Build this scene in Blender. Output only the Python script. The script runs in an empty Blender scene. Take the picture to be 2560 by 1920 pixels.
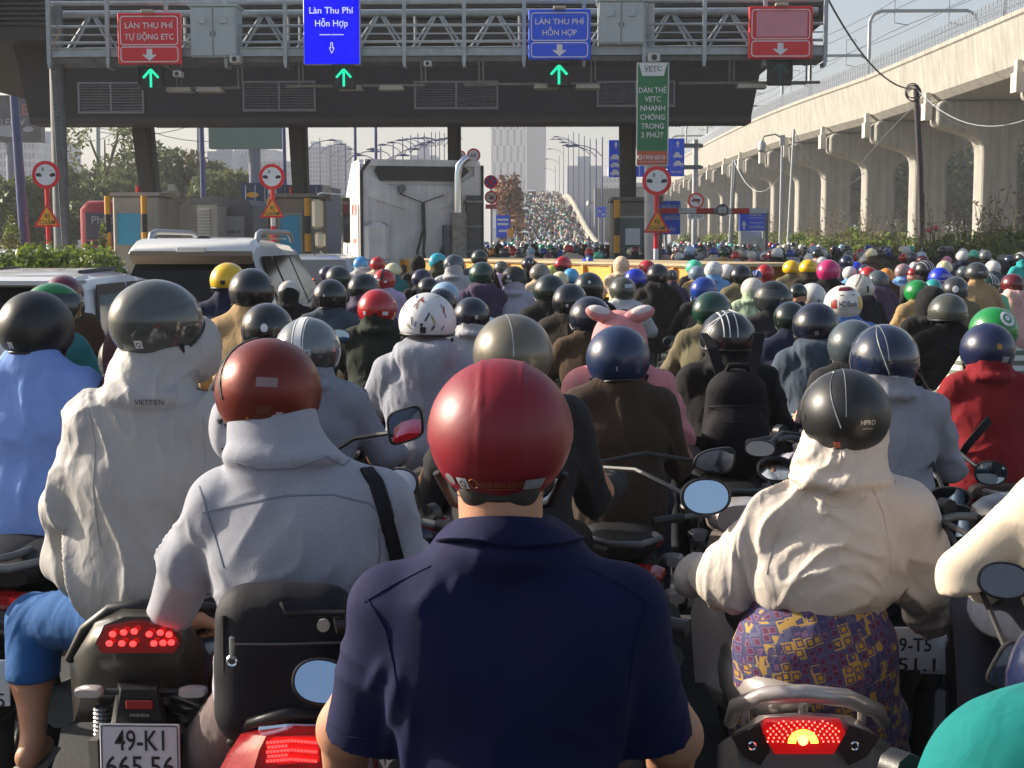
import bpy, math, random
import numpy as np
from mathutils import Vector, Matrix, Quaternion
R = math.radians
rng = random.Random(7)
nrg = np.random.default_rng(11)
S = bpy.context.scene
COL = S.collection

# ------------------------------------------------------------ camera
FPX, CX0, CY0 = 3690.0, 1280.0, 960.0
PITCH = math.atan(360 / FPX); YAW = math.atan(109 / FPX * math.cos(PITCH))
CAM = Vector((0, 0, 1.8))
cp, sp, cy_, sy_ = math.cos(PITCH), math.sin(PITCH), math.cos(YAW), math.sin(YAW)
FWD = Vector((-sy_ * cp, cy_ * cp, -sp)); RGT = Vector((cy_, sy_, 0)); UPV = Vector((-sy_ * sp, cy_ * sp, cp))
cd = bpy.data.cameras.new('camera'); cam = bpy.data.objects.new('camera', cd); COL.objects.link(cam)
cd.sensor_width = 36; cd.lens = FPX / 2560 * 36; cd.clip_start = 0.05; cd.clip_end = 6000
cam.location = CAM
cam.rotation_euler = (R(90) - PITCH, 0, YAW)
S.camera = cam

# ------------------------------------------------------------ sky, sun, exposure
SUN = Vector((-0.87, 0.30, 0.40)).normalized()
w = bpy.data.worlds.new('World'); S.world = w; w.use_nodes = True
nt = w.node_tree; nt.nodes.clear()
sk = nt.nodes.new('ShaderNodeTexSky'); sk.sky_type = 'NISHITA'; sk.sun_disc = False
sk.sun_elevation = math.asin(SUN.z); sk.sun_rotation = math.atan2(SUN.x, SUN.y)
sk.air_density = 0.9; sk.dust_density = 3.2; sk.ozone_density = 1.0; sk.altitude = 0
bg = nt.nodes.new('ShaderNodeBackground'); bg.inputs[1].default_value = 0.10
wo = nt.nodes.new('ShaderNodeOutputWorld')
nt.links.new(sk.outputs[0], bg.inputs[0]); nt.links.new(bg.outputs[0], wo.inputs[0])
sl = bpy.data.lights.new('sun', 'SUN'); sl.energy = 4.9; sl.angle = R(0.6); sl.color = (1.0, 0.90, 0.76)
so = bpy.data.objects.new('sun', sl); COL.objects.link(so); so.rotation_mode = 'QUATERNION'
so.rotation_quaternion = SUN.to_track_quat('Z', 'Y'); so.location = (-40, 10, 60)
S.view_settings.view_transform = 'Standard'; S.view_settings.look = 'None'
S.view_settings.exposure = 0.85; S.view_settings.gamma = 1.0; S.view_settings.use_curve_mapping = False
S.cycles.max_bounces = 6; S.cycles.volume_bounces = 0; S.cycles.use_denoising = True
S.cycles.transparent_max_bounces = 8; S.cycles.caustics_reflective = False; S.cycles.caustics_refractive = False

def W(px, py, Y):
    "world point at photo pixel (2560x1920 frame) whose world y is Y"
    d = FWD + RGT * ((px - CX0) / FPX) + UPV * ((CY0 - py) / FPX)
    return CAM + d * (Y / d.y)
K = 2560 / 2212
def D(dx, dy, Y):
    return W(dx * K, dy * K, Y)

# ------------------------------------------------------------ materials
MATS = {}
def mat(name, col, rough=0.6, metal=0.0, var=0.0, vscale=3.0, bump=0.0, bscale=20.0, coat=0.0, emit=None, estr=1.0,
        streak=0.0, sheen=0.0, spec=0.5, crumple=0.0, stretch=None, dark=None, coord='Object', sss=0.0, fold=0.0, speck=0.0):
    if name in MATS: return MATS[name]
    m = bpy.data.materials.new(name); m.use_nodes = True; n = m.node_tree.nodes; L = m.node_tree.links
    b = n['Principled BSDF']
    b.inputs['Base Color'].default_value = (*col, 1); b.inputs['Roughness'].default_value = rough
    b.inputs['Metallic'].default_value = metal; b.inputs['Specular IOR Level'].default_value = spec
    if coat: b.inputs['Coat Weight'].default_value = coat; b.inputs['Coat Roughness'].default_value = 0.08
    if sheen: b.inputs['Sheen Weight'].default_value = sheen; b.inputs['Sheen Roughness'].default_value = 0.6
    if sss: b.inputs['Subsurface Weight'].default_value = sss; b.inputs['Subsurface Radius'].default_value = (0.02, 0.008, 0.004)
    if emit: b.inputs['Emission Color'].default_value = (*emit, 1); b.inputs['Emission Strength'].default_value = estr
    tc = n.new('ShaderNodeTexCoord') if (var or bump or streak or fold or speck or crumple) else None
    def vec(sc):
        mp = n.new('ShaderNodeMapping'); mp.inputs['Scale'].default_value = sc
        L.new(tc.outputs[coord], mp.inputs[0]); return mp.outputs[0]
    def mul(src, fac_out, lo, hi, f0=0.3, f1=0.7):
        rp = n.new('ShaderNodeMapRange'); rp.inputs[1].default_value = f0; rp.inputs[2].default_value = f1
        rp.inputs[3].default_value = lo; rp.inputs[4].default_value = hi; L.new(fac_out, rp.inputs[0])
        mx = n.new('ShaderNodeMix'); mx.data_type = 'RGBA'; mx.blend_type = 'MULTIPLY'; mx.inputs[0].default_value = 1
        if src is None: mx.inputs[6].default_value = (*col, 1)
        else: L.new(src, mx.inputs[6])
        L.new(rp.outputs[0], mx.inputs[7]); return mx.outputs[2]
    src = None
    if var:
        t = n.new('ShaderNodeTexNoise'); t.inputs['Scale'].default_value = vscale; t.inputs['Detail'].default_value = 6
        t.inputs['Roughness'].default_value = 0.65
        L.new(vec(stretch or (1, 1, 1)), t.inputs[0]); src = mul(src, t.outputs[0], 1 - var, 1 + var * 0.6)
    if speck:
        t = n.new('ShaderNodeTexNoise'); t.inputs['Scale'].default_value = 260; t.inputs['Detail'].default_value = 2
        L.new(vec((1, 1, 0.5)), t.inputs[0]); src = mul(src, t.outputs[0], 1 - speck, 1 + speck, 0.38, 0.62)
    if streak:
        t = n.new('ShaderNodeTexNoise'); t.inputs['Scale'].default_value = 1.0; t.inputs['Detail'].default_value = 5
        t.inputs['Roughness'].default_value = 0.7
        L.new(vec((2.6, 2.6, 0.16)), t.inputs[0]); src = mul(src, t.outputs[0], 1 - streak, 1.05, 0.36, 0.62)
    if src is not None: L.new(src, b.inputs['Base Color'])
    nrm = None
    if fold:
        t = n.new('ShaderNodeTexNoise'); t.inputs['Scale'].default_value = 1; t.inputs['Detail'].default_value = 3
        t.inputs['Distortion'].default_value = 1.3
        L.new(vec((8, 8, 3.4)), t.inputs[0])
        bp = n.new('ShaderNodeBump'); bp.inputs['Strength'].default_value = fold; bp.inputs['Distance'].default_value = 0.025
        L.new(t.outputs[0], bp.inputs['Height']); nrm = bp.outputs[0]
    if crumple:
        dn = n.new('ShaderNodeTexNoise'); dn.inputs['Scale'].default_value = 7; L.new(tc.outputs[coord], dn.inputs[0])
        ad = n.new('ShaderNodeMix'); ad.data_type = 'VECTOR'; ad.inputs[0].default_value = .12; L.new(tc.outputs[coord], ad.inputs[4]); L.new(dn.outputs['Color'], ad.inputs[5])
        mp = n.new('ShaderNodeMapping'); mp.inputs['Scale'].default_value = (15, 15, 7); L.new(ad.outputs[1], mp.inputs[0])
        t = n.new('ShaderNodeTexVoronoi'); t.inputs['Scale'].default_value = 1; t.inputs['Detail'].default_value = 1.5; L.new(mp.outputs[0], t.inputs[0])
        bp = n.new('ShaderNodeBump'); bp.inputs['Strength'].default_value = crumple; bp.inputs['Distance'].default_value = 0.02
        L.new(t.outputs['Distance'], bp.inputs['Height'])
        if nrm is not None: L.new(nrm, bp.inputs['Normal'])
        nrm = bp.outputs[0]
    if bump:
        t = n.new('ShaderNodeTexNoise'); t.inputs['Scale'].default_value = bscale; t.inputs['Detail'].default_value = 4
        L.new(vec(stretch or (1, 1, 1)), t.inputs[0])
        bp = n.new('ShaderNodeBump'); bp.inputs['Strength'].default_value = bump; bp.inputs['Distance'].default_value = 0.02
        L.new(t.outputs[0], bp.inputs['Height'])
        if nrm is not None: L.new(nrm, bp.inputs['Normal'])
        nrm = bp.outputs[0]
    if nrm is not None: L.new(nrm, b.inputs['Normal'])
    MATS[name] = m
    return m
def leafy(m, amount=0.35):
    "thin leaves let some sun through"
    n, L = m.node_tree.nodes, m.node_tree.links; b = n['Principled BSDF']; out = n['Material Output']
    tr = n.new('ShaderNodeBsdfTranslucent'); mx = n.new('ShaderNodeMixShader'); mx.inputs[0].default_value = amount
    if b.inputs['Base Color'].links: L.new(b.inputs['Base Color'].links[0].from_socket, tr.inputs[0])
    else: tr.inputs[0].default_value = b.inputs['Base Color'].default_value
    L.new(b.outputs[0], mx.inputs[1]); L.new(tr.outputs[0], mx.inputs[2]); L.new(mx.outputs[0], out.inputs[0]); return m
def lin(r, g, b):
    f = lambda c: (c / 255 / 12.92) if c / 255 <= 0.04045 else ((c / 255 + 0.055) / 1.055) ** 2.4
    return (f(r), f(g), f(b))
def cloth(name, rgb, fold=0.25, sheen=0.04, speck=0.0, rough=0.85):
    return mat('cloth_' + name, lin(*rgb), rough, sheen=sheen, spec=.22, bump=0.10, bscale=700, fold=fold, crumple=.22, var=0.08, vscale=8, speck=speck)
def shell(name, rgb, rough=0.28, coat=0.5, metal=0.0):
    return mat('shell_' + name, lin(*rgb), rough, metal=metal, coat=coat, var=0.10, vscale=14, bump=0.02, bscale=60)

# ------------------------------------------------------------ mesh builder
class MB:
    def __init__(s): s.v = []; s.f = []; s.m = []
    def add(s, vs, fs, mi=0):
        o = len(s.v); s.v += [tuple(v) for v in vs]; s.f += [tuple(i + o for i in f) for f in fs]; s.m += [mi] * len(fs); return s
    def box(s, c, d, mi=0, M=None, top=1.0):
        x, y, z = d[0] / 2, d[1] / 2, d[2] / 2; t = top
        vs = [(-x, -y, -z), (x, -y, -z), (x, y, -z), (-x, y, -z), (-x * t, -y * t, z), (x * t, -y * t, z), (x * t, y * t, z), (-x * t, y * t, z)]
        if M is not None: vs = [M @ Vector(v) for v in vs]
        vs = [(v[0] + c[0], v[1] + c[1], v[2] + c[2]) for v in vs]
        return s.add(vs, [(0, 3, 2, 1), (4, 5, 6, 7), (0, 1, 5, 4), (1, 2, 6, 5), (2, 3, 7, 6), (3, 0, 4, 7)], mi)
    def bb(s, x0, x1, y0, y1, z0, z1, mi=0): return s.box(((x0 + x1) / 2, (y0 + y1) / 2, (z0 + z1) / 2), (abs(x1 - x0), abs(y1 - y0), abs(z1 - z0)), mi)
    def cbox(s, c, d, b=0.01, mi=0, M=None):
        "chamfered box"
        x, y, z = d[0] / 2, d[1] / 2, d[2] / 2
        def ring(zz, ins):
            X, Y = x - ins, y - ins; q = b
            return [(-X + q, -Y, zz), (X - q, -Y, zz), (X, -Y + q, zz), (X, Y - q, zz), (X - q, Y, zz), (-X + q, Y, zz), (-X, Y - q, zz), (-X, -Y + q, zz)]
        vs = ring(-z, b) + ring(-z + b, 0) + ring(z - b, 0) + ring(z, b)
        fs = [tuple(range(7, -1, -1)), tuple(range(24, 32))]
        for k in range(3):
            for i in range(8): j = (i + 1) % 8; fs.append((k * 8 + i, k * 8 + j, k * 8 + 8 + j, k * 8 + 8 + i))
        if M is not None: vs = [M @ Vector(v) for v in vs]
        return s.add([(v[0] + c[0], v[1] + c[1], v[2] + c[2]) for v in vs], fs, mi)
    def loft(s, rings, mi=0, cap=True, closed=True):
        n = len(rings[0]); vs = [p for r in rings for p in r]; fs = []
        for k in range(len(rings) - 1):
            for i in range(n if closed else n - 1):
                j = (i + 1) % n; fs.append((k * n + i, k * n + j, (k + 1) * n + j, (k + 1) * n + i))
        if cap: fs += [tuple(range(n - 1, -1, -1)), tuple((len(rings) - 1) * n + i for i in range(n))]
        return s.add(vs, fs, mi)
    def path(s, pts, r, n=8, mi=0, cap=True):
        pts = [Vector(p) for p in pts]; rs = r if isinstance(r, (list, tuple)) else [r] * len(pts); rings = []
        ref = None
        for i, p in enumerate(pts):
            t = (pts[min(i + 1, len(pts) - 1)] - pts[max(i - 1, 0)]).normalized()
            if ref is None: ref = Vector((0, 0, 1)) if abs(t.z) < 0.9 else Vector((1, 0, 0))
            u = t.cross(ref).normalized(); v = u.cross(t).normalized(); ref = v
            rings.append([p + (u * math.cos(2 * math.pi * k / n) + v * math.sin(2 * math.pi * k / n)) * rs[i] for k in range(n)])
        # orientation
        return s.loft([list(reversed(q)) for q in rings], mi, cap)
    def tube(s, a, b, r, r2=None, n=8, mi=0): return s.path([a, b], [r, r if r2 is None else r2], n, mi)
    def prism(s, pts, dv, mi=0):
        n = len(pts); dv = Vector(dv); pts = [Vector(p) for p in pts]
        vs = pts + [p + dv for p in pts]; nn = Vector((0, 0, 0))
        for i in range(n): nn += pts[i].cross(pts[(i + 1) % n])
        fl = nn.dot(dv) > 0
        fs = [tuple(range(n)), tuple(range(2 * n - 1, n - 1, -1))] + [((i + 1) % n, i, n + i, n + (i + 1) % n) for i in range(n)]
        if fl: fs = [tuple(reversed(f)) for f in fs]
        return s.add(vs, fs, mi)
    def ring(s, c, R_, r, axis='x', n=28, k=8, mi=0):
        vs = []; fs = []
        for i in range(n):
            a = 2 * math.pi * i / n
            for j in range(k):
                b = 2 * math.pi * j / k; rr = R_ + r * math.cos(b); h = r * math.sin(b)
                p = {'x': (h, rr * math.cos(a), rr * math.sin(a)), 'y': (rr * math.cos(a), h, rr * math.sin(a)), 'z': (rr * math.cos(a), rr * math.sin(a), h)}[axis]
                vs.append((p[0] + c[0], p[1] + c[1], p[2] + c[2]))
        for i in range(n):
            for j in range(k):
                a, b = i * k + j, i * k + (j + 1) % k; a2, b2 = ((i + 1) % n) * k + j, ((i + 1) % n) * k + (j + 1) % k
                f = (a, b, b2, a2); fs.append(f if axis != 'y' else tuple(reversed(f)))
        return s.add(vs, fs, mi)
    def disc(s, c, r, dy=0.02, n=28, mi=0, rx=None):
        "round plate facing -Y"
        rx = rx or r
        return s.prism([(c[0] + rx * math.cos(2 * math.pi * i / n), c[1], c[2] + r * math.sin(2 * math.pi * i / n)) for i in range(n)], (0, dy, 0), mi)
    def text(s, t, c, h, mi=0, M=None, wid=None, depth=0.004):
        "lettering in the XZ plane, facing -Y, centred on c; h = capital height"
        vs, fs, (x0, x1) = text_mesh(t)
        sc = h / 0.73; sx = sc if wid is None else wid / max(1e-6, x1 - x0)
        out = []
        for x, y in vs:
            p = Vector(((x - (x0 + x1) / 2) * sx, 0, (y - 0.365) * sc))
            if M is not None: p = M @ p
            out.append((p.x + c[0], p.y + c[1], p.z + c[2]))
        return s.add(out, fs, mi)
    def mesh(s, name, mats, smooth=None):
        me = bpy.data.meshes.new(name); me.from_pydata(s.v, [], s.f)
        for m in (mats if isinstance(mats, (list, tuple)) else [mats]): me.materials.append(m)
        me.polygons.foreach_set('material_index', np.array(s.m, dtype=np.int32))
        if smooth is not None:
            me.polygons.foreach_set('use_smooth', np.ones(len(me.polygons), dtype=bool)); me.set_sharp_from_angle(angle=R(smooth))
        me.update(); return me
    def build(s, name, mats, parent=None, smooth=None, origin=None, **kw):
        if origin is not None: s.v = [(v[0] - origin[0], v[1] - origin[1], v[2] - origin[2]) for v in s.v]
        o = ob(name, s.mesh(name, mats, smooth), parent, **kw)
        return o
TX = {}
def text_mesh(t):
    if t in TX: return TX[t]
    c = bpy.data.curves.new('t', 'FONT'); c.body = t; c.resolution_u = 3; c.offset = 0.009
    o = bpy.data.objects.new('t', c); me = bpy.data.meshes.new_from_object(o)
    vs = [(v.co.x, v.co.y) for v in me.vertices]
    fs = [tuple(p.vertices) for p in me.polygons]
    # face them towards -Y once mapped (x, 0, y)
    bpy.data.objects.remove(o); bpy.data.curves.remove(c); bpy.data.meshes.remove(me)
    xs = [v[0] for v in vs] or [0, 1]
    TX[t] = (vs, fs, (min(xs), max(xs))); return TX[t]
def ob(name, data, parent=None, loc=None, rot=None, **kw):
    o = bpy.data.objects.new(name, data); COL.objects.link(o)
    if parent is not None: o.parent = parent
    if loc is not None: o.location = loc
    if rot is not None: o.rotation_euler = rot
    tag(o, **kw); return o
def tag(o, label=None, cat=None, group=None, kind=None):
    if label: o['label'] = label
    if cat: o['category'] = cat
    if group: o['group'] = group
    if kind: o['kind'] = kind
    return o
def thing(name, loc, label, cat, group=None, rz=0.0):
    return ob(name, None, None, loc, (0, 0, rz), label=label, cat=cat, group=group)
def rz(a): return Matrix.Rotation(a, 3, 'Z')
def noise3(p, seed=0):
    "smooth value noise on an (n,3) array"
    p = np.asarray(p, dtype=np.float64); i = np.floor(p).astype(np.int64); f = p - i; f = f * f * (3 - 2 * f)
    def h(a, b, c):
        n = (a * 374761393 + b * 668265263 + c * 2147483647 + seed * 974634777) & 0xffffffff
        n = ((n ^ (n >> 13)) * 1274126177) & 0xffffffff
        return ((n ^ (n >> 16)) & 0xffff) / 65535.0
    r = 0
    for dx in (0, 1):
        for dy in (0, 1):
            for dz in (0, 1):
                wgt = (f[:, 0] if dx else 1 - f[:, 0]) * (f[:, 1] if dy else 1 - f[:, 1]) * (f[:, 2] if dz else 1 - f[:, 2])
                r = r + wgt * h(i[:, 0] + dx, i[:, 1] + dy, i[:, 2] + dz)
    return r
# ============================================================ SETTING
M_ASPH = mat('asphalt', (0.055, 0.055, 0.058), 0.9, var=0.35, vscale=1.5, bump=0.3, bscale=150)
M_SOIL = mat('dry soil', (0.16, 0.13, 0.08), 0.95, var=0.4, vscale=0.8, bump=0.4, bscale=6)
M_CONC = mat('viaduct concrete', (0.37, 0.355, 0.315), 0.85, var=0.14, vscale=0.7, streak=0.28, bump=0.12, bscale=14)
M_CONC2 = mat('grey concrete', (0.36, 0.35, 0.32), 0.85, var=0.2, vscale=1.2, streak=0.2, bump=0.15, bscale=14)
M_WHITE = mat('white paint', (0.78, 0.78, 0.76), 0.45, var=0.08, vscale=4)
M_BLACK = mat('black plastic', (0.016, 0.016, 0.018), 0.45, var=0.2, vscale=30, bump=0.05, bscale=200)
M_STEEL = mat('galvanised steel', (0.40, 0.44, 0.46), 0.45, metal=0.35, var=0.2, vscale=5)
M_STEELD = mat('dull steel', (0.17, 0.185, 0.195), 0.55, metal=0.3, var=0.3, vscale=3, streak=0.25)
M_RED = mat('sign red', lin(222, 24, 40), 0.4, var=0.06, vscale=5)
M_BLUE = mat('sign blue', lin(4, 84, 240), 0.4, var=0.06, vscale=5)
M_YEL = mat('sign yellow', lin(235, 165, 40), 0.45, var=0.08, vscale=6)
M_SWHITE = mat('sign white', (0.75, 0.76, 0.77), 0.4, var=0.04, vscale=6)
M_BLK = mat('sign black', (0.02, 0.02, 0.025), 0.5)
M_LEAF = mat('leaf green', (0.11, 0.15, 0.045), 0.55, var=0.5, vscale=1.4, spec=0.4)
M_LEAFB = mat('bright leaf', (0.20, 0.27, 0.045), 0.5, var=0.45, vscale=2.5, spec=0.4)
M_LEAFD = mat('dark leaf', (0.05, 0.075, 0.036), 0.6, var=0.45, vscale=0.9, spec=0.35)
M_LEAFY = mat('dry leaf', (0.17, 0.15, 0.05), 0.7, var=0.4, vscale=2)
for m_ in (M_LEAF, M_LEAFB, M_LEAFD, M_LEAFY): leafy(m_)
M_BARK = mat('bark', (0.16, 0.13, 0.10), 0.9, var=0.3, vscale=6, bump=0.4, bscale=20)
M_LPOLE = mat('blue lamp pole', lin(58, 72, 128), 0.4, var=0.1, vscale=3)
M_GLASSD = mat('dark glass', (0.006, 0.007, 0.008), 0.06, spec=0.25)

g = MB(); g.bb(-1800, 1800, -200, 2600, -2.0, -0.02); g.build('ground', M_SOIL, kind='structure')
r = MB(); r.add([(-22, -60, 0), (10.5, -60, 0), (10.5, 700, 0), (-22, 700, 0)], [(0, 1, 2, 3)]); r.build('road', M_ASPH, kind='structure')
lm = MB()
for x in (-9.5, -5.9, -2.3, 1.3, 4.9):
    for k in range(40): lm.add([(x, k * 6.0, 0.004), (x + .14, k * 6.0, 0.004), (x + .14, k * 6 + 3.0, 0.004), (x, k * 6 + 3.0, 0.004)], [(0, 1, 2, 3)])
lm.build('road_markings', M_WHITE, kind='structure')
kb = MB(); kb.bb(10.5, 10.8, -60, 300, -0.02, 0.16); kb.bb(-22.3, -22, -60, 300, -0.02, 0.16); kb.build('kerb', M_CONC2, kind='structure')

# ---- bridge carrying the road over the river
def bz(d):
    t = min(1, max(0, (d - 118) / 142)); return 8.5 * t * t * (3 - 2 * t)
def bxr(d): return 3.75 - (d - 150) * 0.0207
def bxl(d): return -5.0 - (d - 150) * 0.021
bm_ = MB(); rings = []
ds = [118 + 6 * i for i in range(48)]
for d in ds: rings.append([(bxl(d) - .4, d, -0.6), (bxr(d) + .5, d, -0.6), (bxr(d) + .5, d, bz(d) + .006), (bxl(d) - .4, d, bz(d) + .006)])
bm_.loft(rings)
bm_.build('bridge_road', M_ASPH, kind='structure')
bp = MB()
M_PARA = mat('pale parapet', (0.40, 0.38, 0.32), 0.8, var=0.2, vscale=1)
for fx in (bxl, bxr):
    bp.loft([[(fx(d) - .22, d, bz(d)), (fx(d) + .22, d, bz(d)), (fx(d) + .13, d, bz(d) + 1.15), (fx(d) - .13, d, bz(d) + 1.15)] for d in ds])
wk = MB(); wk.loft([[(bxr(d) - 1.25, d, bz(d)), (bxr(d) - .23, d, bz(d)), (bxr(d) - .23, d, bz(d) + .18), (bxr(d) - 1.25, d, bz(d) + .18)] for d in ds]); wk.build('bridge_walkway', M_PARA, kind='structure')
o = bp.build('bridge_parapet', M_PARA); tag(o, 'pale concrete parapet climbing along the crowded bridge ramp', 'parapet')

# ---- elevated railway viaduct
VD = [(40, 31.0), (60, 29.4), (87, 27.0), (103, 25.3), (117, 23.9), (128, 22.6), (142, 21.4), (160, 20.4), (176, 19.9), (200, 19.4), (230, 19.1), (300, 18.8), (420, 18.6)]
def vx(d): return float(np.interp(d, [a for a, b in VD], [b for a, b in VD]))
def vz(d): return float(np.interp(d, [40, 87, 117, 420], [15.9, 15.1, 14.35, 14.3]))
sec = [(0, 0), (-.14, 0), (-.14, -.26), (-.02, -.36), (.30, -3.0), (.8, -3.45), (8.8, -3.45), (9.3, -3.0), (9.62, -.36), (9.74, -.26), (9.74, 0), (9.6, 0), (9.5, -1.1), (.1, -1.1)]
via = thing('railway_viaduct', (vx(117), 117, 0), 'pale concrete elevated railway viaduct on hammerhead piers beside the road', 'viaduct')
vo = (vx(117), 117, 0)
vs_ = [40 + 4 * i for i in range(96)]
# smooth the plan curve
def vxs(d): return sum(vx(d + k) for k in (-12, -6, 0, 6, 12)) / 5
gd = MB(); gd.loft([[(vxs(d) + a, d, vz(d) + b) for a, b in sec] for d in vs_]); gd.build('girder', M_CONC, via, origin=vo)
PIERS = [58, 73, 88, 103, 116, 128, 141, 152, 165, 177, 192, 207, 222, 238, 254, 272, 292]
def pier_mesh(H):
    pts = []
    half = [(1.25, -0.3), (1.25, H - 3.6), (1.30, H - 3.1), (1.48, H - 2.7), (1.85, H - 2.42), (4.35, H - 1.62), (4.35, H - 0.35), (4.1, H)]
    for x, z in half: pts.append((x, -1.1, z))
    for x, z in reversed(half): pts.append((-x, -1.1, z))
    m = MB(); m.prism(pts, (0, 2.2, 0)); return m.mesh('pier', M_CONC)
pms = {}
for d in PIERS:
    H = round(vz(d) - 3.5, 1)
    if H not in pms: pms[H] = pier_mesh(H)
    p = ob('pier', pms[H], via, (vxs(d) + 4.8 - vo[0], d - vo[1], 0))
    bv = p.modifiers.new('b', 'BEVEL'); bv.width = 0.26; bv.segments = 3; bv.limit_method = 'ANGLE'; bv.angle_limit = R(50)
    bk = MB(); x0 = vxs(d) - .12 - vo[0]
    bk.bb(x0 - .12, x0 + .35, d - vo[1] - .55, d - vo[1] + .55, H - 1.25, H - .12)
    bk.bb(x0 - .02, x0 + .3, d - vo[1] - .3, d - vo[1] + .3, H - .12, H + .6)
    bk.build('bearing_block', mat('bright concrete', (0.62, 0.58, 0.5), 0.8, var=0.1), via)
rl = MB(); d = 44.0
while d < 260:
    x, z = vxs(d), vz(d); h = 1.15
    rl.path([(x, d, z), (x, d, z + h * .8), (x, d + .09, z + h), (x, d + .26, z + h), (x, d + .35, z + h * .8), (x, d + .35, z)], .032, 4)
    d += .62
for hh in (.35, .75): rl.path([(vxs(a), a, vz(a) + hh) for a in range(44, 262, 3)], .022, 4)
o = rl.build('railing', mat('railing steel', (0.25, 0.28, 0.32), 0.5, metal=0.4), via, origin=vo, kind='stuff')
for d in (64, 92, 118, 146, 172, 200, 228, 256, 290):
    fr = MB(); x, z = vxs(d) - vo[0], vz(d); dd = d - vo[1]; h = 5.2
    fr.path([(x + .7, dd, z - 1.1), (x + .7, dd, z + h - .8), (x + 1.0, dd, z + h - .25), (x + 1.6, dd, z + h), (x + 8.2, dd, z + h), (x + 8.8, dd, z + h - .3), (x + 9.0, dd, z + h - .8), (x + 9.0, dd, z - 1.1)], .14, 8)
    for q in (2.6, 6.8):
        fr.path([(x + q, dd, z + h), (x + q, dd, z + h + 1.5), (x + q + .9, dd, z + h + 1.5), (x + q + .9, dd, z + h + 1.2)], .05, 6)
        fr.path([(x + q, dd, z + h), (x + q, dd, z + h - .9), (x + q + 1.1, dd, z + h - 1.1)], .045, 6)
    fr.build('catenary_mast', mat('mast grey', (0.27, 0.30, 0.34), 0.5, metal=0.3), via, smooth=40)
cw = MB()
for q, zz in ((2.9, 3.9), (7.1, 3.9), (2.9, 5.5), (7.1, 5.5), (3.6, 6.6)):
    pts = []
    for a in range(44, 292, 4): pts.append((vxs(a) + q, a, vz(a) + zz - .35 * abs(math.sin((a - 64) / 27 * math.pi))))
    cw.path(pts, .022, 4)
cw.build('contact_wire', M_BLACK, via, origin=vo)
for d in (80, 137, 188):
    pp = MB(); x, z = vxs(d) - vo[0], vz(d); pp.tube((x + 1.2, d - vo[1], z - 1), (x + 1.2, d - vo[1], z + 9.5), .16, .12); pp.build('tall_mast', M_STEEL, via, smooth=40)

# ============================================================ TOLL STATION
def rect(x0, x1, y0, y1, Y):
    a, b = W(x0, (y0 + y1) / 2, Y), W(x1, (y0 + y1) / 2, Y); c, e = W((x0 + x1) / 2, y1, Y), W((x0 + x1) / 2, y0, Y)
    return a.x, b.x, c.z, e.z
def pz(py, Y, px=1280): return W(px, py, Y).z
def pxx(px, Y, py=300): return W(px, py, Y).x

YB = 40.0
M_CAN = mat('canopy brown cladding', (0.020, 0.017, 0.013), 0.6, var=0.25, vscale=2)
M_NAVY = mat('canopy navy cladding', (0.014, 0.016, 0.026), 0.5, var=0.25, vscale=2)
M_RIB = mat('fascia rib', (0.024, 0.020, 0.020), 0.5, var=0.25, vscale=4)
M_LOUV = mat('louvre grey', (0.26, 0.27, 0.29), 0.5, metal=0.3, var=0.2, vscale=8)
can = thing('toll_canopy', (0, YB, 0), 'dark toll station canopy on leaning columns spanning the lanes', 'toll canopy')
xl, xr = pxx(62, YB), pxx(1880, YB)
zt, zb = pz(130, YB) + .2, pz(292, YB)
q = MB()
# deep lower bulkhead with raking ends: brown ends, navy middle
xm0, xm1 = pxx(197, YB), pxx(1690, YB)
for (a, b, a2, b2, mi) in ((pxx(40, YB), xm0, pxx(74, YB), xm0, 0), (xm0, xm1, xm0, xm1, 1), (xm1, pxx(1912, YB), xm1, pxx(1878, YB), 0)):
    q.prism([(a2, 0, zb), (b2, 0, zb), (b, 0, zt), (a, 0, zt)], (0, 1.2, 0), mi)
q.build('bulkhead', [M_CAN, M_NAVY], can)
q = MB(); q.bb(pxx(-420, YB), pxx(1960, YB), -1.2, 16, zt, zt + .35)
q.build('soffit', M_CAN, can)
q = MB()  # ribbed fascia above
za, zc = zt + .35, zt + 1.75
n = 11
for i in range(n):
    z0 = za + (zc - za) * i / n; h = (zc - za) / n
    q.prism([(-15.6, -1.2, z0), (-15.6, -1.32, z0 + h * .25), (-15.6, -1.32, z0 + h * .7), (-15.6, -1.2, z0 + h * .95)], (15.6 + pxx(2040, YB - 1), 0, 0), 0)
q.build('ribbed_fascia', M_RIB, can)
q = MB(); q.bb(-15.7, pxx(2050, YB - 1), -1.2, 16, za, zc + .2); q.build('roof', M_CAN, can)
q = MB(); q.bb(pxx(74, YB), pxx(1878, YB), -.02, 1.3, zb - .16, zb)
q.build('lower_trim', mat('trim brown', (0.05, 0.042, 0.038), 0.6), can)
q = MB()
for i in range(150):
    x = pxx(330, YB + 6) + i * .115; q.bb(x, x + .07, 6, 9, zb + .40, zb + .55)
q.build('roof_corrugation', M_CAN, can, kind='stuff')
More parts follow.
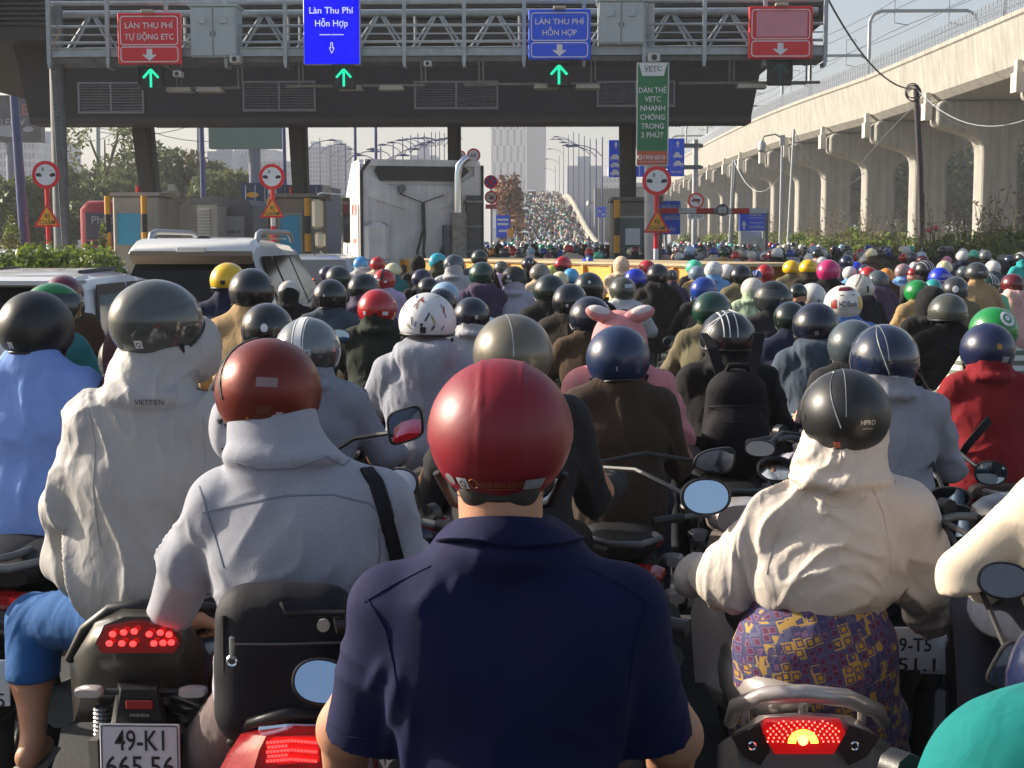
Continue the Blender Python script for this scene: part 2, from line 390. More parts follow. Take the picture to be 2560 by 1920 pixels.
for (a, b) in ((197, 362), (608, 790), (1036, 1246), (1492, 1687)):
    y0 = 206 if a > 300 else 209
    x0, x1, z0, z1 = rect(a, b, y0 - 3, 284 - (a - 200) * .012, YB)
    lv = MB(); t = .05; yy = -.10
    for (u0, u1) in ((x0, x0 + t), (x1 - t, x1), ((x0 + x1) / 2 - t / 2, (x0 + x1) / 2 + t / 2)): lv.bb(u0, u1, yy, -.004, z0, z1)
    lv.bb(x0 + t, x1 - t, yy + .003, -.004, z0, z0 + t); lv.bb(x0 + t, x1 - t, yy + .003, -.004, z1 - t, z1)
    L_ = lv.build('louvre', M_LOUV, can)
    ns = 10; sm = MB(); sm.box((0, 0, 0), (1, .07, .018), 0, Matrix.Rotation(R(35), 3, 'X')); sme = sm.mesh('slat', M_LOUV)
    for half in (0, 1):
        xa = x0 + t if half == 0 else (x0 + x1) / 2 + t / 2; xb = (x0 + x1) / 2 - t / 2 if half == 0 else x1 - t
        for i in range(ns):
            s_ = ob('slat', sme, L_, ((xa + xb) / 2, -.05, z0 + t + (z1 - z0 - 2 * t) * (i + .5) / ns)); s_.scale = (xb - xa, 1, 1)
M_COL = mat('column grey', (0.062, 0.056, 0.05), 0.6, var=0.2, vscale=2)
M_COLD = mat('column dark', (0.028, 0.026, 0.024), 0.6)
for (tx0, tx1, bx0, bx1, by) in ((325, 373, 346, 388, 488), (719, 762, 729, 766, 492), (1118, 1150, 1121, 1150, 640), (1548, 1592, 1552, 1588, 505)):
    Yc = YB + 2.0; zz0 = 0.0
    za_, zb_ = pz(286, Yc), pz(by, Yc)
    sl_ = (pxx(bx0, Yc) - pxx(tx0, Yc)) / (za_ - zb_); sr_ = (pxx(bx1, Yc) - pxx(tx1, Yc)) / (za_ - zb_)
    A, B_ = pxx(tx0, Yc), pxx(tx1, Yc)
    q = MB(); e = 2.0
    q.loft([[(A + sl_ * za_, e, 0), (B_ + sr_ * za_, e, 0), (B_ + sr_ * za_, e + .45, 0), (A + sl_ * za_, e + .45, 0)],
            [(A - sl_ * .4, e, za_ + .4), (B_ - sr_ * .4, e, za_ + .4), (B_ - sr_ * .4, e + .45, za_ + .4), (A - sl_ * .4, e + .45, za_ + .4)]], 0)
    w_ = (B_ - A)
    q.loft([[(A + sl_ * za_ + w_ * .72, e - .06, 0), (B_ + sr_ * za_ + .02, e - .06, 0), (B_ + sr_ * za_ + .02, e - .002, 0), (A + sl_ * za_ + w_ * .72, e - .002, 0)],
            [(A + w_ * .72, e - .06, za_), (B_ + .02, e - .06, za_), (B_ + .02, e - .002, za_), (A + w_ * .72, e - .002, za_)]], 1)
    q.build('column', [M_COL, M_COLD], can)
q = MB(); Yx = YB + 3
M_PURP = mat('dark purple pipe', (0.02, 0.017, 0.04), 0.5)
q.tube((pxx(385, Yx), 3, pz(303, Yx)), (pxx(1715, Yx), 3, pz(303, Yx) - .03), .07)
for px in (580, 940, 1320, 1700): q.tube((pxx(px, Yx), 3, pz(303, Yx) - .12), (pxx(px, Yx), 3, pz(285, Yx) + .3), .04)
q.build('cross_pipe', M_PURP, can)

# ---- gantry walkway
YG = 35.0
gan = thing('sign_gantry', (0, YG, 0), 'grey steel gantry walkway with rails and trusses in front of the canopy', 'gantry')
gx0, gx1 = pxx(131, YG), pxx(2058, YG)
z = lambda py: pz(py, YG)
def lrail(name, py, r, yo=0.0, a=gx0, b=gx1):
    q = MB(); q.tube((a, yo, z(py)), (b, yo, z(py)), r, n=10); q.build(name, M_STEEL, gan, smooth=40)
lrail('handrail', 62, .035); lrail('mid_rail', 83, .018); lrail('lower_rail', 103, .035)
lrail('top_chord', 14, .085, 1.0); lrail('front_chord', 2, .06, .1); lrail('bottom_chord', 110, .085, 1.0)
q = MB(); q.bb(gx0, gx1, -.05, .02, z(137), z(119)); q.bb(gx0, gx1, -.10, .02, z(119), z(117)); q.bb(gx0, gx1, -.10, .02, z(139), z(137)); q.build('toe_channel', M_STEEL, gan)
q = MB(); q.bb(gx0, gx1, .05, 1.1, z(152), z(140)); q.build('walkway', M_STEELD, gan)
xs = [gx0 + (gx1 - gx0) * i / 13 for i in range(14)]
for x in xs:
    q = MB(); q.bb(x - .045, x + .045, -.13, -.051, z(158), z(-8)); q.bb(x - .03, x + .03, -.13, .4, z(168), z(158)); q.build('post', M_STEEL, gan)
bt, bb_ = z(14), z(110)
for i in range(13):
    xa, xb = xs[i], xs[i + 1]; xm = (xa + xb) / 2
    for (p, s_) in ((xa + .05, xm - .05), (xb - .05, xm + .05)):
        for off in (0, .14):
            q = MB(); sg = 1 if s_ > p else -1
            q.tube((p + off * sg, 1.0, bb_), (s_ + off * sg * .4, 1.0, bt), .032, n=6); q.build('brace', M_STEEL, gan, smooth=40)
    if i % 2:
        for off in (-.14, .14):
            q = MB(); q.tube((xb + off, 1.1, bb_), (xb + off, 1.1, bt), .04, n=6); q.build('strut', M_STEEL, gan, smooth=40)
# legs
q = MB(); a = W(158, 600, YG + .6); t_ = W(131, 0, YG + .6)
q.path([(pxx(158, YG + .6, 620) - .02, .6, 0), (pxx(140, YG + .6, 100), .6, z(-20))], [.2, .17], 16); q.build('leg', M_STEELD, gan, smooth=40)
q = MB(); q.path([(pxx(1627, YG + .5, 620), .5, 0), (pxx(1622, YG + .5, 100), .5, z(-20))], [.135, .125], 16); q.build('leg', mat('white grey pole', (0.5, 0.5, 0.5), 0.5, var=0.15, vscale=3), gan, smooth=40)
q = MB(); xx = pxx(146, YG) ; x2 = pxx(161, YG)
for k in range(60):
    zz = .2 + k * .1
    f = zz / 6.0; q.bb(xx - .09 - .22 * f + .16, xx - .03 - .22 * f + .19, -.02, .2, zz, zz + .02)
q.path([(xx + .06, .05, 0), (xx - .16, .05, 6.1)], .022, 6); q.path([(xx + .17, .05, 0), (xx - .05, .05, 6.1)], .022, 6)
q.build('cable_ladder', M_STEELD, gan)
q = MB()
q.path([(pxx(150, YG), -.1, z(125)), (pxx(146, YG), -.15, z(105)), (pxx(158, YG), -.15, z(85)), (pxx(162, YG), -.12, z(70)), (pxx(152, YG), -.1, z(60))], .02, 6)
q.build('cable_loop', mat('tan cable', (0.3, 0.2, 0.12), 0.6), gan, smooth=40)
# lamp bars hung below the walkway
def lamp_bar(x0p, x1p, yp, hang, lamps):
    q = MB(); q.tube((pxx(x0p, YG), .1, z(yp)), (pxx(x1p, YG), .1, z(yp - 2)), .035); hb = q
    for h in hang:
        hb.bb(pxx(h, YG) - .06, pxx(h, YG) - .03, .06, .12, z(yp), z(150)); hb.bb(pxx(h, YG) + .04, pxx(h, YG) + .07, .06, .12, z(yp - 8), z(150))
    root = hb.build('lamp_bar', mat('weathered steel', (0.2, 0.18, 0.16), 0.6, var=0.3, vscale=5), gan)
    for (a, b) in lamps:
        m = MB(); x0, x1, z0, z1 = rect(a, b, yp + 1, yp + 12, YG)
        m.loft([[(x0 + .03, -.1, z1), (x1 - .03, -.1, z1), (x1 - .03, .25, z1), (x0 + .03, .25, z1)], [(x0, -.15, z0), (x1, -.15, z0), (x1, .3, z0), (x0, .3, z0)]])
        m.build('lamp_tray', mat('lamp tray', (0.42, 0.37, 0.28), 0.5), root)
lamp_bar(405, 600, 218, (447, 600), ((418, 480), (492, 556)))
lamp_bar(716, 1062, 213, (752, 1058), ((846, 905), (948, 1010)))
lamp_bar(1160, 1510, 210, (1202, 1482), ((1334, 1396), (1438, 1500)))
lamp_bar(1697, 2050, 209, (1828, 2020), ((1842, 1915),))
def camera_box(name, px, py, sz, label, Y=YG - .2):
    c = W(px, py, Y); t = thing(name, c, label, 'camera')
    q = MB(); q.cbox((0, 0, 0), (sz, sz * 1.6, sz * .7), .02); q.build('housing', mat('camera white', (0.5, 0.5, 0.48), 0.5), t)
    q = MB(); q.tube((0, 0, 0), (0, .1, pz(140, Y) - c.z), .025); q.build('bracket', M_STEELD, t)
    q = MB(); q.tube((0, -sz * .81, 0), (0, -sz * .79, 0), sz * .25); q.build('lens', M_BLACK, t)
camera_box('traffic_camera', 590, 150, .24, 'pale camera box under the gantry beside the first steel cabinet')
camera_box('traffic_camera', 1070, 160, .18, 'small pale camera hanging from the gantry past the lit blue sign')
camera_box('traffic_camera', 446, 186, .2, 'dark boxed camera beside the green arrow under the red lane sign')
camera_box('traffic_camera', 1634, 146, .28, 'white camera box on the gantry above the green banner')

def pframe(m, x0, x1, z0, z1, y, t=.035, mi=1, r=.1):
    "rounded thin frame line"
    def rr(o):
        pts = []
        for (cx, cz, a0) in ((x1 - r, z1 - r, 0), (x0 + r, z1 - r, 90), (x0 + r, z0 + r, 180), (x1 - r, z0 + r, 270)):
            for k in range(5):
                a = R(a0 + k * 22.5); pts.append((cx + (r - o) * math.cos(a), y, cz + (r - o) * math.sin(a)))
        return pts
    a, b = rr(0), rr(t); n = len(a); m.add(a + b, [(i, n + i, n + (i + 1) % n, (i + 1) % n) for i in range(n)], mi)
def arrow_pts(cx, cz, h, w, up, y):
    s = 1 if up else -1; sh = w * .22
    return [(cx - sh, y, cz - s * h / 2), (cx + sh, y, cz - s * h / 2), (cx + sh, y, cz + s * h * .02), (cx + w / 2, y, cz - s * h * .06 + 0), (cx + w / 2, y, cz + s * h * .06), (cx, y, cz + s * h / 2), (cx - w / 2, y, cz + s * h * .06), (cx - w / 2, y, cz - s * h * .06), (cx - sh, y, cz + s * h * .02)]
def flat(m, pts, mi, n=(0, -1, 0)):
    v = Vector((0, 0, 0)); P = [Vector(p) for p in pts]
    for i in range(len(P)): v += P[i].cross(P[(i + 1) % len(P)])
    if v.dot(Vector(n)) < 0: P.reverse()
    return m.add(P, [tuple(range(len(P)))], mi)
def lane_sign(px, py, face, lines, label, div=None, Y=YG - .35):
    x0, x1, z0, z1 = rect(*px, *py, Y); cx, cz = (x0 + x1) / 2, (z0 + z1) / 2
    t = thing('lane_sign', (cx, Y, cz), label, 'sign', 'overhead lane signs'); o = (cx, Y, cz)
    q = MB(); q.cbox((cx, Y + .06, cz), (x1 - x0, .12, z1 - z0), .02); q.build('panel', face, t, origin=o)
    q = MB(); q.bb(x0 + .1, x0 + .18, Y + .12, Y + .3, z0 + .1, z1 - .1); q.bb(x1 - .18, x1 - .1, Y + .12, Y + .3, z0 + .1, z1 - .1); q.build('mount', M_STEELD, t, origin=o)
    H = z1 - z0; y = Y - .006
    zd = z0 + H * .36
    for za, zb in ((zd + .015, z1 - .07), (z0 + .05, zd - .015)): q = MB(); pframe(q, x0 + .06, x1 - .06, za, zb, y, .022, 0, .08); q.build('border', M_SWHITE, t, origin=o)
    for (s, f, wd) in lines: q = MB(); q.text(s, (cx, y, z0 + H * f), H * .115, 0, wid=(x1 - x0) * wd); q.build('lettering', M_SWHITE, t, origin=o)
    q = MB(); flat(q, arrow_pts(cx, z0 + H * .185, H * .23, H * .26, False, y), 0); q.build('arrow', M_SWHITE, t, origin=o)
    q = MB(); q.cbox((cx, Y - .08, z1 + .02), (.3, .16, .07), .015); q.build('sign_lamp', mat('lamp tray', (0.4, 0.38, 0.33), .5), t, origin=o)
    return t, o, (x0, x1, z0, z1)
lane_sign((294, 452), (32, 161), M_RED, (('LÀN THU PHÍ', .76, .76), ('TỰ ĐỘNG ETC', .54, .78)), 'red overhead lane sign reading LÀN THU PHÍ TỰ ĐỘNG ETC')
lane_sign((1321, 1477), (23, 149), M_BLUE, (('LÀN THU PHÍ', .76, .78), ('HỖN HỢP', .54, .55)), 'blue printed overhead lane sign reading LÀN THU PHÍ HỖN HỢP')
t, o, (x0, x1, z0, z1) = lane_sign((1872, 2032), (15, 147), M_RED, (), 'red overhead lane sign with its lettering covered by a blank pink panel')
q = MB(); H = z1 - z0; q.bb(x0 + .17, x1 - .13, o[1] - .012, o[1] - .007, z0 + H * .42, z1 - H * .1); q.build('cover_sheet', mat('pale pink sheet', lin(214, 140, 155), .5, var=.12, vscale=3), t, origin=o)
# LED sign
YS = YG - .4; x0, x1, z0, z1 = rect(758, 900, -22, 162, YS); o = ((x0 + x1) / 2, YS, (z0 + z1) / 2)
t = thing('lane_sign', o, 'bright glowing electronic blue lane sign reading Làn Thu Phí Hỗn Hợp', 'sign', 'overhead lane signs')
q = MB(); q.cbox((0, .1, 0), (x1 - x0, .2, z1 - z0), .02); q.build('panel', M_STEEL, t)
M_LED = mat('led blue', (0.0, 0.0, 0.06), 0.6, emit=(0.0, 0.0, 1.0), estr=0.62, spec=.1)
q = MB(); q.bb(x0 - o[0] + .02, x1 - o[0] - .02, -.012, -.002, z0 - o[2] + .02, z1 - o[2] - .02); q.build('screen', M_LED, t)
M_LEDW = mat('led white', (0.5, 0.5, 0.6), 0.5, emit=(0.5, 0.55, 0.85), estr=.6)
q = MB()
q.text('Làn Thu Phí', (0, -.016, z(30) - o[2]), .15, 0, wid=1.02); q.build('lettering', M_LEDW, t); q = MB(); q.text('Hỗn Hợp', (0, -.016, z(62) - o[2]), .15, 0, wid=.76); q.build('lettering', M_LEDW, t); q = MB()
q.bb(-.28, -.02, -.017, -.013, z(92) - o[2], z(90) - o[2]); q.bb(.0, .28, -.017, -.013, z(92) - o[2], z(90) - o[2])
ah = MB(); P = arrow_pts(0, z(124) - o[2], .24, .1, False, -.016)
for i in range(len(P)): ah.tube(P[i], P[(i + 1) % len(P)], .008, n=4)
q.build('underline', M_LEDW, t); ah.build('arrow', M_LEDW, t)
# lane signals
M_GRN = mat('green led', (0.0, 0.5, 0.3), 0.4, emit=(0.0, 0.95, 0.42), estr=.62)
M_GRN2 = mat('green led dim', (0.02, 0.08, 0.06), 0.4)
def signal(px, py, on, label):
    Y = YG - .3; x0, x1, z0, z1 = rect(*px, *py, Y); c = ((x0 + x1) / 2, Y, (z0 + z1) / 2); h = (z1 - z0) / 2; w_ = (x1 - x0) / 2
    t = thing('lane_signal', c, label, 'signal', 'lane signals under the gantry')
    q = MB(); q.cbox((0, .08, 0), (2 * w_, .16, 2 * h), .02); q.build('housing', M_BLACK, t)
    q = MB(); q.bb(-w_, w_, -.16, -.001, h - .02, h); q.bb(-w_, -w_ + .02, -.13, -.001, -h * .6, h - .022); q.bb(w_ - .02, w_, -.13, -.001, -h * .6, h - .022); q.build('visor', M_BLACK, t)
    q = MB(); y = -.014; k = h * .8
    for (a, b) in (((0, -k), (0, k * .8)), ((-k * .85, k * .0), (0, k * .92)), ((k * .85, k * .0), (0, k * .92))):
        A, B_ = Vector((a[0], y, a[1])), Vector((b[0], y, b[1])); dd = (B_ - A); L = dd.length; nx = Vector((-dd.z, 0, dd.x)).normalized() * k * .13
        flat(q, [A - nx, A + nx, B_ + nx, B_ - nx], 0); y -= .003
    q.build('arrow', M_GRN if on else M_GRN2, t)
    q = MB(); q.bb(-.04, .04, .05, .1, h, h + .5); q.build('hanger', M_STEELD, t)
signal((348, 407), (166, 224), True, 'lit green arrow signal under the red sign for automatic toll')
signal((831, 888), (166, 222), True, 'lit green arrow signal under the electronic blue sign')
signal((1368, 1427), (156, 217), True, 'lit green arrow signal under the printed blue sign')
signal((1919, 1980), (150, 213), False, 'dark unlit signal box under the red sign with covered text')
def cabinet(px, py, label):
    Y = YG - .25; x0, x1, z0, z1 = rect(*px, *py, Y); o = ((x0 + x1) / 2, Y, z0)
    t = thing('control_cabinet', o, label, 'cabinet', 'steel cabinets on the gantry'); m = mat('cabinet grey', (0.44, 0.50, 0.51), 0.5, var=0.1, vscale=2)
    w_, h = x1 - x0, z1 - z0
    q = MB(); q.bb(-w_ / 2, w_ / 2, 0, .7, 0, h); q.bb(-w_ / 2 - .04, w_ / 2 + .04, -.06, .74, h, h + .05); q.build('casing', m, t)
    for s in (-1, 1):
        q = MB(); q.cbox((s * w_ / 4, -.02, h * .5), (w_ / 2 - .03, .04, h - .06), .008); d_ = q.build('cabinet_door', m, t)
        q = MB(); q.cbox((s * w_ / 4 - .02 * s, -.06, h * .72), (w_ * .15, .05, w_ * .15), .01); q.build('vent_hood', m, d_)
        q = MB(); q.bb(s * .05 - .012, s * .05 + .012, -.06, -.04, h * .4, h * .5); q.build('handle', M_STEELD, d_)
cabinet((476, 590), (16, 142), 'pale grey two-door cabinet on the gantry beside the red automatic toll sign')
cabinet((1496, 1611), (3, 110), 'pale grey two-door cabinet on the gantry beside the printed blue sign')

# green banner
YN = YG - .45; x0, x1, z0, z1 = rect(1591, 1672, 156, 415, YN); o = ((x0 + x1) / 2, YN, z0); w_, h = x1 - x0, z1 - z0
t = thing('hanging_banner', o, 'tall green toll tag banner with white words hung from the gantry', 'banner')
q = MB(); q.cbox((0, .03, h / 2), (w_, .06, h), .01); q.build('backing', mat('banner edge', (0.6, 0.62, 0.6), .5), t)
M_BGRN = mat('banner green', lin(30, 118, 72), 0.5, var=.06, vscale=2)
q = MB(); y = -.006
flat(q, [(-w_ / 2 + .03, y, .03), (w_ / 2 - .03, y, .03), (w_ / 2 - .03, y, h * .145), (-w_ / 2 + .03, y, h * .145)], 1)
flat(q, [(-w_ / 2 + .03, y, h * .145), (w_ / 2 - .03, y, h * .145), (w_ / 2 - .03, y, h - .03), (-w_ / 2 + .03, y, h - .03)], 0)
flat(q, [(-w_ * .33, y - .004, h * .87), (w_ * .33, y - .004, h * .87), (w_ * .43, y - .004, h - .03), (-w_ * .43, y - .004, h - .03)], 2)
q.build('print', [M_BGRN, mat('banner orange', lin(196, 92, 62), .5), M_SWHITE], t)
q = MB(); y = -.012
for i, (s, wd) in enumerate((('DÁN THẺ', .86), ('VETC', .5), ('NHANH', .76), ('CHÓNG', .76), ('TRONG', .7), ('2 PHÚT', .7))): q = MB(); q.text(s, (0, y, h * (.735 - i * .0865)), .125, 0, wid=w_ * wd); q.build('lettering', M_SWHITE, t)
q = MB(); q.text('1900.6010', (.05, y, h * .085), .10, 0, wid=w_ * .66); q.text('www.vetc.com.vn', (0, y, h * .045), .04, 0, wid=w_ * .8)
q.ring((-w_ * .38, y, h * .085), .045, .012, 'y', 14, 4)
q.text('VETC', (0, y, h * .94), .10, 1, wid=w_ * .54); q.bb(-w_ * .27, w_ * .2, y - .002, y, h * .965, h * .968, 1); q.bb(-w_ * .27, w_ * .1, y - .002, y, h * .912, h * .915, 1)
q.build('lettering', [M_SWHITE, M_BLK], t)

# ---- width limit signs with warning triangles
def width_sign(px, py, rp, apex, base, pole_b, Y, label):
    c = W(px, py, Y); r = rp * Y / 3690 * 1.0; t = thing('width_limit_sign', (c.x, Y, 0), label, 'sign', 'round eight metre width limit signs')
    # red and white banded pole
    q = MB(); n = 7; zt_ = c.z - r * .9
    for i in range(n):
        a, b = zt_ * i / n, zt_ * (i + 1) / n; q.tube((0, .05, a), (0, .05, b), .055, n=12, mi=(i + 1) % 2)
    q.build('pole', [M_SWHITE, M_RED], t, smooth=40)
    q = MB(); q.disc((0, -.02, c.z), r, .03, 40); d_ = q.build('disc', M_RED, t)
    q = MB(); q.disc((0, -.026, c.z), r * .74, .005, 40); q.build('disc_face', M_SWHITE, d_)
    q = MB(); y = -.031
    q.text('8', (-.06 * r / .3, y, c.z + r * .40), r * .26, 0); q.text('m', (.1 * r / .3, y, c.z + r * .34), r * .12, 0)
    for s in (-1, 1):
        P = [(s * r * .70, y, c.z + .10 * r), (s * r * .45, y, c.z + .13 * r), (s * r * .26, y, c.z - .02 * r), (s * r * .36, y, c.z - .16 * r), (s * r * .70, y, c.z - .10 * r)]
        flat(q, P, 0)
    q.build('symbol', M_BLK, d_)
    a = W(*apex, Y); b0, b1 = W(*base[0], Y), W(*base[1], Y)
    P = [(b0.x - c.x, -.05, b0.z), (b1.x - c.x, -.05, b1.z), (a.x - c.x, -.05, a.z)]
    q = MB(); q.prism(P, (0, .03, 0)); tr = q.build('triangle', M_RED, t)
    cc = Vector(((P[0][0] + P[1][0] + P[2][0]) / 3, 0, (P[0][2] + P[1][2] + P[2][2]) / 3))
    q = MB(); flat(q, [(cc.x + (p[0] - cc.x) * .76, -.055, cc.z + (p[2] - cc.z) * .76) for p in P], 0); q.build('triangle_face', M_YEL, tr)
    hh = a.z - b0.z
    q = MB(); q.text('ĐI', (cc.x, -.06, b0.z + hh * .46), hh * .17, 0); q.text('CHẬM', (cc.x, -.06, b0.z + hh * .2), hh * .19, 0, wid=(b1.x - b0.x) * .58); q.build('lettering', M_BLK, tr)
width_sign(115, 437, 35, (119, 508), ((87, 567), (154, 567)), 605, 33.5, 'round width limit sign over yellow triangle beside the tall gantry post and hedge')
width_sign(680, 442, 32, (682, 492), ((651, 544), (712, 544)), 612, 33.5, 'round width limit sign over yellow triangle before the toll booth numbered 11')
width_sign(1642, 452, 36, (1642, 521), ((1609, 582), (1676, 582)), 650, 33.0, 'round width limit sign over yellow triangle below the green banner')

# ---- toll booths and crash posts
M_BOOTH = mat('booth cream', (0.40, 0.38, 0.34), 0.6, var=0.12, vscale=2, streak=.15)
M_CYAN = mat('cyan panel', lin(60, 165, 205), 0.5, var=.08, vscale=2)
def booth(px, ytop, panel, col, pcol, label, num=None, window=None, Y=41.3):
    x0, x1, zb0, z1 = rect(px[0], px[1], ytop, 640, Y); o = ((x0 + x1) / 2, Y, 0); w_ = x1 - x0
    t = thing('toll_booth', o, label, 'toll booth', 'toll booths')
    q = MB(); q.cbox((0, 1.2, z1 / 2), (w_, 2.4, z1), .05); q.bb(-w_ / 2 - .05, w_ / 2 + .05, -.08, 2.5, z1, z1 + .1); q.build('booth_wall', col, t)
    a, b, c, e = rect(*panel, Y); q = MB(); q.bb(a - o[0], b - o[0], -.04, -.002, c, e); pn = q.build('front_panel', pcol, t)
    q = MB(); k = .06
    for (u0, u1, v0, v1) in ((a - k, a, c, e + k), (b, b + k, c, e + k), (a, b, e, e + k)): q.bb(u0 - o[0], u1 - o[0], -.06, -.002, v0, v1)
    q.build('panel_frame', M_BOOTH, t)
    if num: q = MB(); q.text(num, ((b + a) / 2 - o[0] - .1, -.008, e + .42), .3, 0); q.build('number', mat('faded orange', (0.35, 0.17, 0.08), .6), t)
    if window:
        a, b, c, e = rect(*window, Y); q = MB(); q.bb(a - o[0], b - o[0], -.09, -.045, c, e); q.build('notice', mat('notice white', (.62, .66, .7), .5), t)
    q = MB(); q.tube((-w_ * .15, 1, z1 + .1), (-w_ * .15, 1, z1 + .32), .07); q.build('beacon', M_RED, t)
    q = MB(); q.box((w_ / 2 + .35, .3, z1 + .12), (.2, .55, .2), 0, Matrix.Rotation(R(-25), 3, 'X')); q.bb(w_ / 2 + .0, w_ / 2 + .3, .35, .4, z1 + .1, z1 + .14); q.build('lane_camera', mat('camera cream', (.55, .52, .45), .5), t)
booth((282, 398), 490, (294, 352, 533, 612), M_BOOTH, M_CYAN, 'cream toll booth with cyan panel between two striped posts')
booth((678, 785), 493, (702, 752, 538, 640), mat('booth tan', (.27, .23, .19), .6, var=.15, vscale=2), M_CYAN, 'tan toll booth numbered 11 with a cyan panel', num='11')
booth((1532, 1618), 502, (1548, 1612, 545, 640), mat('booth grey', (.17, .15, .13), .6, var=.15, vscale=2), mat('booth glass', (.09, .13, .15), .2), 'grey toll booth with dark glass and a white notice', window=(1563, 1600, 571, 612))
def crash_post(xa, xb, ytop, label, Y=40.9):
    x0, x1, _, z1 = rect(xa, xb, ytop, 600, Y); q = MB(); n = 6; r = (x1 - x0) / 2
    for i in range(n): q.tube((0, 0, z1 * i / n), (0, 0, z1 * (i + 1) / n), r, n=14, mi=i % 2)
    o = q.build('crash_post', [mat('post black', (.02, .02, .02), .5, var=.2), mat('post yellow', lin(225, 160, 30), .5, var=.15, vscale=4)], None, smooth=40)
    o.location = ((x0 + x1) / 2, Y, 0); tag(o, label, 'bollard', 'striped crash posts at the toll booths')
crash_post(262, 277, 490, 'yellow and black striped post between the red bus and the cyan booth')
crash_post(353, 368, 489, 'yellow and black striped post on the cream booth corner')
crash_post(668, 680, 497, 'striped post half hidden behind the middle width sign')
crash_post(761, 777, 495, 'yellow and black striped post beside booth 11 and the white truck mirror')
crash_post(1535, 1550, 500, 'yellow and black striped post on the grey booth')
# lane display
x0, x1, z0, z1 = rect(400, 421, 510, 540, 43); t = thing('lane_display', ((x0 + x1) / 2, 43, (z0 + z1) / 2), 'small black display with red digits beside the cream booth', 'display')
q = MB(); q.cbox((0, .1, 0), (x1 - x0, .2, z1 - z0), .01); q.build('case', M_BLACK, t)
q = MB(); q.text('51', (0, -.006, .04), .1, 0); q.text('00:45', (0, -.006, -.12), .09, 0); q.build('digits', mat('red led', (.3, .02, .02), .4, emit=(.9, .05, .05), estr=1.0), t)
q = MB(); q.tube((0, .12, -(z1 - z0) / 2), (0, .12, -(z0 + z1) / 2 + 0), .04); q.build('pole', M_STEELD, t)
# ============================================================ BACKGROUND
def leaf_mesh(name, blobs, n, size, mats, seed=1, flatn=0.0, weights=None):
    "n leaf quads spread through ellipsoid blobs (c, r), denser near the surface"
    g_ = np.random.default_rng(seed); nb = len(blobs)
    vol = np.array([b[1][0] * b[1][1] * b[1][2] for b in blobs]) ** (2 / 3); pick = g_.choice(nb, n, p=vol / vol.sum())
    c = np.array([b[0] for b in blobs])[pick]; r_ = np.array([b[1] for b in blobs])[pick]
    d = g_.normal(size=(n, 3)); d /= np.linalg.norm(d, axis=1)[:, None]
    rad = g_.uniform(0.35, 1.0, n) ** 0.5 * g_.uniform(0.85, 1.12, n); p = c + d * r_ * rad[:, None]
    nr = g_.normal(size=(n, 3)) + d * 0.8; nr /= np.linalg.norm(nr, axis=1)[:, None]
    u = np.cross(nr, g_.normal(size=(n, 3))); u /= np.linalg.norm(u, axis=1)[:, None]; v = np.cross(nr, u)
    s = size * g_.uniform(0.6, 1.4, n)[:, None]
    V = np.stack([p - u * s, p + v * s * .45 + nr * s * .1, p + u * s, p - v * s * .45 + nr * s * .1], 1).reshape(-1, 3)
    me = bpy.data.meshes.new(name); me.vertices.add(4 * n); me.vertices.foreach_set('co', V.ravel())
    me.loops.add(4 * n); me.loops.foreach_set('vertex_index', np.arange(4 * n)); me.polygons.add(n)
    me.polygons.foreach_set('loop_start', np.arange(0, 4 * n, 4)); me.polygons.foreach_set('loop_total', np.full(n, 4))
    for m in mats: me.materials.append(m)
    mi = (g_.random(nb)[pick] * len(mats) * .999).astype(np.int32); sw = g_.random(n) < .3; mi[sw] = (g_.random(sw.sum()) * len(mats) * .999).astype(np.int32)
    me.polygons.foreach_set('material_index', mi); me.update(); return me
M_TREE = mat('hazy tree leaf', (0.15, 0.19, 0.07), 0.6, var=0.4, vscale=1.2, spec=0.3); leafy(M_TREE)
def tree(x, y, h, cr, ch, label, name='broadleaf_tree', mats=None, n=2600, leaf=.22, seed=1, z0=0.0, group=None, trunk=.18, gap=1.0):
    t = thing(name, (x, y, z0), label, 'tree', group); g_ = random.Random(seed)
    q = MB(); cz = h - ch / 2
    q.path([(0, 0, -.3), (g_.uniform(-.1, .1), 0, h * .35), (g_.uniform(-.3, .3), g_.uniform(-.2, .2), cz + ch * .2)], [trunk, trunk * .75, trunk * .25], 8)
    blobs = []
    for k in range(15):
        a = g_.uniform(0, 6.28); rr = cr * g_.uniform(.25, .8); bz_ = cz + ch * g_.uniform(-.38, .38); s = g_.uniform(.26, .48)
        b = (rr * math.cos(a), rr * math.sin(a), bz_); blobs.append((b, (cr * s * gap, cr * s * gap, ch * s * .62 * gap)))
        q.path([(0, 0, max(.5, min(bz_ - ch * .22, h * .55))), (b[0] * .5, b[1] * .5, bz_ - ch * .1), b], [trunk * .4, trunk * .22, trunk * .06], 5)
    q.build('trunk', M_BARK, t, smooth=60)
    ob('crown', leaf_mesh('crown', blobs, n, leaf, mats or [M_LEAF, M_LEAFD], seed), t); return t
